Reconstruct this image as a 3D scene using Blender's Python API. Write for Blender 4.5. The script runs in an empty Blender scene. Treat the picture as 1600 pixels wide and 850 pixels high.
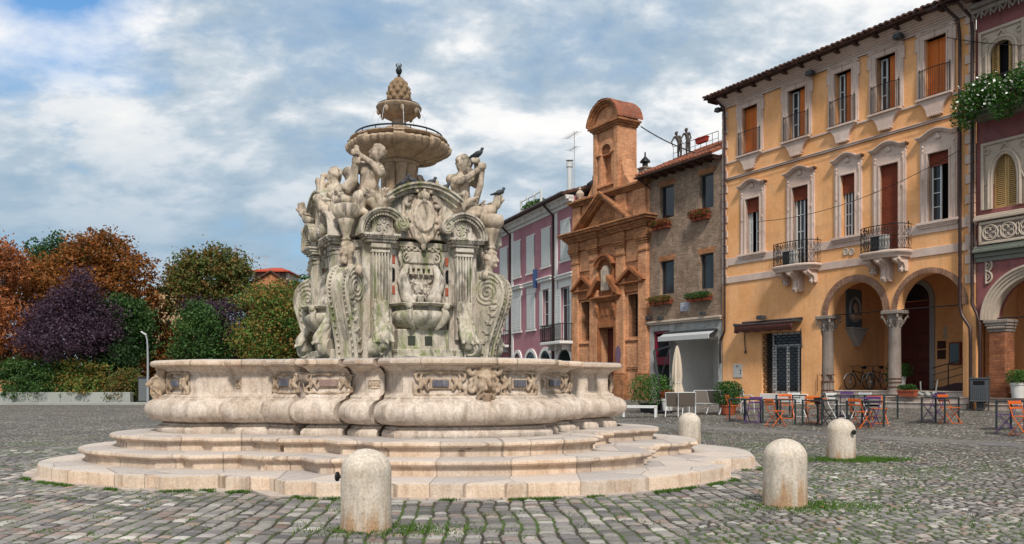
import bpy, math, random
import numpy as np
from mathutils import Matrix, Vector
SC = bpy.context.scene
COL = SC.collection
PI = math.pi
R = math.radians
rng = np.random.default_rng(7)
random.seed(7)

# ------------------------------------------------------------------ camera, sky, sun, exposure
EYE = 1.3
cam = bpy.data.cameras.new('camera')
cam.sensor_width = 36.0
cam.lens = 28.8
cam.shift_y = 173.0 / 1600.0
cam.clip_end = 3000
cam_o = bpy.data.objects.new('camera', cam)
cam_o.location = (0, 0, EYE)
cam_o.rotation_euler = (R(90), 0, 0)
COL.objects.link(cam_o)
SC.camera = cam_o

SUN_EL, SUN_AZ = R(46), R(173)          # azimuth clockwise from +Y: behind the camera, 
world = bpy.data.worlds.new('World')
SC.world = world
world.use_nodes = True


def nn(nt, typ, ins=None, **props):
    n = nt.nodes.new(typ)
    for k, v in props.items():
        setattr(n, k, v)
    for k, v in (ins or {}).items():
        s = n.inputs[k]
        if isinstance(v, bpy.types.NodeSocket):
            nt.links.new(v, s)
        else:
            s.default_value = v
    return n


def math_(nt, op, a, b=0.0, clamp=False):
    n = nt.nodes.new('ShaderNodeMath')
    n.operation = op
    n.use_clamp = clamp
    for i, v in enumerate((a, b)):
        if isinstance(v, bpy.types.NodeSocket):
            nt.links.new(v, n.inputs[i])
        else:
            n.inputs[i].default_value = v
    return n.outputs[0]


def ramp(nt, fac, stops):
    n = nt.nodes.new('ShaderNodeValToRGB')
    el = n.color_ramp.elements
    while len(el) < len(stops):
        el.new(0.5)
    for e, (p, c) in zip(el, stops):
        e.position = p
        e.color = (c, c, c, 1) if isinstance(c, (int, float)) else (*c, 1)
    nt.links.new(fac, n.inputs[0])
    return n.outputs[0]


def mixc(nt, fac, a, b, mode='MIX'):
    n = nt.nodes.new('ShaderNodeMix')
    n.data_type = 'RGBA'
    n.blend_type = mode
    for i, v in ((0, fac), (6, a), (7, b)):
        if isinstance(v, bpy.types.NodeSocket):
            nt.links.new(v, n.inputs[i])
        elif isinstance(v, (int, float)):
            n.inputs[i].default_value = v
        else:
            n.inputs[i].default_value = (*v, 1)
    return n.outputs[2]


def noise(nt, vec, scale, detail=4, rough=.55, dist=0.0, dim='3D'):
    n = nn(nt, 'ShaderNodeTexNoise', {'Scale': scale, 'Detail': detail, 'Roughness': rough, 'Distortion': dist}, noise_dimensions=dim)
    if vec is not None:
        nt.links.new(vec, n.inputs['Vector'])
    return n.outputs['Fac']


def vscale(nt, vec, s, loc=(0, 0, 0), rot=(0, 0, 0)):
    n = nn(nt, 'ShaderNodeMapping', {'Scale': s, 'Location': loc, 'Rotation': rot})
    nt.links.new(vec, n.inputs['Vector'])
    return n.outputs[0]


# sky: Nishita with a procedural cloud cover
wt = world.node_tree
wt.nodes.clear()
sky = nn(wt, 'ShaderNodeTexSky', sky_type='NISHITA', sun_disc=False, sun_elevation=SUN_EL, sun_rotation=SUN_AZ, air_density=1.2, dust_density=1.0, ozone_density=1.5)
tc = nn(wt, 'ShaderNodeTexCoord')
sep = nn(wt, 'ShaderNodeSeparateXYZ', {0: tc.outputs['Generated']})
zc = math_(wt, 'MAXIMUM', sep.outputs['Z'], 0.0)
den = math_(wt, 'ADD', zc, 0.38)
cx = math_(wt, 'DIVIDE', sep.outputs['X'], den)
cy = math_(wt, 'DIVIDE', sep.outputs['Y'], den)
cv = nn(wt, 'ShaderNodeCombineXYZ', {0: cx, 1: cy, 2: 0.0}).outputs[0]
rot = (0, 0, R(-16))
n_big = noise(wt, vscale(wt, cv, (1.0, 1.35, 1), (3.1, 0.6, 0), rot), 1.2, 6, .55, .3)
n_puff = noise(wt, vscale(wt, cv, (1.0, 1.35, 1), (7.3, 2.2, 0), rot), 3.3, 9, .58, .2)
n_det = noise(wt, vscale(wt, cv, (1.0, 1.4, 1), (1.3, 5.2, 0), rot), 9.0, 8, .60, .2)
# a clearer patch towards the upper left of the square
hole = nn(wt, 'ShaderNodeVectorMath', {0: tc.outputs['Generated'], 1: (-0.455, 0.80, 0.39)}, operation='DISTANCE').outputs['Value']
holem = ramp(wt, math_(wt, 'ADD', hole, math_(wt, 'MULTIPLY', math_(wt, 'SUBTRACT', n_puff, .5), .32)), [(0.05, 0.0), (0.15, 1.0)])
cover = math_(wt, 'MULTIPLY', ramp(wt, math_(wt, 'ADD', math_(wt, 'MULTIPLY', n_big, .6), math_(wt, 'MULTIPLY', n_puff, .4)), [(0.36, 0.55), (0.47, 1.0)]), holem)
shade = math_(wt, 'ADD', math_(wt, 'ADD', math_(wt, 'MULTIPLY', n_big, .36), math_(wt, 'MULTIPLY', n_puff, .44)), math_(wt, 'MULTIPLY', n_det, .20))
lit = ramp(wt, shade, [(0.39, (0.235, 0.325, 0.42)), (0.46, (0.33, 0.41, 0.485)), (0.50, (0.47, 0.525, 0.575)), (0.54, (0.70, 0.705, 0.71)), (0.60, (0.82, 0.795, 0.76))])
low = ramp(wt, math_(wt, 'ADD', sep.outputs['Z'], math_(wt, 'MULTIPLY', sep.outputs['X'], .07)), [(0.0, 1.0), (0.13, 0.95), (0.30, 0.0)])
lit2 = mixc(wt, math_(wt, 'MULTIPLY', low, .78), lit, (0.225, 0.335, 0.44))
skyc = nn(wt, 'ShaderNodeVectorMath', {0: sky.outputs[0], 1: (0.070, 0.105, 0.130)}, operation='MULTIPLY').outputs[0]
allc = mixc(wt, cover, skyc, nn(wt, 'ShaderNodeVectorMath', {0: lit2, 1: (1.0, 1.0, 1.0)}, operation='MULTIPLY').outputs[0])
bg = nn(wt, 'ShaderNodeBackground', {'Color': allc, 'Strength': 1.0})
wo = nn(wt, 'ShaderNodeOutputWorld', {0: bg.outputs[0]})

sun = bpy.data.lights.new('sun', 'SUN')
sun.energy = 2.6
sun.angle = R(8)
sun.color = (1.0, .95, .87)
sun_o = bpy.data.objects.new('sun', sun)
d_sun = Vector((math.sin(SUN_AZ) * math.cos(SUN_EL), math.cos(SUN_AZ) * math.cos(SUN_EL), math.sin(SUN_EL)))
sun_o.rotation_euler = d_sun.to_track_quat('Z', 'Y').to_euler()
sun_o.location = d_sun * 60
COL.objects.link(sun_o)

SC.view_settings.view_transform = 'Standard'
SC.view_settings.look = 'None'
SC.view_settings.gamma = 1
SC.view_settings.use_curve_mapping = False
SC.view_settings.exposure = 0.42
SC.cycles.max_bounces = 6
SC.cycles.diffuse_bounces = 3
SC.cycles.use_denoising = True


# ------------------------------------------------------------------ helpers
def lin(h, k=1.0):
    h = h.lstrip('#')
    o = []
    for i in (0, 2, 4):
        c = int(h[i:i + 2], 16) / 255
        o.append((c / 12.92 if c <= .04045 else ((c + .055) / 1.055) ** 2.4) * k)
    return tuple(o)


SPLIT = set('quoin downpipe wall_panel basin_strap pedestal_opening scroll_console pilaster_base marble_square cable rafter attic_pier gutter_pipe white_strip roof_post room gable_pilaster string_course pane water_jet stretcher meter_lock shutter oval_plaque metal_ring brick_pier awning_arm arch_glazing bowl_strap glazing_bar window_trim brick_lintel tie_rod rail frieze_back moulding handrail elements iron_band'.split())


class MB:
    """collects verts and faces of one mesh"""
    def __init__(s, T=None):
        s.v, s.f, s.T, s.n = [], [], T, 0

    def add(s, vs, fs):
        vs = np.asarray(vs, float).reshape(-1, 3)
        if s.T is not None:
            vs = s.T(vs)
        s.v.append(vs)
        b = s.n
        s.f += [tuple(int(i) + b for i in f) for f in fs]
        s.n += len(vs)
        return s

    def box(s, a, b):
        x0, y0, z0 = a
        x1, y1, z1 = b
        return s.add([(x0, y0, z0), (x1, y0, z0), (x1, y1, z0), (x0, y1, z0), (x0, y0, z1), (x1, y0, z1), (x1, y1, z1), (x0, y1, z1)],
                     [(0, 3, 2, 1), (4, 5, 6, 7), (0, 1, 5, 4), (1, 2, 6, 5), (2, 3, 7, 6), (3, 0, 4, 7)])

    def bbox(s, a, b, c=.01):
        """box with chamfered edges"""
        a, b = np.minimum(a, b), np.maximum(a, b)
        c = min(c, *(np.array(b) - np.array(a)) * .45)
        vs, idx = [], {}
        for i in range(8):
            p = [(b if i >> k & 1 else a)[k] for k in range(3)]
            for k in range(3):
                q = list(p)
                for m in range(3):
                    if m != k:
                        q[m] += -c if i >> m & 1 else c
                idx[i, k] = len(vs)
                vs.append(q)
        fs = []
        for k in range(3):
            for sd in (0, 1):
                m, n = (k + 1) % 3, (k + 2) % 3
                cs = [(0, 0), (1, 0), (1, 1), (0, 1)]
                f = [idx[(sd << k) | (u << m) | (w << n), k] for u, w in cs]
                fs.append(f if sd else f[::-1])
            m, n = (k + 1) % 3, (k + 2) % 3
            for u in (0, 1):
                for w in (0, 1):
                    i0 = (u << m) | (w << n)
                    i1 = i0 | (1 << k)
                    f = [idx[i0, m], idx[i1, m], idx[i1, n], idx[i0, n]]
                    fs.append(f if u == w else f[::-1])
        for i in range(8):
            f = [idx[i, 0], idx[i, 1], idx[i, 2]]
            par = bin(i).count('1') % 2
            fs.append(f if par else f[::-1])
        return s.add(vs, fs)

    def tube(s, pts, r, n=6, closed=False, caps=True):
        P = np.asarray(pts, float)
        m = len(P)
        r = np.full(m, r) if np.isscalar(r) else np.asarray(r, float)
        if closed:
            t = np.roll(P, -1, 0) - np.roll(P, 1, 0)
        else:
            t = np.gradient(P, axis=0)
        t /= np.linalg.norm(t, axis=1)[:, None] + 1e-12
        up = np.array([0, 0, 1.]) if abs(t[0, 2]) < .9 else np.array([1., 0, 0])
        vs = []
        nrm = np.cross(up, t[0])
        nrm /= np.linalg.norm(nrm)
        for i in range(m):
            nrm = nrm - t[i] * nrm.dot(t[i])
            nrm /= np.linalg.norm(nrm) + 1e-12
            bn = np.cross(t[i], nrm)
            for k in range(n):
                a = 2 * PI * k / n
                vs.append(P[i] + r[i] * (math.cos(a) * nrm + math.sin(a) * bn))
        fs = []
        for i in range(m if closed else m - 1):
            j = (i + 1) % m
            for k in range(n):
                fs.append((i * n + k, i * n + (k + 1) % n, j * n + (k + 1) % n, j * n + k))
        if caps and not closed:
            fs.append(tuple(range(n))[::-1])
            fs.append(tuple((m - 1) * n + k for k in range(n)))
        return s.add(vs, fs)

    def bar(s, p, q, w, h=None):
        """square bar between two points"""
        h = h or w
        p, q = np.array(p, float), np.array(q, float)
        t = (q - p) / np.linalg.norm(q - p)
        up = np.array([0, 0, 1.]) if abs(t[2]) < .95 else np.array([0, 1., 0])
        a = np.cross(up, t)
        a /= np.linalg.norm(a)
        b = np.cross(t, a)
        vs = [e + a * (w / 2) * i + b * (h / 2) * j for e in (p, q) for i, j in ((-1, -1), (1, -1), (1, 1), (-1, 1))]
        return s.add(vs, [(3, 2, 1, 0), (4, 5, 6, 7), (0, 1, 5, 4), (1, 2, 6, 5), (2, 3, 7, 6), (3, 0, 4, 7)])

    def lathe(s, prof, n=24, c=(0, 0, 0), a0=0., a1=2 * PI, fn=None, caps=True):
        full = abs(a1 - a0 - 2 * PI) < 1e-6
        k = n if full else n + 1
        vs = []
        for r, z in prof:
            for i in range(k):
                a = a0 + (a1 - a0) * i / n
                rr = r if fn is None else fn(r, z, a)
                vs.append((c[0] + rr * math.cos(a), c[1] + rr * math.sin(a), c[2] + z))
        fs = []
        for j in range(len(prof) - 1):
            for i in range(n):
                i2 = (i + 1) % k
                fs.append((j * k + i, j * k + i2, (j + 1) * k + i2, (j + 1) * k + i))
        if caps:
            if prof[0][0] > 1e-4 and full:
                fs.append(tuple(range(k))[::-1])
            if prof[-1][0] > 1e-4 and full:
                fs.append(tuple((len(prof) - 1) * k + i for i in range(k)))
        return s.add(vs, fs)

    def prism(s, poly, y0, y1):
        """extrude a polygon given in x,z along y"""
        n = len(poly)
        vs = [(x, y0, z) for x, z in poly] + [(x, y1, z) for x, z in poly]
        ar = sum(poly[i][0] * poly[(i + 1) % n][1] - poly[(i + 1) % n][0] * poly[i][1] for i in range(n))
        fs = [tuple(range(n)), tuple(range(2 * n - 1, n - 1, -1))] + [(i, i + n, (i + 1) % n + n, (i + 1) % n) for i in range(n)]
        if ar < 0:
            fs = [f[::-1] for f in fs]
        return s.add(vs, fs)

    def ring(s, cx, cz, r0, r1, y0, y1, a0=0., a1=PI, n=24):
        """arched band in the x,z plane, from y0 to y1"""
        vs, fs = [], []
        for i in range(n + 1):
            a = a0 + (a1 - a0) * i / n
            ca, sa = math.cos(a), math.sin(a)
            vs += [(cx + r0 * ca, y0, cz + r0 * sa), (cx + r1 * ca, y0, cz + r1 * sa), (cx + r1 * ca, y1, cz + r1 * sa), (cx + r0 * ca, y1, cz + r0 * sa)]
        for i in range(n):
            for k in range(4):
                a, b = 4 * i + k, 4 * i + (k + 1) % 4
                fs.append((a, a + 4, b + 4, b)[::-1])
        fs += [(0, 1, 2, 3)[::-1], (4 * n, 4 * n + 1, 4 * n + 2, 4 * n + 3)]
        return s.add(vs, fs)

    def wall(s, x0, x1, z0, z1, holes=(), y=0., reveal=.25, back=True):
        """a wall facing -y with rectangular openings and their reveals"""
        xs = sorted({x0, x1, *[h[0] for h in holes], *[h[1] for h in holes]})
        zs = sorted({z0, z1, *[h[2] for h in holes], *[h[3] for h in holes]})
        xs = [x for x in xs if x0 <= x <= x1]
        zs = [z for z in zs if z0 <= z <= z1]
        for i in range(len(xs) - 1):
            for j in range(len(zs) - 1):
                mx, mz = (xs[i] + xs[i + 1]) / 2, (zs[j] + zs[j + 1]) / 2
                if any(h[0] < mx < h[1] and h[2] < mz < h[3] for h in holes):
                    continue
                s.add([(xs[i], y, zs[j]), (xs[i + 1], y, zs[j]), (xs[i + 1], y, zs[j + 1]), (xs[i], y, zs[j + 1])], [(0, 1, 2, 3)])
        for a, b, c, d in holes:
            r = y + reveal
            s.add([(a, y, c), (b, y, c), (b, y, d), (a, y, d), (a, r, c), (b, r, c), (b, r, d), (a, r, d)],
                  [(0, 4, 5, 1), (1, 5, 6, 2), (2, 6, 7, 3), (3, 7, 4, 0)])
        return s

    def pieces(s):
        """separate builders for the pieces of this mesh that do not touch each other"""
        V = np.concatenate(s.v)
        p = list(range(len(V)))
        def find(i):
            while p[i] != i:
                p[i] = p[p[i]]
                i = p[i]
            return i
        for f in s.f:
            a = find(f[0])
            for i in f[1:]:
                p[find(i)] = a
        r = np.array([find(i) for i in range(len(V))])
        ids = np.unique(r)
        bx = [[V[r == i].min(0) - .012, V[r == i].max(0) + .012, {i}] for i in ids]
        k = True
        while k:
            k = False
            for i in range(len(bx)):
                for j in range(len(bx) - 1, i, -1):
                    if (bx[i][0] <= bx[j][1]).all() and (bx[j][0] <= bx[i][1]).all():
                        bx[i] = [np.minimum(bx[i][0], bx[j][0]), np.maximum(bx[i][1], bx[j][1]), bx[i][2] | bx[j][2]]
                        del bx[j]
                        k = True
        out = []
        for _, _, st in bx:
            sel = np.isin(r, list(st))
            new = np.cumsum(sel) - 1
            q = MB()
            q.add(V[sel], [tuple(new[list(f)]) for f in s.f if sel[f[0]]])
            out.append(q)
        return out

    def build(s, name, m, parent=None, smooth=35, flip=False):
        if name in SPLIT and flip is False:
            return [q.build(name, m, parent, smooth, None) for q in s.pieces()][0]
        me = bpy.data.meshes.new(name)
        V = np.concatenate(s.v)
        me.from_pydata(V.tolist(), [], s.f)
        if smooth:
            me.polygons.foreach_set('use_smooth', np.ones(len(me.polygons), bool))
            me.set_sharp_from_angle(angle=R(smooth))
        if m:
            me.materials.append(m)
        me.update()
        o = bpy.data.objects.new(name, me)
        COL.objects.link(o)
        if parent:
            o.parent = parent
        return o


def np_mesh(name, V, F, m, parent=None, smooth=False):
    """fast mesh from a vertex array and an (n,4) or (n,3) index array"""
    me = bpy.data.meshes.new(name)
    V = np.asarray(V, np.float32)
    F = np.asarray(F, np.int32)
    me.vertices.add(len(V))
    me.vertices.foreach_set('co', V.ravel())
    me.loops.add(F.size)
    me.loops.foreach_set('vertex_index', F.ravel())
    me.polygons.add(len(F))
    me.polygons.foreach_set('loop_start', np.arange(0, F.size, F.shape[1], dtype=np.int32))
    me.update(calc_edges=True)
    if smooth:
        me.polygons.foreach_set('use_smooth', np.ones(len(F), bool))
    me.materials.append(m)
    o = bpy.data.objects.new(name, me)
    COL.objects.link(o)
    if parent:
        o.parent = parent
    return o


def tag(o, label=None, cat=None, group=None, kind=None):
    if label: o['label'] = label
    if cat: o['category'] = cat
    if group: o['group'] = group
    if kind: o['kind'] = kind
    return o


def empty(name, loc, rz=0., label=None, cat=None, group=None):
    o = bpy.data.objects.new(name, None)
    o.location = loc
    o.rotation_euler = (0, 0, rz)
    o.empty_display_size = .2
    COL.objects.link(o)
    return tag(o, label, cat, group)


def dup(root, loc=None, rz=None, label=None, group=None):
    def cp(o, par):
        c = o.copy()
        COL.objects.link(c)
        c.parent = par
        for ch in o.children:
            cp(ch, c)
        return c
    r = cp(root, None)
    if loc is not None: r.location = loc
    if rz is not None: r.rotation_euler = (0, 0, rz)
    return tag(r, label, None, group)


# ------------------------------------------------------------------ sculpting: smooth unions of rounded limbs, meshed by surface nets
def sculpt(prims, h=.02, k=.03, pad=.05, fn=None):
    lo, hi = np.full(3, 1e9), np.full(3, -1e9)
    for p in prims:
        if p[0] == 'c':
            for q, r in ((p[1], p[3]), (p[2], p[4])):
                lo = np.minimum(lo, np.array(q) - r); hi = np.maximum(hi, np.array(q) + r)
        elif p[0] in 'eb':
            m = max(p[2]) if len(p) > 3 and p[3] is not None else np.array(p[2])
            lo = np.minimum(lo, np.array(p[1]) - m); hi = np.maximum(hi, np.array(p[1]) + m)
    lo -= pad; hi += pad
    n = np.ceil((hi - lo) / h).astype(int) + 1
    g = np.stack(np.meshgrid(*[lo[i] + h * np.arange(n[i], dtype=np.float32) for i in range(3)], indexing='ij'), -1).astype(np.float32)
    F = np.full(g.shape[:3], 10., np.float32)
    for p in prims:
        if p[0] in 'cC':
            a, b = np.array(p[1], np.float32), np.array(p[2], np.float32)
            ba = b - a
            t = np.clip(((g - a) @ ba) / max(float(ba @ ba), 1e-9), 0, 1)
            d = np.linalg.norm(g - a - t[..., None] * ba, axis=-1) - (p[3] + (p[4] - p[3]) * t)
        elif p[0] in 'eE':
            q = g - np.array(p[1], np.float32)
            if len(p) > 3 and p[3] is not None:
                q = q @ np.array(p[3], np.float32)
            rr = np.array(p[2], np.float32)
            k0 = np.linalg.norm(q / rr, axis=-1)
            k1 = np.linalg.norm(q / (rr * rr), axis=-1) + 1e-9
            d = k0 * (k0 - 1) / k1
        else:
            q = g - np.array(p[1], np.float32)
            if len(p) > 3 and p[3] is not None:
                q = q @ np.array(p[3], np.float32)
            q = np.abs(q) - np.array(p[2], np.float32) + .01
            d = np.linalg.norm(np.maximum(q, 0), axis=-1) + np.minimum(q.max(-1), 0) - .01
        if p[0].isupper():                       # carved away
            hh = np.clip(.5 - .5 * (F + d) / (k * .5), 0, 1)
            F = F * (1 - hh) - d * hh + k * .5 * hh * (1 - hh)
        else:
            hh = np.clip(.5 + .5 * (F - d) / k, 0, 1)
            F = F * (1 - hh) + d * hh - k * hh * (1 - hh)
    if fn is not None:
        F = fn(F, g)
    s = F < 0
    c = sum(s[i:n[0] - 1 + i, j:n[1] - 1 + j, l:n[2] - 1 + l].astype(np.int8) for i in (0, 1) for j in (0, 1) for l in (0, 1))
    act = (c > 0) & (c < 8)
    idx = np.full(act.shape, -1, np.int64)
    A = np.argwhere(act)
    idx[act] = np.arange(len(A))
    acc = np.zeros((len(A), 3)); cnt = np.zeros(len(A))
    cor = [(i, j, l) for i in (0, 1) for j in (0, 1) for l in (0, 1)]
    for a in cor:
        for ax in range(3):
            if a[ax]: continue
            b = list(a); b[ax] = 1
            fa = F[tuple((A + a).T)]; fb = F[tuple((A + b).T)]
            m = (fa < 0) != (fb < 0)
            t = np.where(m, fa / np.where(m, fa - fb, 1), 0)
            pt = np.tile(np.array(a, float), (len(A), 1)); pt[:, ax] += t
            acc[m] += pt[m]; cnt[m] += 1
    V = lo + h * (A + acc / cnt[:, None])
    Q = []
    for ax in range(3):
        u, w = (ax + 1) % 3, (ax + 2) % 3
        sl0 = [slice(None)] * 3; sl1 = [slice(None)] * 3
        sl0[ax] = slice(0, -1); sl1[ax] = slice(1, None)
        m = s[tuple(sl0)] != s[tuple(sl1)]
        E_ = np.argwhere(m)
        E_ = E_[(E_[:, u] > 0) & (E_[:, w] > 0) & (E_[:, u] < n[u] - 1) & (E_[:, w] < n[w] - 1)]
        if not len(E_): continue
        o = np.zeros(3, int); du = o.copy(); du[u] = 1; dw = o.copy(); dw[w] = 1
        q = np.stack([idx[tuple((E_ - du - dw).T)], idx[tuple((E_ - dw).T)], idx[tuple(E_.T)], idx[tuple((E_ - du).T)]], 1)
        fl = ~s[tuple(E_.T)]
        q[fl] = q[fl][:, ::-1]
        Q.append(q)
    return V, np.concatenate(Q)


def place(VF, loc=(0, 0, 0), rz=0., sc=1.0, mirror=False):
    V, Q = VF
    V = V * sc
    if mirror:
        V = V * np.array([-1, 1, 1]); Q = Q[:, ::-1]
    c, s = math.cos(rz), math.sin(rz)
    return V @ np.array([[c, s, 0], [-s, c, 0], [0, 0, 1]]) + np.array(loc), Q


# ------------------------------------------------------------------ materials
def new_mat(name, rough=.8, metal=0., spec=.4):
    m = bpy.data.materials.new(name)
    m.use_nodes = True
    nt = m.node_tree
    b = nt.nodes['Principled BSDF']
    b.inputs['Roughness'].default_value = rough
    b.inputs['Metallic'].default_value = metal
    b.inputs['Specular IOR Level'].default_value = spec
    return m, nt, b


def bump(nt, b, height, strength, dist):
    n = nn(nt, 'ShaderNodeBump', {'Height': height, 'Strength': strength, 'Distance': dist})
    nt.links.new(n.outputs[0], b.inputs['Normal'])
    return n


def plain(name, c, rough=.6, metal=0., var=.12, scale=8., spec=.4):
    m, nt, b = new_mat(name, rough, metal, spec)
    tcn = nn(nt, 'ShaderNodeTexCoord').outputs['Object']
    f = noise(nt, tcn, scale, 5, .6)
    col = mixc(nt, f, tuple(x * (1 - var * 1.6) for x in c), tuple(min(1, x * (1 + var * 1.4)) for x in c))
    nt.links.new(col, b.inputs['Base Color'])
    return m


def stone(name, c1, c2, stain=(.16, .10, .06), stain_a=.5, moss=None, moss_a=0., dirt=None, dirt_a=0., grain=.15, bs=.35, bd=.012, crack=True, rough=.85, top=None, top_a=.0, joint=0., rust=0.):
    m, nt, b = new_mat(name, rough, 0, .25)
    P = nn(nt, 'ShaderNodeNewGeometry')
    pos = P.outputs['Position']
    big = noise(nt, pos, 1.7, 6, .6, .6)
    col = mixc(nt, ramp(nt, big, [(.32, 0.), (.68, 1.)]), c1, c2)
    streak = noise(nt, vscale(nt, pos, (5.5, 5.5, .7)), 1.6, 6, .62, .3)
    if stain_a:
        f = math_(nt, 'MULTIPLY', ramp(nt, streak, [(.50, 0.), (.74, 1.)]), stain_a)
        col = mixc(nt, f, col, stain)
        pat = noise(nt, pos, 4.2, 8, .66, .8)
        f = math_(nt, 'MULTIPLY', ramp(nt, pat, [(.52, 0.), (.72, 1.)]), stain_a * .8)
        col = mixc(nt, f, col, tuple(x * 1.5 for x in stain))
    if dirt:
        dn = noise(nt, vscale(nt, pos, (3.2, 3.2, 1.0), (4, 7, 1)), 2.2, 8, .66, .7)
        f = math_(nt, 'MULTIPLY', ramp(nt, dn, [(.475, 0.), (.61, 1.)]), dirt_a)
        col = mixc(nt, f, col, dirt)
    if top:
        sz = nn(nt, 'ShaderNodeSeparateXYZ', {0: P.outputs['Normal']}).outputs['Z']
        col = mixc(nt, math_(nt, 'MULTIPLY', ramp(nt, sz, [(.75, 0.), (.95, 1.)]), top_a), col, top)
    if moss:
        mn = noise(nt, vscale(nt, pos, (4.5, 4.5, .9), (9, 2, 3)), 1.5, 8, .68, .5)
        f = math_(nt, 'MULTIPLY', ramp(nt, mn, [(.52, 0.), (.68, 1.)]), moss_a)
        mcol = mixc(nt, noise(nt, pos, 14, 3), tuple(x * .55 for x in moss), tuple(x * 1.5 for x in moss))
        col = mixc(nt, f, col, mcol)
    if rust:                                  # rusty run-off stains low on the stone
        pz = nn(nt, 'ShaderNodeSeparateXYZ', {0: pos}).outputs['Z']
        sn = noise(nt, vscale(nt, pos, (7, 7, .8), (2, 5, 0)), 1.3, 5, .6, .3)
        f = ramp(nt, math_(nt, 'ADD', sn, math_(nt, 'MULTIPLY', math_(nt, 'SUBTRACT', .28, pz), .75)), [(.56, 0.), (.74, 1.)])
        col = mixc(nt, math_(nt, 'MULTIPLY', f, rust), col, (.40, .21, .085))
    if joint:
        jv = nn(nt, 'ShaderNodeTexVoronoi', {'Vector': nn(nt, 'ShaderNodeVectorMath', {0: pos, 1: (1, 1, 0)}, operation='MULTIPLY').outputs[0], 'Scale': joint, 'Randomness': .8}, feature='DISTANCE_TO_EDGE')
        jm = ramp(nt, jv.outputs[0], [(.004, 1.), (.010, 0.)])
        jf = nn(nt, 'ShaderNodeTexVoronoi', {'Vector': nn(nt, 'ShaderNodeVectorMath', {0: pos, 1: (1, 1, 0)}, operation='MULTIPLY').outputs[0], 'Scale': joint, 'Randomness': .8}, feature='F1')
        jr = nn(nt, 'ShaderNodeSeparateColor', {0: jf.outputs['Color']})
        col = mixc(nt, 1.0, col, ramp(nt, jr.outputs[0], [(0., (.80, .80, .82)), (.5, (.98, .97, .95)), (1., (1.10, 1.05, 1.0))]), 'MULTIPLY')
        col = mixc(nt, math_(nt, 'MULTIPLY', jm, .55), col, (.10, .07, .05))
    gr = noise(nt, pos, 38, 6, .7)
    col = mixc(nt, 1.0, col, ramp(nt, gr, [(.25, 1 - grain * 2.2), (.75, 1 + grain)]), 'MULTIPLY')
    nt.links.new(col, b.inputs['Base Color'])
    h = math_(nt, 'ADD', noise(nt, pos, 22, 8, .68), math_(nt, 'MULTIPLY', noise(nt, pos, 6, 5, .6), 1.2))
    if crack:
        vo = nn(nt, 'ShaderNodeTexVoronoi', {'Vector': vscale(nt, pos, (1, 1, 1)), 'Scale': 7.0}, feature='DISTANCE_TO_EDGE')
        h = math_(nt, 'ADD', h, ramp(nt, vo.outputs[0], [(0., -.15), (.03, 0.)]))
    bump(nt, b, h, bs, bd)
    return m


def plaster(name, c, c2=None, stain=(.2, .12, .08), stain_a=.25, rough=.9, bs=.2):
    m, nt, b = new_mat(name, rough, 0, .2)
    pos = nn(nt, 'ShaderNodeNewGeometry').outputs['Position']
    c2 = c2 or tuple(x * .82 for x in c)
    col = mixc(nt, ramp(nt, noise(nt, pos, .55, 7, .62, .4), [(.34, 0.), (.66, 1.)]), c2, c)
    st = noise(nt, vscale(nt, pos, (3.0, 3.0, .35)), 1.3, 7, .62, .2)
    col = mixc(nt, math_(nt, 'MULTIPLY', ramp(nt, st, [(.54, 0.), (.76, 1.)]), stain_a), col, stain)
    pt = ramp(nt, noise(nt, vscale(nt, pos, (1, 1, .8), (5, 3, 8)), .9, 7, .6, .8), [(.575, 0.), (.60, 1.)])
    col = mixc(nt, math_(nt, 'MULTIPLY', pt, .22), col, tuple(min(1, x * .62 + .10) for x in c))
    col = mixc(nt, 1.0, col, ramp(nt, noise(nt, pos, 9, 6, .65), [(.3, .9), (.7, 1.08)]), 'MULTIPLY')
    nt.links.new(col, b.inputs['Base Color'])
    bump(nt, b, noise(nt, pos, 13, 8, .65), bs, .01)
    return m


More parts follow.
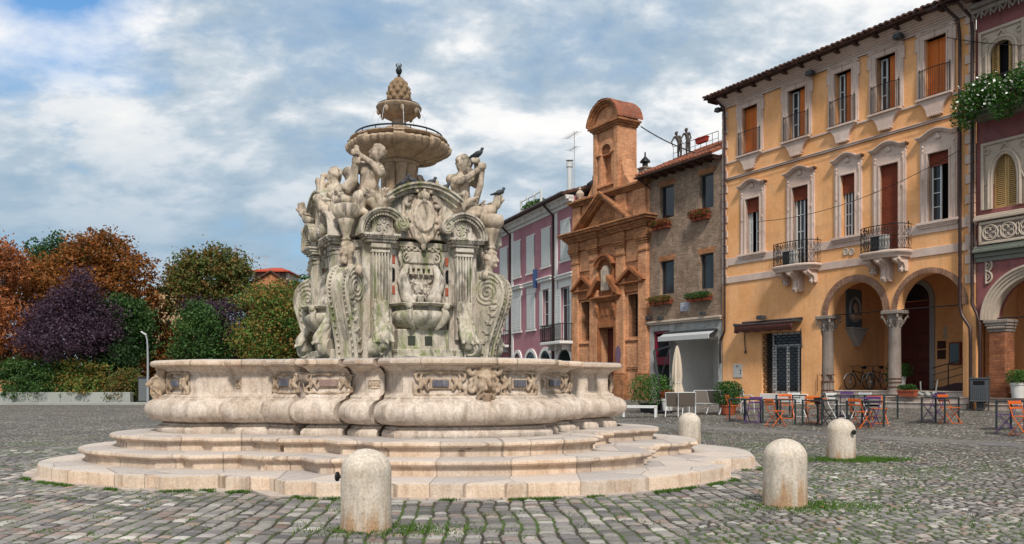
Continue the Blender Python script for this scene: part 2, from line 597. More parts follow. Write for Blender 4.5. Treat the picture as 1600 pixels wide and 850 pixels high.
def bricks(name, c1, c2, mortar, bw=.27, bh=.075, ms=.012, var=None, var_a=.5, bs=.6):
    m, nt, b = new_mat(name, .92, 0, .2)
    oc = nn(nt, 'ShaderNodeTexCoord').outputs['Object']
    s = nn(nt, 'ShaderNodeSeparateXYZ', {0: oc})
    wob = math_(nt, 'MULTIPLY', math_(nt, 'SUBTRACT', noise(nt, oc, 2.5, 3), .5), .03)
    v = nn(nt, 'ShaderNodeCombineXYZ', {0: math_(nt, 'ADD', s.outputs[0], s.outputs[1]), 1: math_(nt, 'ADD', s.outputs[2], wob), 2: 0.})
    br = nn(nt, 'ShaderNodeTexBrick', {'Vector': v.outputs[0], 'Scale': 1.0, 'Mortar Size': ms, 'Mortar Smooth': .3, 'Bias': 0., 'Brick Width': bw, 'Row Height': bh,
                                     'Color1': (*c1, 1), 'Color2': (*c2, 1), 'Mortar': (*mortar, 1)})
    col = br.outputs['Color']
    pos = nn(nt, 'ShaderNodeNewGeometry').outputs['Position']
    if var:
        col = mixc(nt, math_(nt, 'MULTIPLY', ramp(nt, noise(nt, pos, 1.1, 8, .66, .7), [(.45, 0.), (.68, 1.)]), var_a), col, var)
    col = mixc(nt, 1.0, col, ramp(nt, noise(nt, pos, 12, 7, .7), [(.28, .72), (.72, 1.22)]), 'MULTIPLY')
    col = mixc(nt, 1.0, col, ramp(nt, noise(nt, vscale(nt, pos, (1, 1, .6)), 1.9, 7, .68, .6), [(.34, .66), (.64, 1.14)]), 'MULTIPLY')
    nt.links.new(col, b.inputs['Base Color'])
    h = math_(nt, 'ADD', math_(nt, 'MULTIPLY', br.outputs['Fac'], -1.0), math_(nt, 'MULTIPLY', noise(nt, pos, 24, 6, .7), .8))
    bump(nt, b, h, bs, .015)
    return m


def leaf_mat(name, cols, rough=.6, clump=.5):
    m, nt, b = new_mat(name, rough, 0, .3)
    g = nn(nt, 'ShaderNodeNewGeometry')
    n = len(cols)
    f = math_(nt, 'ADD', math_(nt, 'MULTIPLY', g.outputs['Random Per Island'], 1 - clump),
              math_(nt, 'MULTIPLY', ramp(nt, noise(nt, g.outputs['Position'], .9, 4, .6), [(.3, 0.), (.7, 1.)]), clump))
    col = ramp(nt, f, [(i / max(1, n - 1), c) for i, c in enumerate(cols)])
    nt.links.new(col, b.inputs['Base Color'])
    b.inputs['Subsurface Weight'].default_value = 0.0
    tr = nn(nt, 'ShaderNodeBsdfTranslucent', {'Color': col})
    mx = nn(nt, 'ShaderNodeMixShader', {0: .28, 1: b.outputs[0], 2: tr.outputs[0]})
    nt.links.new(mx.outputs[0], nt.nodes['Material Output'].inputs['Surface'])
    return m


M = {}
M['basin'] = stone('basin_stone', (.74, .63, .535), (.57, .46, .365), (.24, .14, .085), .5, dirt=(.12, .09, .065), dirt_a=.34, grain=.18)
M['relief'] = stone('relief_stone', (.60, .48, .36), (.42, .30, .20), (.18, .09, .045), .6, dirt=(.11, .08, .06), dirt_a=.4, grain=.18, crack=False)
M['veined'] = stone('veined_marble', (.22, .13, .11), (.34, .24, .20), (.5, .42, .38), .5, crack=False, rough=.5)
M['step'] = stone('step_stone', (.74, .60, .48), (.60, .46, .345), (.30, .17, .09), .6, grain=.16, top=(.53, .48, .45), top_a=.8, joint=1.15)
M['monument'] = stone('monument_stone', (.72, .655, .565), (.49, .415, .335), (.24, .15, .10), .5, moss=(.16, .19, .045), moss_a=.6, dirt=(.06, .055, .048), dirt_a=.72)
M['mossy'] = stone('mossy_stone', (.68, .61, .50), (.47, .40, .31), (.16, .12, .07), .5, moss=(.15, .19, .035), moss_a=.95, dirt=(.05, .05, .042), dirt_a=.6)
M['statue'] = stone('statue_stone', (.70, .59, .47), (.50, .39, .29), (.15, .10, .07), .55, moss=(.14, .16, .05), moss_a=.35, dirt=(.05, .045, .04), dirt_a=.75, bd=.008)
M['bowl'] = stone('bowl_stone', (.50, .38, .27), (.38, .27, .18), (.13, .07, .04), .6, dirt=(.10, .08, .06), dirt_a=.35, bd=.006)
M['cone'] = stone('cone_stone', (.31, .21, .125), (.22, .14, .08), (.09, .05, .025), .5, bd=.004)
M['bollard'] = stone('bollard_granite', (.70, .61, .51), (.60, .51, .41), (.36, .24, .15), .35, dirt=(.30, .25, .20), dirt_a=.35, grain=.2, bs=.5, bd=.006, crack=False, rust=.75)
M['apron'] = stone('apron_stone', (.56, .48, .42), (.46, .38, .33), (.28, .20, .14), .4, grain=.12, joint=1.3)
M['greystone'] = stone('grey_column_stone', (.34, .28, .24), (.22, .18, .155), (.12, .08, .06), .5)
M['redmarble'] = stone('red_marble', (.42, .10, .05), (.30, .07, .04), (.5, .3, .2), .4, crack=False)
M['darkmarble'] = stone('dark_veined_marble', (.07, .07, .09), (.12, .12, .15), (.4, .36, .34), .45, crack=False, rough=.4)
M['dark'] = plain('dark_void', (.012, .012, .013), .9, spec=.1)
M['black'] = plain('black_metal', (.018, .019, .021), .45, .3)
M['iron'] = plain('wrought_iron', (.022, .02, .02), .6, .4)
M['water'] = new_mat('pool_water', .05)[0]
M['water'].node_tree.nodes['Principled BSDF'].inputs['Base Color'].default_value = (.10, .13, .10, 1)
mj, ntj, bj = new_mat('falling_water', .08)
bj.inputs['Base Color'].default_value = (.9, .93, .95, 1)
bj.inputs['Transmission Weight'].default_value = .5
M['jet'] = mj

# ------------------------------------------------------------------ the fountain: plan of steps and basin
FC = np.array([-1.833, 13.28])               # centre of the fountain
PHI = .41                                   # its front turns this far to the right of the camera
TV = np.array([math.cos(PHI), math.sin(PHI)])
NV = np.array([-math.sin(PHI), math.cos(PHI)])   # inward


def frame(kx, ky, k=0):
    """local x along a side, -y outwards, z up; k quarter turns"""
    c, s = [(1, 0), (0, 1), (-1, 0), (0, -1)][k % 4]
    def T(p):
        x, y = p[:, 0] * c - p[:, 1] * s, p[:, 0] * s + p[:, 1] * c
        w = x[:, None] * TV + y[:, None] * NV
        w = w * np.array([kx, ky]) + FC
        return np.c_[w, p[:, 2]]
    return T


OCT = [(-u, 3.95 - .38 * (u / 1.14) ** 2) for u in np.linspace(0, 1.14, 9)] + [(-1.18, 3.08), (-1.50, 3.00), (-1.54, 2.56), (-2.16, 2.30)]


def octant(d, st):
    """half of one side of the plan, from its axis to the diagonal, moved outwards by d"""
    Q = np.array(OCT, float)
    if st:                                   # the steps break forward more strongly than the basin
        Q[:9, 1] += .22
        Q[9:11, 1] += .09
    P = np.vstack([[-Q[1][0], Q[1][1]], Q])
    e = P[1:] - P[:-1]
    e /= np.linalg.norm(e, axis=1)[:, None]
    nr = np.c_[e[:, 1], -e[:, 0]]
    out = [P[i] + d * (nr[i - 1] + nr[i]) / max(.5, 1 + nr[i - 1].dot(nr[i])) for i in range(1, len(P) - 1)]
    out[0] = np.array([0., Q[0][1] + d])
    w = P[-1] + d * (nr[-1] + (.55 if st else .75) * e[-1])
    k = .44 if st else .30
    dg = w + np.array([k, -k])
    if st:
        return out + [w, dg]
    # narrow dark crevices where one bulging piece meets the next
    r1, r2, c_ = out[9], out[11], min(d, -.20)
    g1 = Q[9] + np.array([.02, c_]); g2 = Q[11] + np.array([.02, c_]); g3 = Q[12] + np.array([k, -k]) * 1.0 + np.array([.5, -.5]) * .12
    wd = .07
    return out[:9] + [r1, g1, r1 + np.array([-wd, -wd * .25]), out[10], r2, g2, r2 + np.array([-wd, -wd * .4]), w, dg, g3, dg + np.array([-wd, -wd]) * .7]


def contour(d, st=False):
    o = octant(d, st)
    half = [tuple(p) for p in o] + [(-p[1], -p[0]) for p in o[::-1]]
    out = []
    for c, s in ((1, 0), (0, 1), (-1, 0), (0, -1)):
        out += [(u * c - v * s, u * s + v * c) for u, v in half[:-1]]
    P = np.array(out)
    return np.c_[P[:, 0], -P[:, 1]][::-1]     # x, y with -y outwards, counter-clockwise


BX, BY = .934, .685


def sweep(mb, prof, st=False):
    n = None
    vs, fs = [], []
    for d, z in prof:
        c = contour(d, st)
        n = len(c)
        vs += [(x, y, z) for x, y in c]
    for j in range(len(prof) - 1):
        for i in range(n):
            i2 = (i + 1) % n
            fs.append((j * n + i, j * n + i2, (j + 1) * n + i2, (j + 1) * n + i))
    mb.add(vs, fs)


BT = frame(BX, BY)
steps = empty('fountain_steps', (FC[0], FC[1], 0), 0, 'three pale pinkish stone steps with moulded lips under the carved fountain', 'steps')


def offs(o):                                  # builders work in world space; shift to the thing's origin
    def f(T):
        return lambda p: T(p) - np.array(o)
    return f


SO = offs((FC[0], FC[1], 0))
for d, z0, z1, lip in ((1.88, -.1, .17, False), (1.15, .16, .365, True), (.59, .355, .56, True)):
    mb = MB(SO(BT))
    if lip:
        h = z1 - .065
        sweep(mb, [(d - .105, z0), (d - .105, h - .03), (d - .08, h - .028), (d - .08, h - .008), (d - .045, h - .004), (d - .018, h + .004), (d, h + .022), (d, h + .04), (d - .012, z1 - .006), (d - .03, z1), (d - .12, z1 + .004), (.3, z1 + .014), (-.1, z1 + .02)], True)
    else:
        sweep(mb, [(d, z0), (d, z1 - .03), (d - .012, z1 - .008), (d - .04, z1), (d - .3, z1 + .004), (.3, z1 + .013)], True)
    o = mb.build('step', M['step'], steps, 30)
    o.location = (.32, -.08, 0) if not lip else (.14 if z1 < .5 else .04, -.03, 0)

fountain = empty('fountain', (FC[0], FC[1], .56), 0, 'ornate carved stone fountain with a lobed basin, seated figures and a pinecone on top', 'fountain')
FO = offs((FC[0], FC[1], .56))
mb = MB(FO(BT))
torus = [(.02 + .24 * math.cos(a), .905 + .165 * math.sin(a)) for a in np.linspace(-1.5, 1.3, 14)]
sweep(mb, [(.07, .55), (.09, .59), (.09, .63), (.06, .665), (.0, .685), (-.01, .71), (-.06, .725), (-.06, .745)] + torus +
      [(.03, 1.085), (.03, 1.105), (.0, 1.12), (-.05, 1.14), (-.075, 1.17), (-.08, 1.42), (-.055, 1.43), (-.055, 1.45), (-.03, 1.46), (.0, 1.485), (.05, 1.51), (.09, 1.52), (.10, 1.525)])
mb.build('basin', M['basin'], fountain, 32)
mb = MB(FO(BT))
sweep(mb, [(-.2, 1.50), (.10, 1.527), (.145, 1.535), (.17, 1.555), (.175, 1.585), (.16, 1.61), (.12, 1.625), (-.26, 1.64), (-.30, 1.62), (-.32, 1.3), (-.32, .6)])
mb.build('basin_rim', M['step'], fountain, 32)
mb = MB(FO(BT))
c = contour(-.3)
mb.add([(x, y, 1.42) for x, y in c], [tuple(range(len(c)))])
mb.build('pool_water', M['water'], fountain)

# --- carved reliefs
def spiral(c, r0, r1, a0, a1, n=14, y=0., flat='xz'):
    o = []
    for i in range(n):
        t = i / (n - 1)
        a, r = a0 + (a1 - a0) * t, r0 + (r1 - r0) * t
        o.append((c[0] + r * math.cos(a), y, c[1] + r * math.sin(a)))
    return o


def chain(pts, r0, r1=None):
    r1 = r0 if r1 is None else r1
    n = len(pts) - 1
    return [('c', pts[i], pts[i + 1], r0 + (r1 - r0) * i / n, r0 + (r1 - r0) * (i + 1) / n) for i in range(n)]


def cartouche_prims(w, h, seed):
    g = np.random.default_rng(seed)
    P = []
    for sx in (-1, 1):
        for sz in (-1, 1):
            x, z = sx * w * .36, sz * h * .30
            P += chain(spiral((x, z), .07, .015, PI / 2 * (1 - sx) - sx * sz * 1.2, PI / 2 * (1 - sx) - sx * sz * 1.2 + sx * sz * 5.5, 12), .020, .013)
            P += chain([(sx * w * .05, -.01, sz * h * .42), (sx * w * .16, -.015, sz * h * .46), (sx * w * .27, -.01, sz * h * .40), (x, 0, sz * h * .44), (sx * w * .46, 0, sz * h * .36)], .022, .014)
        P += chain([(sx * w * .22, -.01, -h * .22), (sx * w * .27, -.03, 0), (sx * w * .22, -.01, h * .22)], .024)
        P += [('e', (sx * w * .34, -.015, -h * .02), (.035, .03, .075)), ('e', (sx * w * .34, -.02, h * .16), (.03, .03, .032)),
              ('c', (sx * w * .33, -.02, -h * .05), (sx * w * (.43 + .03 * g.random()), -.015, -h * .22), .024, .014),
              ('c', (sx * w * .34, -.02, h * .07), (sx * w * .24, -.02, h * .14), .018, .012),
              ('c', (sx * w * .45, 0, -h * .4), (sx * w * .49, 0, h * .1 * g.random()), .018, .01)]
    P += [('e', (0, -.02, h * .43), (.05, .03, .035)), ('e', (0, -.015, -h * .43), (.06, .025, .03)),
          ('b', (0, .0, 0), (w * .19, .022, h * .20))]
    return P


CART = [sculpt(cartouche_prims(w, .36, s), .0125, .012) for w, s in ((.80, 1), (.56, 2), (.92, 3))]
def mask_prims():
    P = [('e', (0, 0, 0), (.15, .11, .2)), ('e', (0, -.03, -.13), (.10, .09, .11)), ('e', (0, .02, .12), (.16, .09, .1))]
    for s in (-1, 1):
        P += [('c', (s * .02, -.105, .055), (s * .12, -.075, .085), .026, .02), ('e', (s * .085, -.085, -.045), (.05, .045, .05)),
              ('E', (s * .062, -.125, .028), (.034, .035, .024)), ('e', (s * .062, -.088, .026), (.026, .026, .022)),
              ('c', (0, -.12, -.07), (s * .09, -.105, -.095), .022, .016), ('c', (s * .09, -.1, -.095), (s * .15, -.06, -.17), .018, .012),
              ('c', (s * .03, -.09, -.2), (s * .06, -.07, -.3), .03, .012), ('c', (s * .09, -.06, -.17), (s * .15, -.03, -.27), .03, .012)]
        P += chain(spiral((s * .17, .16), .10, .02, PI / 2 + s * .6, PI / 2 + s * .6 - s * 5.6, 13, -.02), .035, .02)
        P += chain(spiral((s * .17, -.08), .06, .012, PI / 2 - s * .5, PI / 2 - s * .5 - s * 5, 10, -.01), .026, .016)
        P += chain([(s * .13, 0, .09), (s * .2, .0, .03), (s * .16, .0, -.03)], .03, .02)
        P += chain([(s * .05, -.05, .2), (s * .12, -.03, .27), (s * .2, .0, .28)], .035, .02)
    P += [('c', (0, -.11, .06), (0, -.165, -.03), .022, .034), ('E', (0, -.13, -.125), (.055, .06, .026)), ('c', (-.05, -.11, -.155), (.05, -.11, -.155), .02, .02),
          ('c', (0, -.1, -.18), (0, -.08, -.33), .035, .014), ('e', (0, -.04, .23), (.07, .05, .06)), ('e', (0, -.03, .29), (.05, .04, .04))]
    return P


MASK = sculpt(mask_prims(), .0125, .018)
LOBE = lambda u: 3.95 - .35 * (u / 1.15) ** 2


def on_basin(k, u, v, nx, ny, z, VF, sc=1.0, d=-.12):
    """a relief set on the basin's frieze at local u,v with outward normal nx,ny (v outwards)"""
    V, Q = VF
    V = V * np.array([sc, sc * 1.35, sc])
    t = np.array([ny, -nx])
    P = np.c_[u + nx * d + V[:, 0] * t[0] + V[:, 1] * -nx, -(v + ny * d) + V[:, 0] * -t[1] + V[:, 1] * ny, V[:, 2] + z]
    m = MB(FO(frame(BX, BY, k)))
    m.add(P, Q)
    return m


def boxVF(hx, hy, hz):
    m = MB().bbox((-hx, -hy, -hz), (hx, hy, hz), .008)
    return np.concatenate(m.v), np.array(m.f, dtype=object)


for k in range(4):
    for u in (-.62, .62):
        nx = .7 * u / 1.15 ** 2
        n_ = math.hypot(nx, 1); nx, ny = nx / n_, 1 / n_
        rel = on_basin(k, u, LOBE(u), nx, ny, 1.285, CART[0], 1.0, -.075).build('cartouche_relief', M['relief'], fountain, 50)
        on_basin(k, u, LOBE(u), nx, ny, 1.29, boxVF(.115, .03, .048), 1, -.055).build('marble_inset', M['darkmarble'], rel)
    on_basin(k, 0, LOBE(0), 0, 1, 1.30, MASK, 1.02, -.02).build('mask_relief', M['relief'], fountain, 60)
    for sd in (-1, 1):
        nx, ny = sd * .346, .938
        rel = on_basin(k, sd * 1.86, 2.43, nx, ny, 1.29, CART[2], .84, -.07).build('cartouche_relief', M['relief'], fountain, 50)
        on_basin(k, sd * 1.86, 2.43, nx, ny, 1.295, boxVF(.13, .025, .05), 1, -.055).build('marble_inset', M['darkmarble' if sd > 0 else 'veined'], rel)
        on_basin(k, sd * 1.34, 3.04, sd * .24, .97, 1.28, CART[1], .34, -.075).build('shield_relief', M['relief'], fountain, 50)
    on_basin(k, -1.93, 1.93, -.707, .707, 1.28, CART[1], .66, -.075).build('cartouche_relief', M['relief'], fountain, 50)

# ------------------------------------------------------------------ the monument that rises from the pool
MX, MY = .95, .80


def MK(k=0):
    return MB(FO(frame(MX, MY, k)))


def both(fn):
    for s in (-1, 1):
        fn(s)


mb = MK()
pl = [(-.9, -1.12), (.9, -1.12), (1.12, -.9), (1.12, .9), (.9, 1.12), (-.9, 1.12), (-1.12, .9), (-1.12, -.9)]
def poly_sweep(mb, pl, prof):
    n = len(pl)
    vs = [(x * f, y * f, z) for f, z in prof for x, y in pl]
    fs = [(j * n + i, j * n + (i + 1) % n, (j + 1) * n + (i + 1) % n, (j + 1) * n + i) for j in range(len(prof) - 1) for i in range(n)]
    fs.append(tuple((len(prof) - 1) * n + i for i in range(n)))
    mb.add(vs, fs)
poly_sweep(mb, pl, [(1.12, 1.3), (1.12, 1.62), (1.0, 1.66), (1.0, 3.3), (1.03, 3.32), (1.05, 3.42), (.86, 3.46), (.86, 4.08), (.82, 4.13), (.5, 4.22), (.34, 4.26), (.32, 4.32), (.2, 4.33)])
core = mb.build('monument_core', M['monument'], fountain, 30)


def dolphin_prims():
    P = chain([(.02, -.10, .12), (-.03, -.10, .26), (-.06, -.09, .40), (-.02, -.07, .52), (.03, -.06, .62), (.03, -.06, .70)], .115, .03)
    P += [('e', (.03, -.15, .05), (.13, .12, .085)), ('c', (.03, -.2, .02), (.06, -.28, -.02), .06, .035), ('e', (-.06, -.2, .10), (.035, .035, .035)), ('e', (.11, -.2, .10), (.035, .035, .035)),
          ('c', (.0, -.25, -.04), (.02, -.26, -.05), .045, .04), ('c', (.03, -.06, .70), (-.08, -.06, .80), .03, .02), ('c', (.03, -.06, .70), (.12, -.06, .80), .03, .02),
          ('c', (-.12, -.1, .3), (-.17, -.08, .38), .03, .012)]
    return P


DOL = sculpt(dolphin_prims(), .018, .03)
def head_prims(r=.12, beard=False, curls=26, seed=0, neck=True):
    g = np.random.default_rng(seed)
    P = [('e', (0, 0, 0), (r * .80, r * .95, r * 1.12)), ('e', (0, -r * .25, -r * .55), (r * .58, r * .62, r * .6)),
         ('c', (0, -r * .88, r * .22), (0, -r * 1.12, -r * .22), r * .10, r * .17), ('E', (0, -r * .98, -r * .55), (r * .24, r * .12, r * .06)),
         ('c', (-r * .4, -r * .84, r * .3), (r * .4, -r * .84, r * .3), r * .1, r * .1), ('e', (0, -r * .8, -r * .85), (r * .28, r * .22, r * .22))]
    for s in (-1, 1):
        P += [('E', (s * r * .33, -r * .98, r * .13), (r * .17, r * .15, r * .11)), ('e', (s * r * .33, -r * .80, r * .12), (r * .13, r * .12, r * .1)), ('e', (s * r * .45, -r * .62, -r * .3), (r * .25, r * .25, r * .25)),
              ('e', (s * r * .82, 0, 0), (r * .12, r * .2, r * .25))]
    for i in range(curls):
        a, b = g.uniform(0, 2 * PI), g.uniform(.1, 1.5)
        q = np.array([math.sin(b) * math.cos(a), math.sin(b) * math.sin(a), math.cos(b)])
        if q[1] < -.45 and q[2] < .62: continue
        P.append(('e', tuple(q * np.array([r * .85, r, r * 1.13])), (r * .26,) * 3))
    if beard:
        for i in range(16):
            P.append(('e', (g.uniform(-.5, .5) * r, -r * g.uniform(.45, .95), -r * g.uniform(.75, 1.5)), (r * .22,) * 3))
    if neck:
        P.append(('c', (0, r * .12, -r * .6), (0, r * .25, -r * 1.7), r * .5, r * .6))
    return P


def xf(P, loc, yaw=0., pitch=0., roll=0.):
    m = np.array((Matrix.Rotation(yaw, 3, 'Z') @ Matrix.Rotation(pitch, 3, 'X') @ Matrix.Rotation(roll, 3, 'Y')))
    out = []
    for p in P:
        if p[0] in 'cC':
            out.append((p[0], tuple(m @ np.array(p[1]) + loc), tuple(m @ np.array(p[2]) + loc), p[3], p[4]))
        else:
            out.append((p[0], tuple(m @ np.array(p[1]) + loc), p[2], m if len(p) < 4 or p[3] is None else m @ p[3]))
    return out


BUST_M = sculpt(head_prims(.125, True, 34, 3) + [('c', (-.16, .06, -.27), (.16, .06, -.27), .09, .09), ('e', (0, 0, -.3), (.15, .12, .1))], .0125, .014)
BUST_F = sculpt(head_prims(.12, False, 40, 5) + [('c', (-.15, .06, -.26), (.15, .06, -.26), .085, .085), ('e', (0, 0, -.3), (.15, .12, .1))], .0125, .014)


def crest_prims():
    P = [('e', (0, -.05, -.02), (.22, .10, .33)), ('E', (0, -.19, .0), (.16, .075, .25)), ('e', (0, -.10, .01), (.09, .035, .17)), ('b', (0, .02, 0), (.28, .03, .36))]
    P += chain([(.165 * math.cos(t), -.125, .24 * math.sin(t)) for t in np.linspace(0, 2 * PI, 17)], .026)
    for s in (-1, 1):
        P += chain(spiral((s * .25, .20), .075, .02, PI / 2 + s * .5, PI / 2 + s * .5 - s * 5, 11, -.05), .03, .02)
        P += chain(spiral((s * .26, -.13), .075, .02, PI / 2 + s * .5, PI / 2 + s * .5 - s * 5, 11, -.04), .03, .02)
        P += chain([(s * .20, -.04, .33), (s * .30, -.02, .34), (s * .34, .0, .22), (s * .33, 0, .06), (s * .36, 0, -.04), (s * .30, 0, -.24)], .04, .025)
        P += chain([(s * .20, -.05, -.20), (s * .15, -.06, -.33), (s * .06, -.06, -.40)], .05, .03)
        P += [('e', (s * .06, -.14, .33), (.03, .03, .05)), ('e', (s * .31, -.02, -.05), (.05, .04, .08)), ('e', (s * .12, -.12, .40), (.03, .03, .035))]
    P += [('b', (0, -.04, .43), (.19, .08, .022)), ('e', (0, -.08, .33), (.11, .09, .08)), ('e', (0, -.08, -.38), (.08, .06, .09)), ('e', (0, -.08, -.50), (.045, .045, .06)), ('e', (0, -.03, .47), (.15, .07, .035)), ('e', (0, -.13, .42), (.03, .03, .035))]
    return P


CREST = sculpt(crest_prims(), .0145, .02)
def drop_prims():
    P = chain([(0, .03, .28), (0, -.03, .15), (0, -.08, 0), (0, -.16, -.15), (0, -.25, -.28)], .09, .11)
    P += chain([(0, -.25, -.28), (0, -.22, -.38), (0, -.14, -.40)], .10, .07)
    g = np.random.default_rng(4)
    for i in range(22):
        t = i / 21
        for s in (-1, 1):
            P.append(('e', (s * (.07 + .045 * t + .02 * g.random()), -.02 - .25 * t * t - .05, .26 - .62 * t + .03 * g.random()), (.032, .045, .026)))
    for i in range(7):
        P.append(('c', (0, -.07 - .25 * (i / 7) ** 2, .2 - .08 * i), (.03 * (-1) ** i, -.12 - .25 * ((i + 1) / 7) ** 2, .12 - .08 * i), .04, .02))
    return P


DROP = sculpt(drop_prims(), .0165, .018)


def bunch_prims():
    g = np.random.default_rng(9)
    P = [('e', (0, .05, -.06), (.16, .12, .08))]
    for i in range(11):
        a = g.uniform(.1, 3.0)
        L = g.uniform(.12, .24)
        d = np.array([math.cos(a), -g.uniform(.1, .7), abs(math.sin(a))])
        P += chain([(0, 0, -.05), tuple(d * L * .6 + (0, 0, -.02)), tuple(d * L + np.array([.03 * math.cos(a), -.05, -.03]))], .05, .02)
    return P


BUNCH = sculpt(bunch_prims(), .0165, .02)


def sector(k):
    st, ms = M['monument'], M['mossy']
    # pilasters with flutes, plinths and entablature blocks
    for s in (-1, 1):
        b = MK(k)
        b.bbox((s * .47, -1.20, 1.62), (s * .95, -1.05, 3.37), .01)
        p = b.build('pilaster_backing', st, fountain)
        b = MK(k)
        b.bbox((s * .56, -1.29, 1.95), (s * .83, -1.18, 3.30), .008)
        for i in range(6):
            x = .575 + i * .048
            b.bbox((s * (x - .012), -1.335, 2.28), (s * (x + .012), -1.28, 3.22), .006)
        b.bbox((s * .55, -1.345, 3.22), (s * .84, -1.18, 3.26), .006)
        b.bbox((s * .54, -1.36, 3.29), (s * .85, -1.18, 3.36), .008)
        b.build('pilaster', ms if s < 0 else st, fountain)
        b = MK(k)
        b.bbox((s * .53, -1.40, 1.50), (s * .87, -1.12, 1.80), .012)
        for i in range(4):
            b.bbox((s * (.60 + .055 * i), -1.425, 1.56), (s * (.63 + .055 * i), -1.39, 1.76), .006)
        b.build('pilaster_plinth', ms, fountain)
        b = MK(k)
        b.add(*place(DROP, (s * .70, -1.26, 2.24), 0, 1.0))
        b.build('leaf_console', ms, fountain, 60)
        b = MK(k)
        b.bbox((s * .46, -1.39, 3.37), (s * .93, -1.0, 3.41), .008).bbox((s * .44, -1.43, 3.41), (s * .96, -1.0, 3.455), .008).bbox((s * .41, -1.47, 3.455), (s * .99, -1.0, 3.49), .006)
        for i in range(14):
            x = .445 + .039 * i
            b.bbox((s * x, -1.455, 3.435), (s * (x + .022), -1.40, 3.458), .003)
        b.build('entablature_block', st, fountain)
        # broken curved pediment with an inner volute
        b = MK(k)
        a0, a1 = (R(-4), R(150)) if s > 0 else (R(30), R(184))
        b.ring(s * .66, 3.50, .28, .325, -1.38, -.95, a0, a1, 20).ring(s * .66, 3.50, .325, .355, -1.43, -.95, a0, a1, 20).ring(s * .66, 3.50, .355, .385, -1.46, -.95, a0, a1, 20)
        for i in range(18):
            a = a0 + (a1 - a0) * (i + .5) / 18
            q = (s * .66 + .28 * math.cos(a), 3.50 + .28 * math.sin(a))
            b.bbox((q[0] - .012, -1.41, q[1] - .012), (q[0] + .012, -1.33, q[1] + .012), .003)
        cxv = (s * .375, 3.655)
        b.lathe([(.105, -.0), (.105, .56)], 20, (0, 0, 0)) if False else None
        vs = [(cxv[0] + .105 * math.cos(a), y, cxv[1] + .105 * math.sin(a)) for y in (-1.44, -1.0) for a in np.linspace(0, 2 * PI, 20, endpoint=False)]
        b.add(vs, [tuple(range(20)), *[(i, 20 + i, 20 + (i + 1) % 20, (i + 1) % 20) for i in range(20)]])
        b.tube(spiral(cxv, .10, .015, PI / 2 - s * .3, PI / 2 - s * .3 + s * 11, 40, -1.445), .014, 5)
        b.build('curved_pediment', ms if s < 0 else st, fountain, 40)
        b = MK(k)
        b.prism([(s * .66 + .29 * math.cos(t), 3.49 + .29 * math.sin(t)) for t in np.linspace(0, PI, 16)], -1.27, -.90)
        b.bbox((s * .49, -1.32, 3.49), (s * .83, -.95, 3.76), .01)
        for q in range(5):
            b.tube(spiral((s * .66 + .07 * math.cos(q * 1.257), 3.62 + .07 * math.sin(q * 1.257)), .045, .01, q, q + 5, 9, -1.33), .012, 5)
        b.build('pediment_block', st, fountain)
        b = MK(k)
        b.add(*place(BUNCH, (s * .66, -1.22, 4.02), s * .5, 1.0, s > 0))
        b.build('leaf_bunch', M['statue'], fountain, 60)
        # niche strip: marble squares and dark slots
        b = MK(k)
        b.bbox((s * .37, -1.17, 2.45), (s * .56, -1.05, 3.30), .006)
        stp = b.build('panel_strip', st, fountain)
        b = MK(k)
        for z in (2.69, 3.15):
            b.bbox((s * .42, -1.182, z - .065), (s * .51, -1.10, z + .065), .004)
        b.build('marble_square', M['redmarble'], stp)
        b = MK(k)
        b.prism([(s * .465 + .042 * math.cos(a), 2.92 + .065 * (1 if math.sin(a) >= 0 else -1) + .042 * math.sin(a)) for a in np.linspace(0, 2 * PI, 24, endpoint=False)], -1.185, -1.10)
        b.build('slot', M['dark'], stp)
        b = MK(k)
        b.add(*place(DOL, (s * .27, -1.12, 2.50), s * -.25, .92, s > 0))
        b.build('dolphin', st, fountain, 60)
    # central relief: tablet, garland, mask
    b = MK(k)
    b.bbox((-.36, -1.22, 3.34), (.36, -1.05, 3.42), .01).bbox((-.30, -1.20, 3.02), (.30, -1.05, 3.32), .012)
    b.bbox((-.24, -1.235, 3.10), (.24, -1.15, 3.27), .012)
    for i in range(5):
        b.lathe([(.0, .10), (.018, .08), (.028, .0), (.036, -.025), (.0, -.03)], 10, (-.17 + .085 * i, -1.21, 2.96))
    for i in range(26):
        x = -.33 + .66 * i / 25
        b.add(*place(boxVF(.016, .016, .02), (x + .01 * math.sin(i * 5), -1.225 - .01 * math.cos(i * 3), 3.31 - .02 * math.sin(i * 1.7)), i))
    for s in (-1, 1):
        b.tube(spiral((s * .24, 3.18), .075, .012, PI / 2, PI / 2 - s * 8, 24, -1.24), .016, 5)
        b.tube([(s * .33, -1.2, 3.3), (s * .36, -1.23, 3.2), (s * .33, -1.24, 3.08), (s * .36, -1.2, 2.98)], [.025, .03, .025, .012], 6)
    b.build('tablet_relief', ms, fountain, 40)
    b = MK(k)
    b.add(*place(MASK, (0, -1.12, 2.74), 0, .80))
    b.build('mask_spout', st, fountain, 60)
    # shell basin on its pedestal
    b = MK(k)
    prof = [(.16, 2.06), (.30, 2.10), (.42, 2.17), (.49, 2.26), (.50, 2.32), (.46, 2.37), (.40, 2.39), (.40, 2.43), (.52, 2.45), (.54, 2.475), (.50, 2.49), (.2, 2.46)]
    b.lathe(prof, 32, (0, -1.10, 0), PI, 2 * PI, lambda r, z, a: r * (1 + (.05 * abs(math.cos(a * 2)) if 2.38 < z else .02 * math.cos(a * 14) * (z < 2.3))), False)
    bs = b.build('shell_basin', ms, fountain, 45)
    b = MK(k)
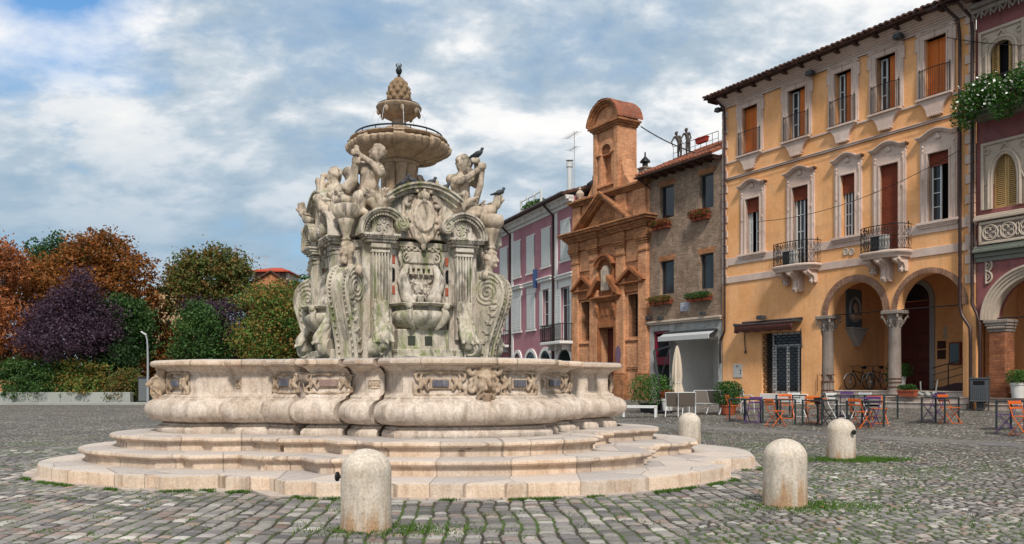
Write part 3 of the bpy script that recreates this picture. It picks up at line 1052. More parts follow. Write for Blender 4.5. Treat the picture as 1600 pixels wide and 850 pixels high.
    for a in (R(236), R(304)):
        q = [(r * math.cos(a) * 1.03, -1.10 + r * math.sin(a) * 1.03, z) for r, z in ((.3, 2.10), (.44, 2.18), (.51, 2.27), (.52, 2.33), (.49, 2.40), (.53, 2.46))]
        b.tube(q, [.04, .05, .055, .055, .05, .045], 7)
        b.add(*place(sculpt([('e', (0, 0, 0), (.06, .05, .06))], .02, .01), (q[-1][0], q[-1][1], 2.44)))
    b.build('basin_strap', ms, bs, 50)
    b = MK(k)
    b.bbox((-.42, -1.34, 1.78), (.42, -1.05, 2.10), .012).bbox((-.46, -1.42, 1.74), (.46, -1.05, 1.80), .012).bbox((-.52, -1.50, 1.60), (.52, -1.05, 1.70), .012).bbox((-.50, -1.46, 1.40), (.50, -1.05, 1.60), .012)
    b.prism([(-.49, 1.70), (-.46, 1.705), (-.455, 1.75), (.455, 1.75), (.46, 1.705), (.49, 1.70)], -1.44, -1.05)
    for i in range(9):
        b.tube(spiral((-.32 + .08 * i, 1.52), .038, .008, i % 2 * PI, i % 2 * PI + 7, 14, -1.463), .010, 5)
    ped = b.build('basin_pedestal', ms, fountain)
    b = MK(k)
    for x in (-.20, .08):
        b.bbox((x - .06, -1.352, 1.86), (x + .06, -1.30, 2.00), .004)
    b.build('pedestal_opening', plain('mossy_hollow', (.045, .05, .035), .9, 0, .4), ped)
    # crest, and the curved pediment above it
    b = MK(k)
    b.prism([(-.60, 3.47), (.60, 3.47), (.56, 3.70), (.62, 4.05), (.60, 4.13), (-.60, 4.13), (-.62, 4.05), (-.56, 3.70)], -1.24, -.7)
    b.build('attic_block', st, fountain)
    b = MK(k)
    b.add(*place(CREST, (0, -1.26, 3.80), 0, .92))
    b.build('crest_relief', M['statue'], fountain, 60)
    b = MK(k)
    rr, zc_ = 1.05, 3.28
    for r0, r1, y in ((.86, .92, -1.34), (.92, .97, -1.42), (.97, 1.0, -1.46)):
        b.ring(0, zc_ + .02, r0, r1, y, -.5, R(50), R(130), 22)
    b.build('top_pediment', ms, fountain, 40)
    # corner herm on a scroll console (built on the diagonal)
    ca = -math.sqrt(.5)
    T0 = frame(MX, MY, k)
    def TD(p):                                # local: x across, -y outwards along the left front diagonal
        c, s = math.cos(-PI / 4), math.sin(-PI / 4)
        p = p - np.array([0, .11, 0])
        q = np.c_[p[:, 0] * c - p[:, 1] * s, p[:, 0] * s + p[:, 1] * c, p[:, 2]]
        return FO(T0)(q)
    prof = [(1.15, 3.02), (1.55, 3.02), (1.72, 2.96), (1.83, 2.84), (1.87, 2.70), (1.85, 2.55), (1.78, 2.36), (1.69, 2.12), (1.61, 1.88), (1.57, 1.66), (1.60, 1.50), (1.68, 1.40), (1.15, 1.40)]
    b = MB(TD)
    n = len(prof)
    vs = [(x, -r, z) for x in (-.17, .17) for r, z in prof]
    fs = [tuple(range(n)), tuple(range(2 * n - 1, n - 1, -1))] + [(i + n, i, (i + 1) % n, (i + 1) % n + n)[::-1] for i in range(n)]
    b.add(vs, [f[::-1] for f in fs])
    for s in (-1, 1):
        b.tube([(s * .165, -r * 1.005, z) for r, z in prof[1:12]], .028, 6)
        b.tube([(s * .07, -r * 1.008, z) for r, z in prof[2:12]], .018, 5)
        b.tube([(s * .172, -(1.60 + .235 * (1 - i / 60) * math.cos(.6 + i * .36)), 2.70 + .235 * (1 - i / 60) * math.sin(.6 + i * .36)) for i in range(58)], .020, 6)
        for i in range(12):
            t = i / 11
            q = np.interp(t, np.linspace(0, 1, 8), [r for r, z in prof[4:12]]), np.interp(t, np.linspace(0, 1, 8), [z for r, z in prof[4:12]])
            b.add(*place(boxVF(.02, .045, .03), (s * .172, -(q[0] - .13 - .02 * (i % 2)), q[1] - .16), 0))
            b.tube([(s * .175, -(q[0] - .22), q[1] - .12), (s * .185, -(q[0] - .12), q[1] - .17), (s * .175, -(q[0] - .06), q[1] - .11)], [.014, .02, .006], 5)
        for i in range(26):
            t = i / 25
            q = np.interp(t, np.linspace(0, 1, 11), [r for r, z in prof[1:12]]), np.interp(t, np.linspace(0, 1, 11), [z for r, z in prof[1:12]])
            b.add(*place(boxVF(.016, .016, .014), (s * .125, -q[0] * 1.012, q[1])))
    herm = b.build('herm', ms, fountain, 40)
    b = MB(TD)
    for z, r, w in ((1.52, 1.72, .13),):
        vs = [(x, -r + w * math.cos(a), z + w * math.sin(a)) for x in (-.26, .26) for a in np.linspace(0, 2 * PI, 18, endpoint=False)]
        b.add(vs, [tuple(range(18))[::-1], tuple(range(18, 36))] + [(i, (i + 1) % 18, (i + 1) % 18 + 18, i + 18) for i in range(18)])
        for s in (-1, 1):
            b.tube([(s * .265, -r + w * (1 - i / 34) * math.cos(i * .42), z + w * (1 - i / 34) * math.sin(i * .42)) for i in range(32)], .014, 5)
    b.build('scroll_foot', ms, herm, 40)
    b = MB(TD)
    b.add(*place(BUST_M if k % 2 == 0 else BUST_F, (0, -1.58, 3.22), R(-12 if k == 0 else 8)))
    b.build('bust', M['statue'], herm, 60)
    b = MB(TD)
    b.lathe([(.05, 3.36), (.075, 3.40), (.05, 3.44), (.075, 3.50), (.11, 3.62), (.135, 3.68), (.13, 3.70), (.17, 3.73), (.205, 3.78), (.21, 3.84), (.185, 3.90), (.13, 3.92), (.10, 3.90)], 20, (0, -1.60, 0), 0, 2 * PI, lambda r, z, a: r * (1 + .06 * math.sin(9 * a + 4 * z) * (z > 3.7) + .05 * math.cos(10 * a) * (3.45 < z < 3.68)))
    b.build('urn', M['statue'], herm, 50)
    # scrolled side consoles that flank the herm, low down
    b = MB(TD)
    for s in (-1, 1):
        q = [(s * .36, -1.20, 2.38), (s * .42, -1.32, 2.2), (s * .47, -1.45, 2.02), (s * .50, -1.50, 1.86)]
        b.tube(q, [.05, .07, .09, .10], 8)
        b.tube([(s * .52, -1.45 + .15 * (1 - i / 40) * math.cos(i * .4), 1.82 + .15 * (1 - i / 40) * math.sin(i * .4)) for i in range(38)], .022, 6)
        vs = [(x, -1.45 + .14 * math.cos(a), 1.82 + .14 * math.sin(a)) for x in (s * .36, s * .51) for a in np.linspace(0, 2 * PI, 18, endpoint=False)]
        b.add(vs, [tuple(range(18)), tuple(range(18, 36))[::-1]] + [(i + 18, (i + 1) % 18 + 18, (i + 1) % 18, i)[::1] for i in range(18)])
    b.build('scroll_console', ms, herm, 40)


for k in range(4):
    sector(k)

# --- the seated figures on the corners (world metres around their seat)
def figure_horn():
    P = [('c', (.02, .02, .10), (.05, .0, .30), .15, .125), ('c', (.05, 0, .30), (.08, -.01, .50), .125, .15), ('c', (-.06, -.01, .58), (.20, .0, .56), .07, .07),
         ('e', (.02, -.10, .46), (.07, .05, .06)), ('e', (.13, -.10, .45), (.07, .05, .06)), ('e', (.08, -.09, .28), (.09, .05, .10)), ('c', (.08, .0, .56), (.17, -.03, .68), .065, .06)]
    P += xf(head_prims(.105, False, 34, 8, False), (.19, -.04, .76), R(-62), R(-16))
    P += [('c', (.21, -.01, .56), (.27, -.15, .43), .062, .052), ('c', (.27, -.15, .43), (.10, -.20, .60), .05, .036), ('c', (.10, -.20, .60), (-.08, -.19, .72), .036, .03), ('e', (-.10, -.19, .74), (.05, .04, .045)),
          ('c', (-.07, -.01, .57), (-.18, -.10, .45), .06, .05), ('c', (-.18, -.10, .45), (-.11, -.17, .60), .045, .034), ('e', (-.10, -.18, .61), (.048, .042, .042))]
    for i in range(4):
        P += [('c', (-.15, -.215, .765 - .018 * i), (-.07, -.235, .76 - .018 * i), .013, .013), ('c', (-.14, -.21, .645 - .018 * i), (-.06, -.225, .635 - .018 * i), .013, .013)]
    P += [('c', (-.10, -.18, .82), (-.12, -.17, .55), .028, .04), ('c', (-.12, -.17, .55), (-.16, -.14, .34), .04, .06), ('c', (-.16, -.14, .34), (-.25, -.10, .24), .06, .085), ('E', (-.29, -.12, .20), (.06, .05, .06))]
    P += [('c', (.0, -.02, .10), (-.04, -.22, .06), .135, .10), ('c', (-.04, -.22, .06), (-.06, -.20, -.12), .10, .07), ('c', (.10, .0, .08), (.14, -.20, .05), .13, .09), ('c', (.14, -.20, .05), (.24, -.18, -.14), .085, .06),
          ('c', (.24, -.18, -.14), (.30, -.2, -.16), .05, .035), ('c', (-.06, -.2, -.12), (.04, -.22, -.16), .06, .04)]
    P += chain([(-.10, .05, .02), (-.28, -.02, .04), (-.42, -.04, -.02), (-.52, -.02, -.10), (-.64, .0, -.06), (-.70, 0, .06)], .12, .05)
    P += [('e', (-.36, -.08, .06), (.13, .10, .09)), ('e', (-.72, 0, .10), (.07, .05, .06)), ('c', (-.18, .12, .25), (-.27, .12, .48), .09, .07), ('e', (-.28, .12, .52), (.09, .08, .08))]
    return P


def figure_staff():
    P = [('c', (.06, .02, .05), (.03, .01, .28), .145, .125), ('c', (.03, .01, .28), (.01, .01, .46), .125, .15), ('c', (-.13, .01, .52), (.12, .0, .53), .072, .068), ('e', (.06, -.10, .42), (.075, .05, .065)), ('e', (-.05, -.10, .41), (.075, .05, .065)),
         ('e', (.05, -.09, .24), (.09, .05, .10)), ('c', (.0, .0, .52), (.06, -.01, .64), .066, .06)]
    P += xf(head_prims(.115, True, 36, 11, False), (.07, -.03, .74), R(66), R(-4))
    P += [('c', (-.13, -.02, .52), (.02, -.20, .42), .066, .052), ('c', (.02, -.20, .42), (.20, -.20, .54), .05, .036), ('c', (.20, -.20, .54), (.34, -.16, .66), .038, .032), ('e', (.37, -.15, .69), (.052, .04, .042)),
          ('c', (.13, .0, .52), (.27, .03, .44), .058, .048), ('c', (.27, .03, .44), (.28, -.08, .72), .044, .03), ('e', (.26, -.10, .78), (.05, .04, .042))]
    for i in range(4):
        P += [('c', (.33, -.2, .715 - .018 * i), (.41, -.195, .705 - .018 * i), .013, .013), ('c', (.22, -.14, .805 - .016 * i), (.31, -.135, .80 - .016 * i), .012, .012)]
    P += [('c', (.38, -.13, .72), (.34, -.13, .40), .028, .036), ('c', (.34, -.13, .40), (.26, -.12, .14), .038, .045)]
    P += [('c', (.05, .0, .06), (.18, -.16, .02), .13, .105), ('c', (.18, -.16, .02), (.36, -.14, -.12), .10, .085), ('c', (.36, -.14, -.12), (.52, -.08, -.2), .08, .06)]
    P += chain([(.0, -.12, .08), (.06, -.22, -.02), (.18, -.25, -.10), (.30, -.24, -.08), (.33, -.22, .0), (.25, -.22, .03)], .055, .03)
    P += chain([(.40, .0, -.02), (.52, .02, .05), (.60, .02, .12), (.62, .02, .26)], .075, .03)
    P += [('c', (.58, .02, .12), (.66, .0, .28), .05, .02), ('c', (.58, .02, .12), (.69, .0, .20), .05, .02), ('c', (.56, .0, .1), (.60, -.02, .30), .04, .02), ('b', (-.12, -.2, -.02), (.10, .05, .07), np.array(Matrix.Rotation(.3, 3, 'Y'))), ('e', (.45, .02, .02), (.14, .10, .09))]
    return P


FA, FB = (sculpt(f(), .0145, .018, fn=lambda F, q: F - .010) for f in (figure_horn, figure_staff))
for k in range(4):
    p = frame(MX, MY, k)(np.array([[-.84, -.84, 3.93]]))[0]
    b = MB(FO(lambda q: q))
    yaw = [0, 0, R(180), R(180)][k]
    VF = FA if k % 2 == 0 else FB
    b.add(*place(VF, (p[0] + (.03 if k == 0 else -.05 if k == 1 else 0), p[1], 3.99), yaw, 1.0))
    b.build('triton_figure', M['statue'], fountain, 60)

# --- tiers above
def tier(p):
    return np.c_[p[:, 0] * .955 + FC[0], p[:, 1] * .955 + FC[1], np.interp(p[:, 2], (4.4, 4.86, 4.92, 5.40, 5.51, 5.62, 5.745, 5.935, 6.29, 6.6), (4.25, 4.80, 4.87, 5.14, 5.21, 5.42, 5.56, 5.77, 6.24, 6.55))]
b = MB(FO(tier))
for i in range(8):
    a = i * PI / 4 + .3
    b.lathe([(.105, 4.40), (.105, 4.48), (.085, 4.5), (.085, 4.76), (.105, 4.79), (.115, 4.86)], 12, (.22 * math.cos(a), .22 * math.sin(a), 0))
b.lathe([(.17, 4.4), (.17, 4.86), (.34, 4.865), (.36, 4.90), (.34, 4.93)], 8)
b.build('clustered_column', M['bowl'], fountain, 35)


def gad(r, z, a):
    return r * (1 + .06 * abs(math.sin(a * 20)) * (1 if 5.02 < z < 5.37 else 0))


b = MB(FO(tier))
b.lathe([(.33, 4.92), (.38, 4.94), (.40, 4.97), (.55, 5.02), (.68, 5.08), (.765, 5.16), (.81, 5.23), (.825, 5.30), (.805, 5.36), (.76, 5.40), (.74, 5.415), (.79, 5.44), (.825, 5.47), (.825, 5.495), (.79, 5.51), (.70, 5.50), (.4, 5.42)], 160, (0, 0, 0), 0, 2 * PI, gad)
bowl = b.build('upper_bowl', M['bowl'], fountain, 30)
b = MB(FO(tier))
for i in range(8):
    a = i * PI / 4 + R(-82)
    ca, sa = math.cos(a), math.sin(a)
    for w in (-.05, 0, .05):
        b.tube([(r * ca - w * sa * (r / .8), r * sa + w * ca * (r / .8), z) for r, z in ((.44, 4.96), (.58, 5.02), (.71, 5.08), (.80, 5.16), (.845, 5.24), (.855, 5.31), (.82, 5.37), (.79, 5.42), (.835, 5.46))], [.03, .035, .04, .045, .05, .05, .045, .04, .04], 6)
    b.add(*place(sculpt([('e', (0, 0, 0), (.045, .045, .045))], .015, .01), (.80 * ca - .05 * sa, .80 * sa + .05 * ca, 5.42)))
    b.add(*place(sculpt([('e', (0, 0, 0), (.045, .045, .045))], .015, .01), (.80 * ca + .05 * sa, .80 * sa - .05 * ca, 5.42)))
b.build('bowl_strap', M['bowl'], bowl, 50)
b = MB(FO(tier))
b.tube([(.74 * math.cos(a), .74 * math.sin(a), 5.545) for a in np.linspace(0, 2 * PI, 48, endpoint=False)], .008, 5, True)
b.tube([(.355 * math.cos(a), .355 * math.sin(a), 5.945) for a in np.linspace(0, 2 * PI, 32, endpoint=False)], .007, 5, True)
for i in range(16):
    a = i * PI / 8
    b.tube([(.74 * math.cos(a), .74 * math.sin(a), 5.49), (.74 * math.cos(a), .74 * math.sin(a), 5.55)], .007, 4)
b.build('metal_ring', M['black'], bowl)
b = MB(FO(tier))
b.lathe([(.18, 5.40), (.24, 5.44), (.285, 5.52), (.27, 5.56), (.285, 5.60), (.24, 5.615), (.14, 5.63), (.115, 5.68), (.13, 5.74), (.17, 5.76)], 48, (0, 0, 0), 0, 2 * PI, lambda r, z, a: r * (1 + .07 * math.sin(8 * a) * (5.43 < z < 5.61)))
b.build('stem', M['bowl'], fountain, 40)
b = MB(FO(tier))
b.lathe([(.13, 5.735), (.19, 5.755), (.27, 5.79), (.32, 5.83), (.345, 5.86), (.37, 5.88), (.385, 5.915), (.37, 5.935), (.30, 5.93), (.10, 5.90)], 8 * 6, (0, 0, 0), 0, 2 * PI, lambda r, z, a: r * (.965 + .035 / max(.92, math.cos((a + .2) % (PI / 4) - PI / 8)) / 1.0))
for i in range(8):
    a = i * PI / 4 + .3
    b.add(*place(sculpt([('e', (0, 0, 0), (.035, .035, .055))], .014, .01), (.345 * math.cos(a), .345 * math.sin(a), 5.84)))
small = b.build('small_bowl', M['bowl'], fountain, 30)
# pinecone: a spiral lattice of raised scales
b = MB(FO(tier))
prof = [(math.sin(min(1, t * 1.0) * PI) ** .0 * 0 +   .19 * (1 - max(0, (t - .38) / .62) ** 2.4) ** .75 * (.80 + .20 * min(1, t / .3)), 5.89 + .42 * t) for t in np.linspace(0, 1, 60)]
b.lathe(prof, 120, (0, 0, 0), 0, 2 * PI, lambda r, z, a: r * (1 + .26 * (max(0, math.sin(a * 9 / 1 + (z - 5.9) * 48) * .5 + .5) * max(0, math.sin(a * 9 - (z - 5.9) * 48) * .5 + .5)) ** .7 - .10))
b.build('pinecone', M['cone'], fountain, 60)
b = MB(FO(tier))
b.lathe([(.02, 6.28), (.03, 6.32), (.02, 6.34), (.045, 6.37), (.055, 6.41), (.045, 6.44), (.02, 6.45)], 14)
for i in range(8):
    a = i * PI / 4
    b.tube([(.02 * math.cos(a), .02 * math.sin(a), 6.44), (.045 * math.cos(a), .045 * math.sin(a), 6.49), (.05 * math.cos(a), .05 * math.sin(a), 6.515)], .006, 4)
b.build('finial_nozzle', M['black'], fountain)
b = MB(FO(tier))
for i in range(8):
    a = i * PI / 4
    b.tube([((.05 + .06 * t) * math.cos(a), (.05 + .06 * t) * math.sin(a), 6.51 + .09 * t - .16 * t * t) for t in np.linspace(0, 1, 7)], .003, 4)
for i in range(8):
    a = i * PI / 4 + .3
    b.tube([((.385 + .12 * t) * math.cos(a), (.385 + .12 * t) * math.sin(a), 5.86 - .36 * t * t - .02 * t) for t in np.linspace(0, 1, 9)], .0045, 4)
for k in range(2):
    q = frame(MX, MY, k * 3)(np.array([[.03, -1.66, 2.2]]))[0] - np.array([FC[0], FC[1], 0])
    b.tube([(q[0], q[1], z) for z in np.linspace(2.27, 1.42, 6)], .006, 4)
b.build('water_jet', M['jet'], fountain)

# --- pigeons
def pigeon_prims():
    return [('e', (0, 0, .10), (.075, .13, .075), np.array(Matrix.Rotation(R(-24), 3, 'X'))), ('c', (0, -.09, .14), (0, -.12, .21), .045, .034), ('e', (0, -.125, .225), (.034, .042, .034)), ('c', (0, -.16, .222), (0, -.185, .215), .011, .004),
            ('c', (0, .10, .07), (0, .25, .02), .04, .022), ('c', (-.045, -.02, .12), (-.035, .18, .06), .04, .015), ('c', (.045, -.02, .12), (.035, .18, .06), .04, .015),
            ('c', (-.025, -.01, .04), (-.025, -.02, 0), .012, .008), ('c', (.025, -.01, .04), (.025, -.02, 0), .012, .008)]


PIG = place(sculpt(pigeon_prims(), .014, .016), sc=.62)
M['pigeon'] = plain('pigeon_feathers', (.045, .048, .055), .6, 0, .5, 14)


def m_pt(x, y, z, k=0):
    return frame(MX, MY, k)(np.array([[x, y, z]]))[0]


pig_me = None
pf0 = frame(MX, MY, 0)(np.array([[-.86, -.86, 0]]))[0]
pf1 = frame(MX, MY, 1)(np.array([[-.86, -.86, 0]]))[0]
for (loc, rz, lab) in (
        ((pf1[0] + .22, pf1[1] - .11, 4.815), R(70), 'dark pigeon perched on the raised hand of the bearded stone figure'),
        ((pf1[0] + .56, pf1[1] - .0, 4.235), R(120), 'dark pigeon on the curled tail beside the bearded stone figure'),
        (tuple(m_pt(-.34, -1.30, 4.205)), R(60), 'leftmost of the pigeons resting on the curved pediment under the bowl'),
        (tuple(m_pt(-.14, -1.25, 4.268)), R(-60), 'pigeon with raised tail, second from the left on the curved pediment'),
        (tuple(m_pt(.14, -1.25, 4.268)), R(110), 'pigeon on the curved pediment just right of its middle'),
        (tuple(m_pt(.36, -1.28, 4.195)), R(80), 'rightmost of the pigeons resting on the curved pediment under the bowl')):
    if pig_me is None:
        b = MB(); b.add(*PIG)
        o = b.build('pigeon', M['pigeon'], None, 60)
        pig_me = o.data
    else:
        o = bpy.data.objects.new('pigeon', pig_me)
        COL.objects.link(o)
    o.location = loc
    o.rotation_euler = (0, 0, rz)
    tag(o, lab, 'pigeon', 'pigeons on the fountain')

# ------------------------------------------------------------------ the row of houses: one street frame
FD = np.array([.5204, -.8539])               # along the row, towards the camera
FI = np.array([.8539, .5204])                # into the houses
F0 = np.array([9.79, 38.09])                 # corner between the brick house and the orange house
FRZ = math.atan2(FD[1], FD[0])
FL, XV, FPX, HY = 33.0, 20.0, 1280.0, 598.0


def fac(x, y, dep=0.):
    """photo pixel -> (along, height) on the plane of the facades, dep metres behind it"""
    a = FL + dep / .8539
    Z = FPX * a / (x - XV)
    X = (x - 800) / FPX * Z
    s = (X - F0[0]) * FD[0] + (Z - F0[1]) * FD[1]
    return s, EYE + (HY - y) * Z / FPX


def fs(x, dep=0.):
    return fac(x, 0, dep)[0]


def fz(x, y, dep=0.):
    return fac(x, y, dep)[1]


def st_pt(s, y, z=0.):
    p = F0 + s * FD + y * FI
    return (p[0], p[1], z)


def ground_z(x, y):
    t = (x - F0[0]) * FI[0] + (y - F0[1]) * FI[1]
    return .42 * np.clip(1 + t / 9.5, 0, 1)


class House:
    def __init__(s, name, s0, label, cat, rz=None, org=None):
        s.s0 = s0
        s.o = empty(name, org or st_pt(s0, 0, 0), FRZ if rz is None else rz, label, cat)

    def mb(s):
        s0 = s.s0
        return MB(lambda p: p - np.array([s0, 0, 0]))

    def ch(s, name, mb, m, parent=None, smooth=35):
        return mb.build(name, m, parent or s.o, smooth)


M['orange'] = plaster('orange_plaster', lin('#f4b984', .97), lin('#e6a56b', .93), (.46, .25, .12), .5)
M['trim'] = plaster('pinkish_stone_trim', lin('#d9c2b4', .95), lin('#c8ac9c', .9), (.25, .16, .12), .3)
M['maroon'] = plaster('maroon_plaster', lin('#9a6260', .95), lin('#875251', .9), (.06, .03, .03), .4)
M['pink'] = plaster('pink_plaster', lin('#ba858d', .95), lin('#a6727b', .92), (.30, .15, .17), .3)
M['white'] = plaster('white_paint', (.74, .72, .69), (.66, .63, .59), (.3, .26, .22), .2)
M['cream'] = plaster('cream_stone', lin('#cdbcaa', .9), lin('#b8a592', .9), (.2, .16, .11), .4)
M['grey'] = plaster('grey_plaster', (.36, .35, .34), (.29, .28, .27), (.12, .11, .10), .3)
M['church'] = bricks('church_brick', lin('#dc9c6e', 1.0), lin('#c38057', .95), lin('#caa488', .95), .28, .075, .010, lin('#e6ad84', 1.0), .5, .9)
M['churchtrim'] = bricks('church_brick_trim', lin('#cc8c63', .95), lin('#aa704b', .9), lin('#a5835f', .85), .28, .06, .008, lin('#80553c', .85), .55, .9)
M['browntrim'] = stone('church_cornice_stone', lin('#b5754c', .9), lin('#8f5836', .85), (.12, .07, .04), .5)
M['brick'] = bricks('old_brown_brick', lin('#a88d78', .95), lin('#86705f', .9), lin('#ab9885', .88), .26, .075, .012, lin('#8d6a54', .8), .45, .7)
M['archbrick'] = bricks('arch_brick', lin('#a5765c', .9), lin('#8b6350', .85), lin('#b49a85', .85), .06, .30, .010)
M['tile'] = stone('terracotta_tile', lin('#b5694a', .85), lin('#8a4c38', .8), (.10, .07, .05), .6, dirt=(.20, .17, .14), dirt_a=.4, crack=False)
M['darktile'] = stone('old_roof_tile', lin('#6e4a3c', .8), lin('#4a342c', .8), (.06, .045, .04), .6, crack=False)
M['wood'] = plain('dark_timber', lin('#4a3026', .8), .8, 0, .3, 5)
M['soffit'] = plaster('eave_soffit', lin('#b09080', .8), lin('#9a7c6e', .8))
M['shutter_or'] = plain('orange_wood_shutter', lin('#c9691d', .95), .6, 0, .14, 6)
M['roller'] = plain('brown_roller_blind', lin('#8a4026', .9), .7, 0, .2, 8)
M['louver'] = plain('tan_louvre', lin('#c09a62', .9), .7, 0, .15, 8)
M['door'] = plain('dark_red_door', lin('#5a231a', .9), .6, 0, .2, 5)
M['pipe'] = plain('brown_downpipe', lin('#43302c', .9), .45, .4, .2, 4)
M['frame'] = plain('white_window_frame', (.66, .66, .65), .5, 0, .06)
M['greyframe'] = plain('dark_grey_frame', (.05, .052, .055), .5, .2)
m_, nt_, b_ = new_mat('window_glass', .06, 0, .6)
b_.inputs['Base Color'].default_value = (.016, .019, .022, 1)
M['glass'] = m_
M['ac'] = plain('air_conditioner_shell', (.42, .41, .39), .6)
M['awn_brown'] = plain('brown_awning_cloth', lin('#6b4038', .8), .9)
M['awn_white'] = plain('white_awning_cloth', (.44, .44, .44), .8)
M['concrete'] = plaster('pale_concrete', (.34, .35, .32), (.27, .28, .255), (.2, .2, .17), .3)
M['geranium'] = leaf_mat('geranium', [(.035, .07, .015), (.05, .10, .02), (.33, .05, .02), (.42, .09, .03)], .6, .2)
M['greenleaf'] = leaf_mat('pot_plant_leaves', [(.02, .055, .010), (.045, .11, .02), (.08, .17, .035)], .5, .2)
M['whiteflower'] = leaf_mat('climber_with_white_flowers', [(.025, .075, .010), (.04, .12, .015), (.06, .16, .02), (.05, .13, .02), (.05, .13, .02)], .5, .2)
M['petal'] = plain('white_petals', (.75, .75, .68), .7)
M['terracotta'] = plain('terracotta_pot', lin('#a8553a', .85), .8, 0, .15)
M['whitepot'] = plain('white_pot', (.62, .60, .56), .6)


def leaf_cloud(n, pts_fn, size, seed=0, flat=.25, asp=.55):
    """n small leaf quads; pts_fn(rng, n) gives centres"""
    g = np.random.default_rng(seed)
    c = pts_fn(g, n)
    n = len(c)
    d = g.normal(size=(n, 3)); d[:, 2] += flat; d /= np.linalg.norm(d, axis=1)[:, None]
    t = g.normal(size=(n, 3)); t -= d * (t * d).sum(1)[:, None]; t /= np.linalg.norm(t, axis=1)[:, None] + 1e-9
    b = np.cross(d, t)
    s = (size * g.uniform(.6, 1.3, n))[:, None]
    V = np.stack([c - t * s * .5, c + b * s * asp * .5 + d * s * .08, c + t * s * .5, c - b * s * asp * .5 + d * s * .08], 1).reshape(-1, 3)
    F = np.arange(4 * n).reshape(n, 4)
    return V, F


def in_box(a, b):
    a, b = np.array(a), np.array(b)
    def f(g, n):
        q = g.uniform(-1, 1, (n * 2, 3))
        q = q[(np.abs(q) ** 2.6).sum(1) < 1.0 + .4 * g.random(len(q))][:n]
        return (a + b) / 2 + q * (b - a) / 2
    return f


def bars(mb, x0, x1, z0, z1, y, n, r=.012, top=.018):
    mb.bar((x0, y, z1), (x1, y, z1), top * 1.6, top)
    mb.bar((x0, y, z0), (x1, y, z0), top, top)
    for i in range(n):
        x = x0 + (x1 - x0) * (i + .5) / n
        mb.bar((x, y, z0), (x, y, z1), r)


def sash(h, par, a, b, c, d, y, mf, mullions=1, rails=2, w=.05):
    """a window: frame part with a pane as sub-part"""
    m = h.mb()
    for p, q in (((a, c), (a + w, d)), ((b - w, c), (b, d)), ((a + w, d - w), (b - w, d)), ((a + w, c), (b - w, c + w))):
        m.box((p[0], y - .03, p[1]), (q[0], y + .03, q[1]))
    for i in range(mullions):
        x = a + (b - a) * (i + 1) / (mullions + 1)
        m.box((x - w * .4, y - .028, c + w), (x + w * .4, y + .028, d - w))
    for i in range(rails):
        z = c + (d - c) * (i + 1) / (rails + 1)
        m.box((a + w, y - .02, z - .015), (b - w, y + .02, z + .015))
    f = h.ch('window', m, mf, par)
    g = h.mb()
    g.add([(a + .01, y + .005, c + .01), (b - .01, y + .005, c + .01), (b - .01, y + .005, d - .01), (a + .01, y + .005, d - .01)], [(0, 1, 2, 3)])
    h.ch('pane', g, M['glass'], f)
    return f


def tile_roof(h, x0, x1, y0, z0, y1, z1, m, pitch=.22, r=.075, name='roof', par=None, edge=True):
    """sloping roof: boards below, rows of half-round tiles running down the slope"""
    mb = h.mb()
    mb.add([(x0, y0, z0), (x1, y0, z0), (x1, y1, z1), (x0, y1, z1), (x0, y0, z0 - .10), (x1, y0, z0 - .10), (x1, y1, z1 - .10), (x0, y1, z1 - .10)],
           [(0, 1, 2, 3), (7, 6, 5, 4), (4, 5, 1, 0), (5, 6, 2, 1), (7, 4, 0, 3), (6, 7, 3, 2)])
    n = max(1, int((x1 - x0) / pitch))
    L = math.hypot(y1 - y0, z1 - z0)
    rows = min(14, max(2, int(L / .40)))
    g = np.random.default_rng(int(abs(x0 * 100)) + 1)
    for i in range(n):
        x = x0 + (x1 - x0) * (i + .5) / n
        for j in range(rows):
            t0, t1 = j / rows - .02, (j + 1) / rows
            dx, dz = g.normal(0, .012), abs(g.normal(0, .008))
            p0 = np.array([x + dx, y0 + (y1 - y0) * t0, z0 + (z1 - z0) * t0 + .012 + dz])
            p1 = np.array([x + g.normal(0, .01), y0 + (y1 - y0) * t1, z0 + (z1 - z0) * t1 - .004])
            vs = []
            for p, rr in ((p0, r * 1.08), (p1, r * .9)):
                for k in range(6):
                    a = PI * k / 5
                    vs.append((p[0] + rr * math.cos(a), p[1], p[2] + rr * math.sin(a) * .95))
            fs = [(k, k + 1, k + 7, k + 6) for k in range(5)] + [(0, 5, 4, 3, 2, 1)]
            mb.add(vs, fs)
    return h.ch(name, mb, m, par, 40)


# ================================================================== orange house with the portico
Y = House('orange_house', 0., 'orange plastered three-storey house with a two-arched portico and pale stone window surrounds', 'house')
S1 = fs(1525)
ZG, ZT = .25, 14.05
WIN2 = [(1161, 1185), (1232, 1260), (1305, 1332), (1370, 1401), (1446, 1480)]
WIN1 = [(1166, 1188), (1239, 1264), (1315, 1337), (1376, 1405), (1451, 1484)]
w2 = [(fs(a), fs(b)) for a, b in WIN2]
w1 = [(fs(a), fs(b)) for a, b in WIN1]
Z2 = (11.53, 13.66)
Z1 = (7.08, 9.52)
ZB = 6.25
arc = [((fs(1284) + fs(1391.5)) / 2, (fs(1391.5) - fs(1284)) / 2), ((fs(1393.5) + fs(1514)) / 2, (fs(1514) - fs(1393.5)) / 2)]
RI = 1.24
SPR = 4.02
mb = Y.mb()
holes = [(a, b, *Z2) for a, b in w2] + [(a, b, (ZB if i in (1, 3) else Z1[0]), Z1[1]) for i, (a, b) in enumerate(w1)]
mb.wall(0, S1, 5.86, ZT, holes, 0, .30)
sd0, sd1, sdz = fs(1190), fs(1252), (fz(1221, 615), fz(1221, 519))
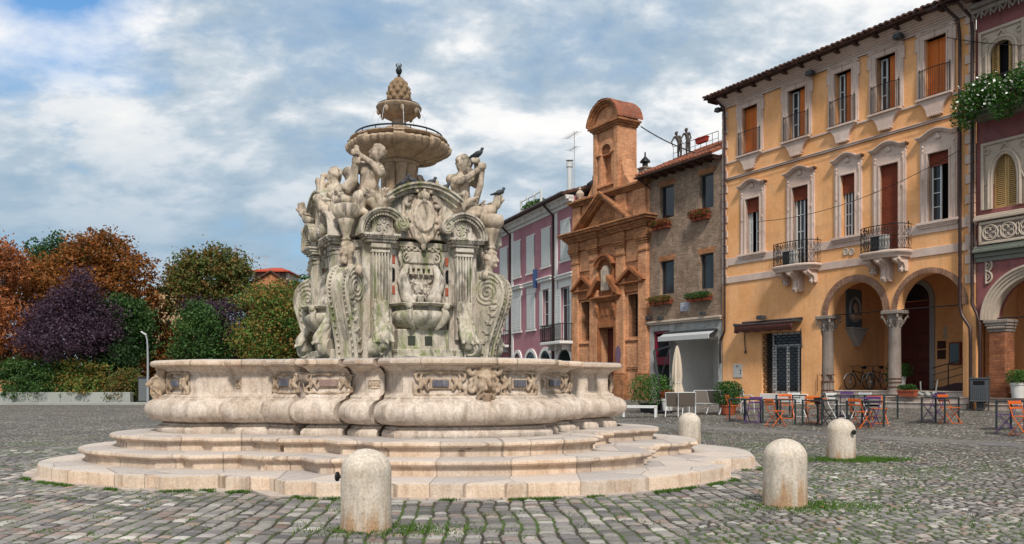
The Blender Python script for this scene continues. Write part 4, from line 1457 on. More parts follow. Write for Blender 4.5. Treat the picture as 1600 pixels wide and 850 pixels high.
xa = arc[0][0] - arc[0][1] - .05
mb.wall(0, xa, ZG, 5.86, [(sd0, sd1, *sdz)], 0, .35)
# wall above the arches
xs = sorted(set([xa, S1] + [c + RI * math.cos(t) for c, _ in arc for t in np.linspace(0, PI, 33)]))
def low(x):
    for c, _ in arc:
        if abs(x - c) <= RI + 1e-6:
            return SPR + math.sqrt(max(0, RI * RI - (x - c) ** 2))
    return SPR
for i in range(len(xs) - 1):
    a, b = xs[i], xs[i + 1]
    if b - a < 1e-5: continue
    la, lb = low(a), low(b)
    mid = low((a + b) / 2)
    if mid == SPR and not any(abs((a + b) / 2 - c) < RI for c, _ in arc): la = lb = SPR
    mb.add([(a, 0, la), (b, 0, lb), (b, 0, 5.86), (a, 0, 5.86), (a, .45, la), (b, .45, lb), (a, .45, 5.86), (b, .45, 5.86)], [(0, 1, 3 - 1, 3), (0, 4, 5, 1), (5, 4, 6, 7)])
xr = arc[1][0] + RI
mb.box((xr, .0, ZG), (S1, .45, SPR))
# portico interior
PD = 4.2
mb.add([(xa + .0, 0, ZG), (xa, PD, ZG), (xa, PD, 5.7), (xa, 0, 5.7)], [(0, 1, 2, 3)])
mb.wall(xa, S1, .9, 5.7, [(fs(1403, PD), fs(1453, PD), 1.0, fz(1428, 470, PD)), ], PD, .2)
mb.add([(S1, .45, .9), (S1, PD, .9), (S1, PD, 5.7), (S1, .45, 5.7)], [(3, 2, 1, 0)])
mb.add([(xa, .45, 5.7), (S1, .45, 5.7), (S1, PD, 5.7), (xa, PD, 5.7)], [(3, 2, 1, 0)])
mb.add([(0, 0, ZG), (0, 9, ZG), (0, 9, ZT + .4), (0, 0, ZT + .4)], [(0, 3, 2, 1)][::1])
mb.add([(S1, .45, ZG), (S1, 9, ZG), (S1, 9, ZT + .4), (S1, .45, ZT + .4)], [(0, 1, 2, 3)])
mb.add([(0, 9, ZG), (S1, 9, ZG), (S1, 9, ZT + .4), (0, 9, ZT + .4)], [(3, 2, 1, 0)])
wall_o = Y.ch('wall', mb, M['orange'], None, 0)
# dark rooms behind the openings
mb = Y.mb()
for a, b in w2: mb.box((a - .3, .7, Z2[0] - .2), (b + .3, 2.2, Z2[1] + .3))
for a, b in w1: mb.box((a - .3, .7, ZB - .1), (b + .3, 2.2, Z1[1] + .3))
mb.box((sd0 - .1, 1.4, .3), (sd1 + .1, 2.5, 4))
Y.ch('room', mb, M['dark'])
# trim: string courses, cornice, surrounds
mb = Y.mb()
gaps = [(fs(1213), fs(1279)), (fs(1351), fs(1423))]
def course(z0, z1, d, skip=()):
    x = 0.0
    for a, b in sorted(skip) + [(S1, S1)]:
        if a > x: mb.bbox((x, -d, z0), (a, .05, z1), .01)
        x = max(x, b)
course(5.87, 6.17, .05, gaps)
course(6.68, 7.02, .045, [(a - .02, b + .02) for a, b in (w1[1], w1[3])])
course(10.62, 10.70, .05)
course(10.70, 10.74, .08)
course(11.38, 11.46, .06)
course(13.98, 14.08, .06)
mb.prism([(0, 14.08), (S1, 14.08), (S1, 14.38), (0, 14.38)], -.02, .05)
for i in range(5):                           # coved cornice under the eaves
    y0 = -.05 - .10 * (i + 1) ** 1.25 / 2.2
    mb.box((-.05, y0, 14.08 + .07 * i), (S1, .05, 14.15 + .07 * i))
Y.ch('string_course', mb, M['trim'])
mb = Y.mb()
g = np.random.default_rng(2)
for x0, x1, zlo in ((0, .34, 5.9), (S1 - .36, S1 - .02, 4.7)):
    z = zlo
    i = 0
    while z < 13.9:
        if not any(abs(z + .16 - q) < .0 for q in ()):
            if i % 2 == 0: mb.bbox((x0, -.055, z + .015), (x1, .04, z + .33), .012)
            else: mb.bbox((x0 if x0 > 1 else x0, -.05, z + .015), (x1 - (.10 if x0 < 1 else 0.), .04, z + .33), .012) if x0 < 1 else mb.bbox((x0 + .12, -.05, z + .015), (x1, .04, z + .33), .012)
        z += .345; i += 1
Y.ch('quoin', mb, M['trim'])


def surround(i, a, b, z0, z1, upper):
    m = Y.mb()
    w = .30 if upper else .30
    wl = min(w, .34)
    m.bbox((a - wl, -.07, z0), (a, .28, z1 + .02), .012).bbox((b, -.07, z0), (b + wl, .28, z1 + .02), .012)
    m.bbox((a - wl, -.072, z1), (b + wl, .28, z1 + .30), .012)
    m.bbox((a - wl + .06, -.095, z0), (a - wl + .12, -.05, z1 + .25), .008).bbox((b + wl - .12, -.095, z0), (b + wl - .06, -.05, z1 + .25), .008)
    m.bbox((a - .06, -.10, z0), (a, -.05, z1), .008).bbox((b, -.10, z0), (b + .06, -.05, z1), .008).bbox((a - .06, -.102, z1), (b + .06, -.05, z1 + .07), .008)
    if upper:
        m.bbox((a - wl - .06, -.085, z1 - .35), (a - wl + .1, .0, z1 + .12), .01).bbox((b + wl - .1, -.085, z1 - .35), (b + wl + .06, .0, z1 + .12), .01)
        m.bbox((a - wl - .04, -.11, z1 + .20), (b + wl + .04, 0, z1 + .27), .01)
        m.tube([(a - wl + .02, -.09, z1 + .30), (a - .05, -.11, z1 + .24), ((a + b) / 2, -.12, z1 + .27), (b + .05, -.11, z1 + .24), (b + wl - .02, -.09, z1 + .30)], .03, 6)
        # sill and tapering bracket
        c = (a + b) / 2
        hw = (b - a) / 2 + .22
        poly = [(c - hw, z0 - .005), (c + hw, z0 - .005)]
        m.prism([(c - hw - .04, z0 - .07), (c + hw + .04, z0 - .07), (c + hw + .04, z0), (c - hw - .04, z0)], -.24, .02)
        pr = [(c + s_ * (hw * f), z0 - q) for s_ in (1,) for f, q in ((1, .07), (.93, .13), (.78, .20), (.62, .32), (.50, .46), (.44, .60))]
        m.prism(pr[::-1] + [(2 * c - x, z) for x, z in pr], -.16, .0)
        m.bbox((c - .27, -.17, z0 - .68), (c + .27, .0, z0 - .60), .01)
        for k in range(6):
            m.bbox((c - .22 + .08 * k, -.185, z0 - .71), (c - .18 + .08 * k, -.02, z0 - .66), .004)
    else:
        c, hw = (a + b) / 2, (b - a) / 2 + wl + .04
        zt = z1 + .52
        m.bbox((a - wl, -.068, z1 + .30), (b + wl, .02, zt), .01)
        for th, yy, dz in ((.035, -.17, 0), (.03, -.22, .04), (.03, -.26, .085)):
            q = [(c + hw * u * (1 + dz), yy / 2, zt + dz + .20 * max(0, math.cos(u * PI * .72)) ** 1.0 * (abs(u) < .69)) for u in np.linspace(-1, 1, 33)]
            for j in range(32):
                m.add([(q[j][0], yy, q[j][2]), (q[j + 1][0], yy, q[j + 1][2]), (q[j + 1][0], yy, q[j + 1][2] + th + .012), (q[j][0], yy, q[j][2] + th + .012),
                       (q[j][0], .0, q[j][2]), (q[j + 1][0], .0, q[j + 1][2]), (q[j + 1][0], 0, q[j + 1][2] + th + .012), (q[j][0], 0, q[j][2] + th + .012)],
                      [(0, 1, 2, 3), (0, 4, 5, 1), (3, 2, 6, 7)])
        m.prism([(c + hw * u, zt + (.20 * math.cos(u * PI * .72) if abs(u) < .69 else 0)) for u in np.linspace(-1, 1, 33)] + [(c + hw, zt - .05), (c - hw, zt - .05)], -.066, 0)
        m.add(*place(sculpt([('e', (0, 0, 0), (.10, .05, .09)), ('e', (-.07, 0, -.04), (.05, .04, .05)), ('e', (.07, 0, -.04), (.05, .04, .05)), ('e', (0, -.03, .08), (.04, .03, .05))], .02, .02), (c, -.10, z1 + .55)))
        for s_ in (a - wl * .6, b + wl * .6):
            m.add(*place(sculpt([('e', (0, 0, 0), (.05, .04, .06)), ('e', (0, .0, -.14), (.03, .03, .08))], .02, .01), (s_, -.09, z1 + .28)))
            m.add(*place(sculpt([('e', (0, 0, 0), (.04, .035, .09))], .02, .01), (s_, -.09, z1 - .9)))
    sr = Y.ch('window_surround', m, M['trim'])
    return sr


for i, (a, b) in enumerate(w2):
    surround(i, a, b, *Z2, True)
    r = Y.mb()
    # railing bowed slightly outwards on the sill
    za, zb = Z2[0] + .04, Z2[0] + 1.02
    x0, x1 = a - .16, b + .16
    q = [(x0 + (x1 - x0) * t, -.13 - .09 * math.sin(PI * t), 0) for t in np.linspace(0, 1, 15)]
    for z in (za, zb):
        r.tube([(x, y, z) for x, y, _ in q], .016 if z == zb else .012, 5)
    for x, y, _ in q:
        r.tube([(x, y, za), (x, y, zb)], .009, 4)
    for x, y, _ in (q[0], q[-1]):
        r.tube([(x, y, za - .04), (x, y, zb + .08)], .018, 5)
        r.tube([(x, y, zb), (x, .02, zb)], .014, 4)
        r.tube([(x, y, za), (x, .02, za)], .012, 4)
    Y.ch('window_railing', r, M['iron'])
    mid = (a + b) / 2
    leaves = {0: ((a, b),), 1: ((mid, b),), 2: ((mid, b),), 3: ((mid + .02, b),), 4: ((a, b),)}[i]
    for l0, l1 in leaves:
        m = Y.mb()
        n = 2 if l1 - l0 > .6 else 1
        for j in range(n):
            c0, c1 = l0 + (l1 - l0) * j / n, l0 + (l1 - l0) * (j + 1) / n
            m.bbox((c0 + .008, .16, Z2[0] + .03), (c1 - .008, .20, Z2[1] - .02), .006)
            for q_ in range(1, 3):
                xx = c0 + (c1 - c0) * q_ / 3
                m.box((xx - .004, .157, Z2[0] + .05), (xx + .004, .161, Z2[1] - .04))
        Y.ch('shutter', m, M['shutter_or'])
    if len(leaves[0]) and leaves[0][0] > a:
        sash(Y, None, a + .05, mid - .10, Z2[0] + .03, Z2[1] - .03, .24, M['frame'], 0, 2, .05)

for i, (a, b) in enumerate(w1):
    z0 = ZB if i in (1, 3) else Z1[0]
    surround(i, a, b, z0 if i not in (1, 3) else 6.3, Z1[1], False)
    m = Y.mb()
    hh = {0: .62, 1: .55, 2: .75, 3: 3.2, 4: .48}[i]
    n = int(hh / .055)
    for j in range(n):
        z = Z1[1] - .055 * (j + 1)
        m.add([(a, .10, z), (b, .10, z), (b, .10, z + .055), (a, .10, z + .055), (a, .075, z + .012), (b, .075, z + .012), (a, .075, z + .045), (b, .075, z + .045)],
              [(4, 5, 7, 6), (0, 1, 5, 4), (6, 7, 2, 3)])
    Y.ch('roller_blind', m, M['roller'], None, 0)
    if i != 3:
        zt = Z1[1] - hh + .1
        if i == 4:
            sash(Y, None, a + .02, a + .38, z0 + .03, zt, .20, M['frame'], 0, 3, .05)
        elif i == 0:
            sash(Y, None, a + .03, a + .20, z0 + .03, zt, .20, M['frame'], 0, 3, .05)
            sash(Y, None, b - .38, b - .03, z0 + .03, zt, .20, M['frame'], 0, 3, .05)
        else:
            sash(Y, None, a + .03, a + (b - a) * .58, z0 + .03, zt, .20, M['frame'], 1, 3, .05)
    if i not in (1, 3):
        m = Y.mb()
        m.bbox((a - .40, -.17, z0 - .10), (b + .40, .05, z0 - .01), .01).bbox((a - .36, -.13, z0 - .16), (b + .36, .05, z0 - .10), .01).bbox((a - .32, -.10, z0 - .22), (b + .32, .05, z0 - .16), .01)
        Y.ch('sill', m, M['browntrim'] if False else M['trim'])
# the two balconies
for i, (px0, px1) in ((1, (1214, 1278)), (3, (1352, 1422))):
    x0, x1 = fs(px0) + .0, fs(px1) - .0
    c, hw = (w1[i][0] + w1[i][1]) / 2, (x1 - x0) / 2 * 1.0
    dep = .85
    def outline(k):
        return [(c - hw * k, -.02)] + [(c - hw * k, -dep * k * .55), (c - hw * k * .86, -dep * k * .80)] + [(c + hw * k * u, -dep * k * (1 - .16 * u * u * 1.2)) for u in np.linspace(-.62, .62, 11)] + [(c + hw * k * .86, -dep * k * .80), (c + hw * k, -dep * k * .55), (c + hw * k, -.02)]
    m = Y.mb()
    lay = [(.90, 5.93), (.94, 6.02), (1.0, 6.06), (1.03, 6.10), (1.03, 6.15), (1.0, 6.18)]
    n = len(outline(1))
    vs = [(x, y, z) for k, z in lay for x, y in outline(k)]
    fs_ = [(j * n + q, j * n + (q + 1) % n, (j + 1) * n + (q + 1) % n, (j + 1) * n + q) for j in range(len(lay) - 1) for q in range(n)]
    fs_ += [tuple(range(n))[::-1], tuple((len(lay) - 1) * n + q for q in range(n))]
    m.add(vs, fs_)
    slab = Y.ch('balcony_slab', m, M['trim'])
    for k, sc in ((-.62, .62), (0, 1.0), (.66, .62)):
        m = Y.mb()
        xx, w = c + hw * k, .17 * sc ** .5
        pr = [(0, 5.94), (-.72 * (1 if k == 0 else .8), 5.94), (-.74 * (1 if k == 0 else .8), 5.84), (-.62 * sc ** .4, 5.76), (-.42 * sc, 5.70), (-.30 * sc, 5.55), (-.30 * sc, 5.94 - .62 * sc), (-.36 * sc, 5.94 - .74 * sc), (-.28 * sc, 5.94 - .84 * sc), (-.12, 5.94 - .86 * sc), (0, 5.94 - .80 * sc)]
        np_ = len(pr)
        vs = [(xx - w, y, z) for y, z in pr] + [(xx + w, y, z) for y, z in pr]
        m.add(vs, [tuple(range(np_)), tuple(range(2 * np_ - 1, np_ - 1, -1))] + [(q, q + np_, (q + 1) % np_ + np_, (q + 1) % np_) for q in range(np_)])
        for s_ in (-1, 1):
            m.tube([(xx + s_ * w, -.58 * sc ** .5 + .11 * (1 - q / 26) * math.cos(q * .5), 5.82 + .10 * (1 - q / 26) * math.sin(q * .5)) for q in range(24)], .016, 5)
        m.tube([(xx, pr[q][0] - .01, pr[q][1]) for q in range(2, 9)], w * .45, 6)
        Y.ch('balcony_bracket', m, M['trim'], slab)
    m = Y.mb()
    ol = outline(.97)[0:]
    zb, zt = 6.20, 7.12
    seg = []
    for q in range(len(ol) - 1):
        p0, p1 = np.array(ol[q]), np.array(ol[q + 1])
        nseg = max(1, round(np.linalg.norm(p1 - p0) / .22))
        for j in range(nseg):
            seg.append((p0 + (p1 - p0) * j / nseg, p0 + (p1 - p0) * (j + 1) / nseg))
    pts = [s_[0] for s_ in seg] + [seg[-1][1]]
    for z, r_ in ((zb + .04, .012), (zt, .018), (zb + .50, .008)):
        m.tube([(p[0], p[1], z) for p in pts], r_, 5)
    for q, (p0, p1) in enumerate(seg):
        def at(u, z): return (p0[0] + (p1[0] - p0[0]) * u, p0[1] + (p1[1] - p0[1]) * u, z)
        m.tube([at(0, zb), at(0, zt)], .010, 4)
        for s_ in (-1, 1):
            m.tube([at(.5 + s_ * u, z) for u, z in ((.02, zb + .08), (.30, zb + .16), (.42, zb + .30), (.22, zb + .42), (.05, zb + .34), (.14, zb + .27))], .008, 4)
            m.tube([at(.5 + s_ * u, z) for u, z in ((.40, zb + .50), (.12, zb + .60), (.10, zb + .74), (.36, zb + .84), (.44, zb + .72), (.30, zb + .68))], .008, 4)
    for q in (1, -2):
        p = pts[q]
        m.tube([(p[0], p[1], zt), (p[0], p[1], zt + .10)], .022, 6)
    Y.ch('balcony_railing', m, M['iron'], slab)
    # air conditioner standing on the balcony
    ux, uw = c - hw * .55, .62
    ac = empty('air_conditioner', st_pt(ux, -.45, 6.18), FRZ, 'air conditioner with dark fan grille on the %s balcony of the orange house' % ('left' if i == 1 else 'right'), 'air conditioner', 'air conditioners on the balconies')
    m = MB(); m.bbox((0, -.02, .04), (uw, .28, .66), .015)
    m.box((.04, .02, .0), (.10, .24, .045)); m.box((uw - .10, .02, .0), (uw - .04, .24, .045))
    m.build('case', M['ac'], ac)
    m = MB()
    m.bbox((.03, -.032, .08), (uw * .60, -.015, .62), .004)
    for q in range(9):
        m.box((.04, -.040, .10 + .058 * q), (uw * .59, -.030, .125 + .058 * q))
    m.build('fan_grille', M['black'], ac)
# roof, rafters, gutters and pipes
mb = Y.mb()
mb.box((-.45, -.62, 14.44), (S1 + .05, .1, 14.50))
n = 15
for i in range(n):
    x = -.30 + (S1 + .2) * i / (n - 1)
    mb.prism([(x - .06, 14.30), (x + .06, 14.30), (x + .06, 14.44), (x - .06, 14.44)], -.60, .0)
Y.ch('rafter', mb, M['wood'])
tile_roof(Y, -.5, S1 + .06, -.72, 14.52, 5.0, 16.3, M['darktile'], .23, .085)
mb = Y.mb()
mb.tube([(-.35, -.55, 14.45), (-.05, -.45, 14.38), (.22, -.14, 14.0), (.24, -.12, 13.3)] + [(.24, -.12, z) for z in (11, 8, 5.2, 4.0, 3.7)] + [(.12, -.12, 3.45), (-.05, -.10, 3.3), (-.06, -.10, 2.2)], .05, 8)
xr_ = S1 - .52
mb.tube([(S1 - 1.1, -.60, 14.46), (S1 - .85, -.50, 14.40), (xr_, -.18, 13.9), (xr_ + .03, -.13, 13.3)] + [(xr_ + .03, -.12, z) for z in (11, 8, 5, 3.9)] + [(xr_ + .12, -.12, 3.6), (S1 - .12, -.16, 3.2), (S1 - .10, -.16, 2.8)] + [(S1 - .10, -.16, z) for z in (2.5, 1.6, .6, .42)], .055, 8)
mb.tube([(S1 - 1.1, -.60, 14.52), (S1 - .3, -.55, 14.3), (S1 - .06, -.18, 13.8)] + [(S1 - .06, -.13, z) for z in (13.3, 11, 8, 5, 4.0)] + [(S1 + .08, -.13, 3.7), (S1 + .22, -.16, 3.3), (S1 + .22, -.16, 2.5), (S1 + .22, -.16, .42)], .055, 8)
mb.bbox((S1 - 1.35, -.74, 14.36), (S1 - .95, -.5, 14.56), .01)
for z in (13, 10.4, 7.6, 5.4, 4.3):
    for x in (.24, xr_ + .03, S1 - .06):
        mb.lathe([(.06, -.02), (.066, 0), (.06, .02)], 8, (x, -.12, z))
Y.ch('downpipe', mb, M['pipe'])
mb = Y.mb()
mb.tube([(x, -.075 - .0 * i, 13.95 + .015 * math.sin(i * 2.1)) for i, x in enumerate(np.linspace(.3, S1 - .3, 40))], .012, 4)
mb.tube([(x, -.10, 10.60 + .01 * math.sin(i * 1.7)) for i, x in enumerate(np.linspace(.25, S1 - .55, 30))], .014, 4)
for a, b in w2:
    mb.tube([((a + b) / 2, -.12, 13.95), ((a + b) / 2 + .01, -.13, 13.6)], .008, 4)
Y.ch('cable', mb, M['black'])
# columns and arch rings
for c, r_ in arc:
    mb = Y.mb()
    mb.ring(c, SPR, RI, r_ * .985, -.045, .02, 0, PI, 40)
    Y.ch('arch_ring', mb, M['archbrick'])
    # iron tie rod
    mb = Y.mb()
    mb.tube([(c - RI + .02, .25, SPR + .02), (c + RI - .02, .25, SPR + .02)], .022, 6)
    Y.ch('tie_rod', mb, M['iron'])


def column(xc, zb):
    m = Y.mb()
    cc = (xc, .22, 0)
    m.bbox((xc - .30, -.08, zb - .3), (xc + .30, .52, zb + .30), .02)
    m.lathe([(.28, zb + .30), (.29, zb + .36), (.25, zb + .42), (.27, zb + .47), (.235, zb + .53), (.228, zb + 1.2), (.225, 1.9), (.21, 3.30), (.225, 3.34), (.21, 3.37)], 24, cc)
    sh = Y.ch('column', m, M['greystone'])
    m = Y.mb()
    m.lathe([(.205, 3.37), (.22, 3.42), (.22, 3.56), (.27, 3.66), (.25, 3.70), (.26, 3.80), (.33, 3.90)], 24, cc, 0, 2 * PI, lambda r, z, a: r * (1 + .08 * math.cos(8 * a) * (3.4 < z < 3.88)))
    m.bbox((xc - .36, -.14, 3.88), (xc + .36, .58, 4.02), .02)
    for sx in (-1, 1):
        for sy in (-1, 1):
            m.tube([(xc + sx * .2, .22 + sy * .2, 3.5), (xc + sx * .27, .22 + sy * .27, 3.72), (xc + sx * .33, .22 + sy * .33, 3.84), (xc + sx * .34, .22 + sy * .34, 3.76), (xc + sx * .29, .22 + sy * .29, 3.77)], [.03, .04, .045, .04, .03], 6)
    for q in range(12):
        a = q * PI / 6
        for z, rr in ((3.46, .225), (3.60, .245)):
            m.tube([(xc + rr * math.cos(a + z), .22 + rr * math.sin(a + z), z - .06), (xc + (rr + .03) * math.cos(a + z), .22 + (rr + .03) * math.sin(a + z), z + .05), (xc + (rr + .06) * math.cos(a + z), .22 + (rr + .06) * math.sin(a + z), z + .04)], [.03, .03, .015], 5)
    Y.ch('capital', m, M['greystone'], sh)
    m = Y.mb()
    for z in ((1.15, 1.32, 1.46) if xc > 6 else (1.0, 1.35)):
        m.lathe([(.24, z - .02), (.262, z - .015), (.262, z + .015), (.24, z + .02)], 20, cc)
    if xc < 6:
        m.bbox((xc - .42, .0, 1.60), (xc + .42, .14, 1.64), .01)
        for q in (-.3, 0, .3):
            m.box((xc + q - .012, -.07, .95), (xc + q + .012, -.05, 1.6))
    Y.ch('iron_band', m, plain('rusty_iron', (.16, .07, .035), .85, .2, .4), sh)


xc1 = fs(1289)
xc2 = (arc[0][0] + arc[0][1] + arc[1][0] - arc[1][1]) / 2
column(xa - .0 + .18, .42)
column(xc2, .40)
# portico floor and steps
FLZ = 1.0
pst = empty('portico_steps', st_pt(xc2, 0, .4), FRZ, 'worn stone steps leading up to the portico floor of the orange house', 'steps')
mb = MB(lambda p: p - np.array([xc2, 0, .4]))
for k, (z, y) in enumerate(((.60, -.42), (.80, -.05), (FLZ, .30))):
    x0 = xa + .45 if k else xc2 - .2
    mb.bbox((x0 if k == 0 else xa + .3, y, z - .34), (S1 - .1, y + .45 if k < 2 else PD, z - .045), .01)
    mb.bbox((x0 - .02 if k == 0 else xa + .28, y - .035, z - .045), (S1 - .1, y + .45 if k < 2 else PD + .1, z), .015)
mb.build('step', M['apron'], pst)
# door, pilaster strip, notice boards and portrait niche
mb = Y.mb()
d0, d1, dz = fs(1403, PD), fs(1453, PD), fz(1428, 470, PD)
mb.box((d0 + .02, PD + .10, FLZ), (d1 - .02, PD + .16, dz - .02))
for i in range(2):
    for j in range(4):
        x0 = d0 + .08 + (d1 - d0) * .5 * i
        mb.bbox((x0, PD + .07, FLZ + .12 + j * .58), (x0 + (d1 - d0) * .5 - .14, PD + .13, FLZ + .62 + j * .58), .02)
Y.ch('portico_door', mb, M['door'])
mb = Y.mb()
c = (d0 + d1) / 2
hw = (d1 - d0) / 2
mb.ring(c, dz + .0, hw, hw + .22, PD - .05, PD + .05, 0, PI, 24)
mb.bbox((d0 - .22, PD - .05, FLZ), (d0, PD + .05, dz), .01).bbox((d1, PD - .05, FLZ), (d1 + .22, PD + .05, dz), .01)
ds = Y.ch('door_surround', mb, M['grey'])
mb = Y.mb()
mb.prism([(c + hw * math.cos(a), dz + hw * math.sin(a)) for a in np.linspace(0, PI, 20)], PD - .012, PD + .01)
Y.ch('fanlight', mb, M['glass'], ds)
mb = Y.mb()
for q in range(1, 6):
    a = q * PI / 6
    mb.bar((c, PD - .025, dz + .02), (c + hw * math.cos(a), PD - .025, dz + hw * math.sin(a)), .02)
Y.ch('fanlight_bar', mb, M['iron'], ds)
for (x0, x1, y0, y1, nm, mt, th) in ((1465, 1478, 533, 545, 'notice_board', 'wood', .04), (1465, 1478, 547, 561, 'notice_board', 'wood', .04), (1485, 1503, 535, 570, 'notice_board', 'roller', .12), (1474, 1480, 511, 530, 'paper_notice', 'cream', .01)):
    a, b = fs(x0, PD), fs(x1, PD)
    zlo, zhi = fz(x0, y1, PD), fz(x0, y0, PD)
    m = Y.mb()
    m.bbox((a, PD - th, zlo), (b, PD + .01, zhi), .01)
    o = Y.ch(nm, m, M[mt])
    if nm == 'notice_board':
        m = Y.mb()
        m.bbox((a + .05, PD - th - .006, zlo + .05), (b - .05, PD - th + .01, zhi - .05), .003)
        Y.ch('board_panel', m, M['glass'] if th > .1 else M['wood'], o)
def NB():                                    # on the side wall of the portico, seen through the left arch
    return MB(lambda p: np.c_[xa - p[:, 1], 2.1 + p[:, 0], p[:, 2]])
nz_ = 4.38
mb = NB()
pp = [(.34 * math.cos(a), nz_ + .50 * math.sin(a)) for a in np.linspace(0, 2 * PI, 28, endpoint=False)]
mb.bbox((-.52, -.06, nz_ - .75), (.50, .01, nz_ + .85), .02)
nic = Y.ch('niche_panel', mb, plain('faded_blue_fresco', (.10, .13, .15), .9, 0, .3, 3))
mb = NB()
mb.tube([(x, -.08, z) for x, z in pp], .055, 8, True)
mb.prism([(-.50, nz_ - .82), (.50, nz_ - .82), (.42, nz_ - 1.0), (.15, nz_ - 1.3), (0, nz_ - 1.55), (-.15, nz_ - 1.3), (-.42, nz_ - 1.0)], -.30, 0)
mb.bbox((-.56, -.36, nz_ - .84), (.56, .01, nz_ - .76), .02)
Y.ch('niche_bracket', mb, M['grey'], nic)
mb = NB()
mb.add(*place(sculpt([('e', (0, 0, .10), (.15, .07, .19)), ('c', (-.18, 0, -.3), (.18, 0, -.3), .15, .15), ('e', (.02, -.03, -.08), (.1, .05, .12)), ('e', (0, -.07, .09), (.02, .03, .05))], .025, .03), (0, -.10, nz_)))
Y.ch('relief_bust', mb, plain('weathered_relief', (.42, .29, .22), .9, 0, .3), nic)
# shop door with its roll-up grille
mb = Y.mb()
z0, z1 = sdz
w = sd1 - sd0
for a, b in ((0, .24), (.57, .66), ):
    pass
mb.box((sd0 + .42, .30, z0), (sd0 + .56, .36, z1 - .55)); mb.box((sd1 - .42, .30, z0), (sd1 - .34, .36, z1 - .55))
mb.box(((sd0 + sd1) / 2 + .05, .30, z0), ((sd0 + sd1) / 2 + .18, .36, z1 - .55))
mb.box((sd0 + .36, .29, z1 - .62), (sd1, .36, z1 - .52)); mb.box((sd0 + .36, .29, z0), (sd1, .36, z0 + .10))
mb.box((sd0 + .36, .30, z1 - .10), (sd1, .36, z1))
mb.box((sd0 + .36, .29, z0), (sd0 + .44, .36, z1)); mb.box((sd1 - .06, .29, z0), (sd1, .36, z1))
shd = Y.ch('shop_door', mb, M['frame'])
mb = Y.mb()
mb.add([(sd0, .345, z0), (sd1, .345, z0), (sd1, .345, z1), (sd0, .345, z1)], [(0, 1, 2, 3)])
Y.ch('shop_glass', mb, M['glass'], shd)
mb = Y.mb()
nz = 22
for i in range(nz + 1):
    z = z0 + (z1 - z0) * i / nz
    mb.bar((sd0, .12, z), (sd1, .12, z), .022)
for i in range(nz):
    z = z0 + (z1 - z0) * i / nz
    for j in range(7):
        x = sd0 + w * (j + (.5 if i % 2 else .05)) / 7
        mb.bar((x, .12, z), (x, .12, z + (z1 - z0) / nz), .02)
Y.ch('roll_grille', mb, M['iron'], shd, 0)
mb = Y.mb()
mb.bbox((sd0 - .0, -.10, ZG), (sd1 + .0, .10, z0 - .35), .01)
Y.ch('brick_footing', mb, M['churchtrim'])
mb = Y.mb()
mb.bbox((sd0 - .0, -.12, z0 - .36), (fs(1262), .12, z0 - .01), .012)
Y.ch('shop_sill', mb, M['white'])
# awning
a0, a1 = fs(1162), fs(1253)
zt, zb = fz(1207, 502), fz(1207, 520)
mb = MB()
L = a1 - a0
n = 26
vs = []
for i in range(n + 1):
    x = L * i / n
    vs += [(x, 0, .0), (x, -.55, -.10), (x, -.60, -.14), (x, -.61 + .012 * math.sin(i * 2.4), -.46 - .02 * math.sin(i * 1.3))]
fs_ = [(4 * i + k, 4 * i + k + 1, 4 * i + k + 5, 4 * i + k + 4) for i in range(n) for k in range(3)]
mb.add(vs, fs_)
aw = empty('shop_awning', st_pt(a0, 0, zt), FRZ, 'short brown cloth awning over the barred shop window of the orange house', 'awning')
o = mb.build('awning_cloth', M['awn_brown'], aw)
mo = o.modifiers.new('thickness', 'SOLIDIFY'); mo.thickness = .012
mb = MB()
mb.tube([(-.05, -.03, .03), (L + .05, -.03, .03)], .05, 8)
mb.bbox((-.08, -.63, -.14), (L + .08, -.58, -.09), .01).bbox((L - .02, -.62, -.12), (L + .03, -.02, -.02), .01).bbox((-.05, -.62, -.12), (0, -.02, -.02), .01)
mb.tube([(.05, -.04, -.1), (.12, -.05, -1.1), (.16, -.05, -1.25)], .02, 6)
mb.tube([(L - .02, -.04, -.4), (L + .02, -.05, -1.1)], .02, 6)
mb.bbox((.10, -.08, -1.35), (.18, -.02, -1.22), .01).bbox((L - .02, -.08, -1.2), (L + .05, -.02, -1.08), .01)
mb.build('awning_arm', M['greyframe'], aw)


def lamp_box(s, z, lab, tilt=R(20), sc=1.0):
    o = empty('floodlight', st_pt(s, 0, z), FRZ, lab, 'floodlight', 'floodlights on the house fronts')
    m = MB()
    m.prism([(-.17 * sc, -.06), (.17 * sc, -.06), (.12 * sc, .10), (-.12 * sc, .10)], -.42 * sc, -.14 * sc)
    m.build('lamp_housing', M['greyframe'], o)
    m = MB()
    m.bbox((-.15 * sc, -.40 * sc, -.075), (.15 * sc, -.16 * sc, -.055), .004)
    m.build('lamp_glass', M['glass'], o)
    m = MB()
    m.tube([(0, -.16 * sc, .05), (0, -.06, .06), (0, .0, .06)], .03, 6)
    m.build('lamp_arm', M['greyframe'], o)


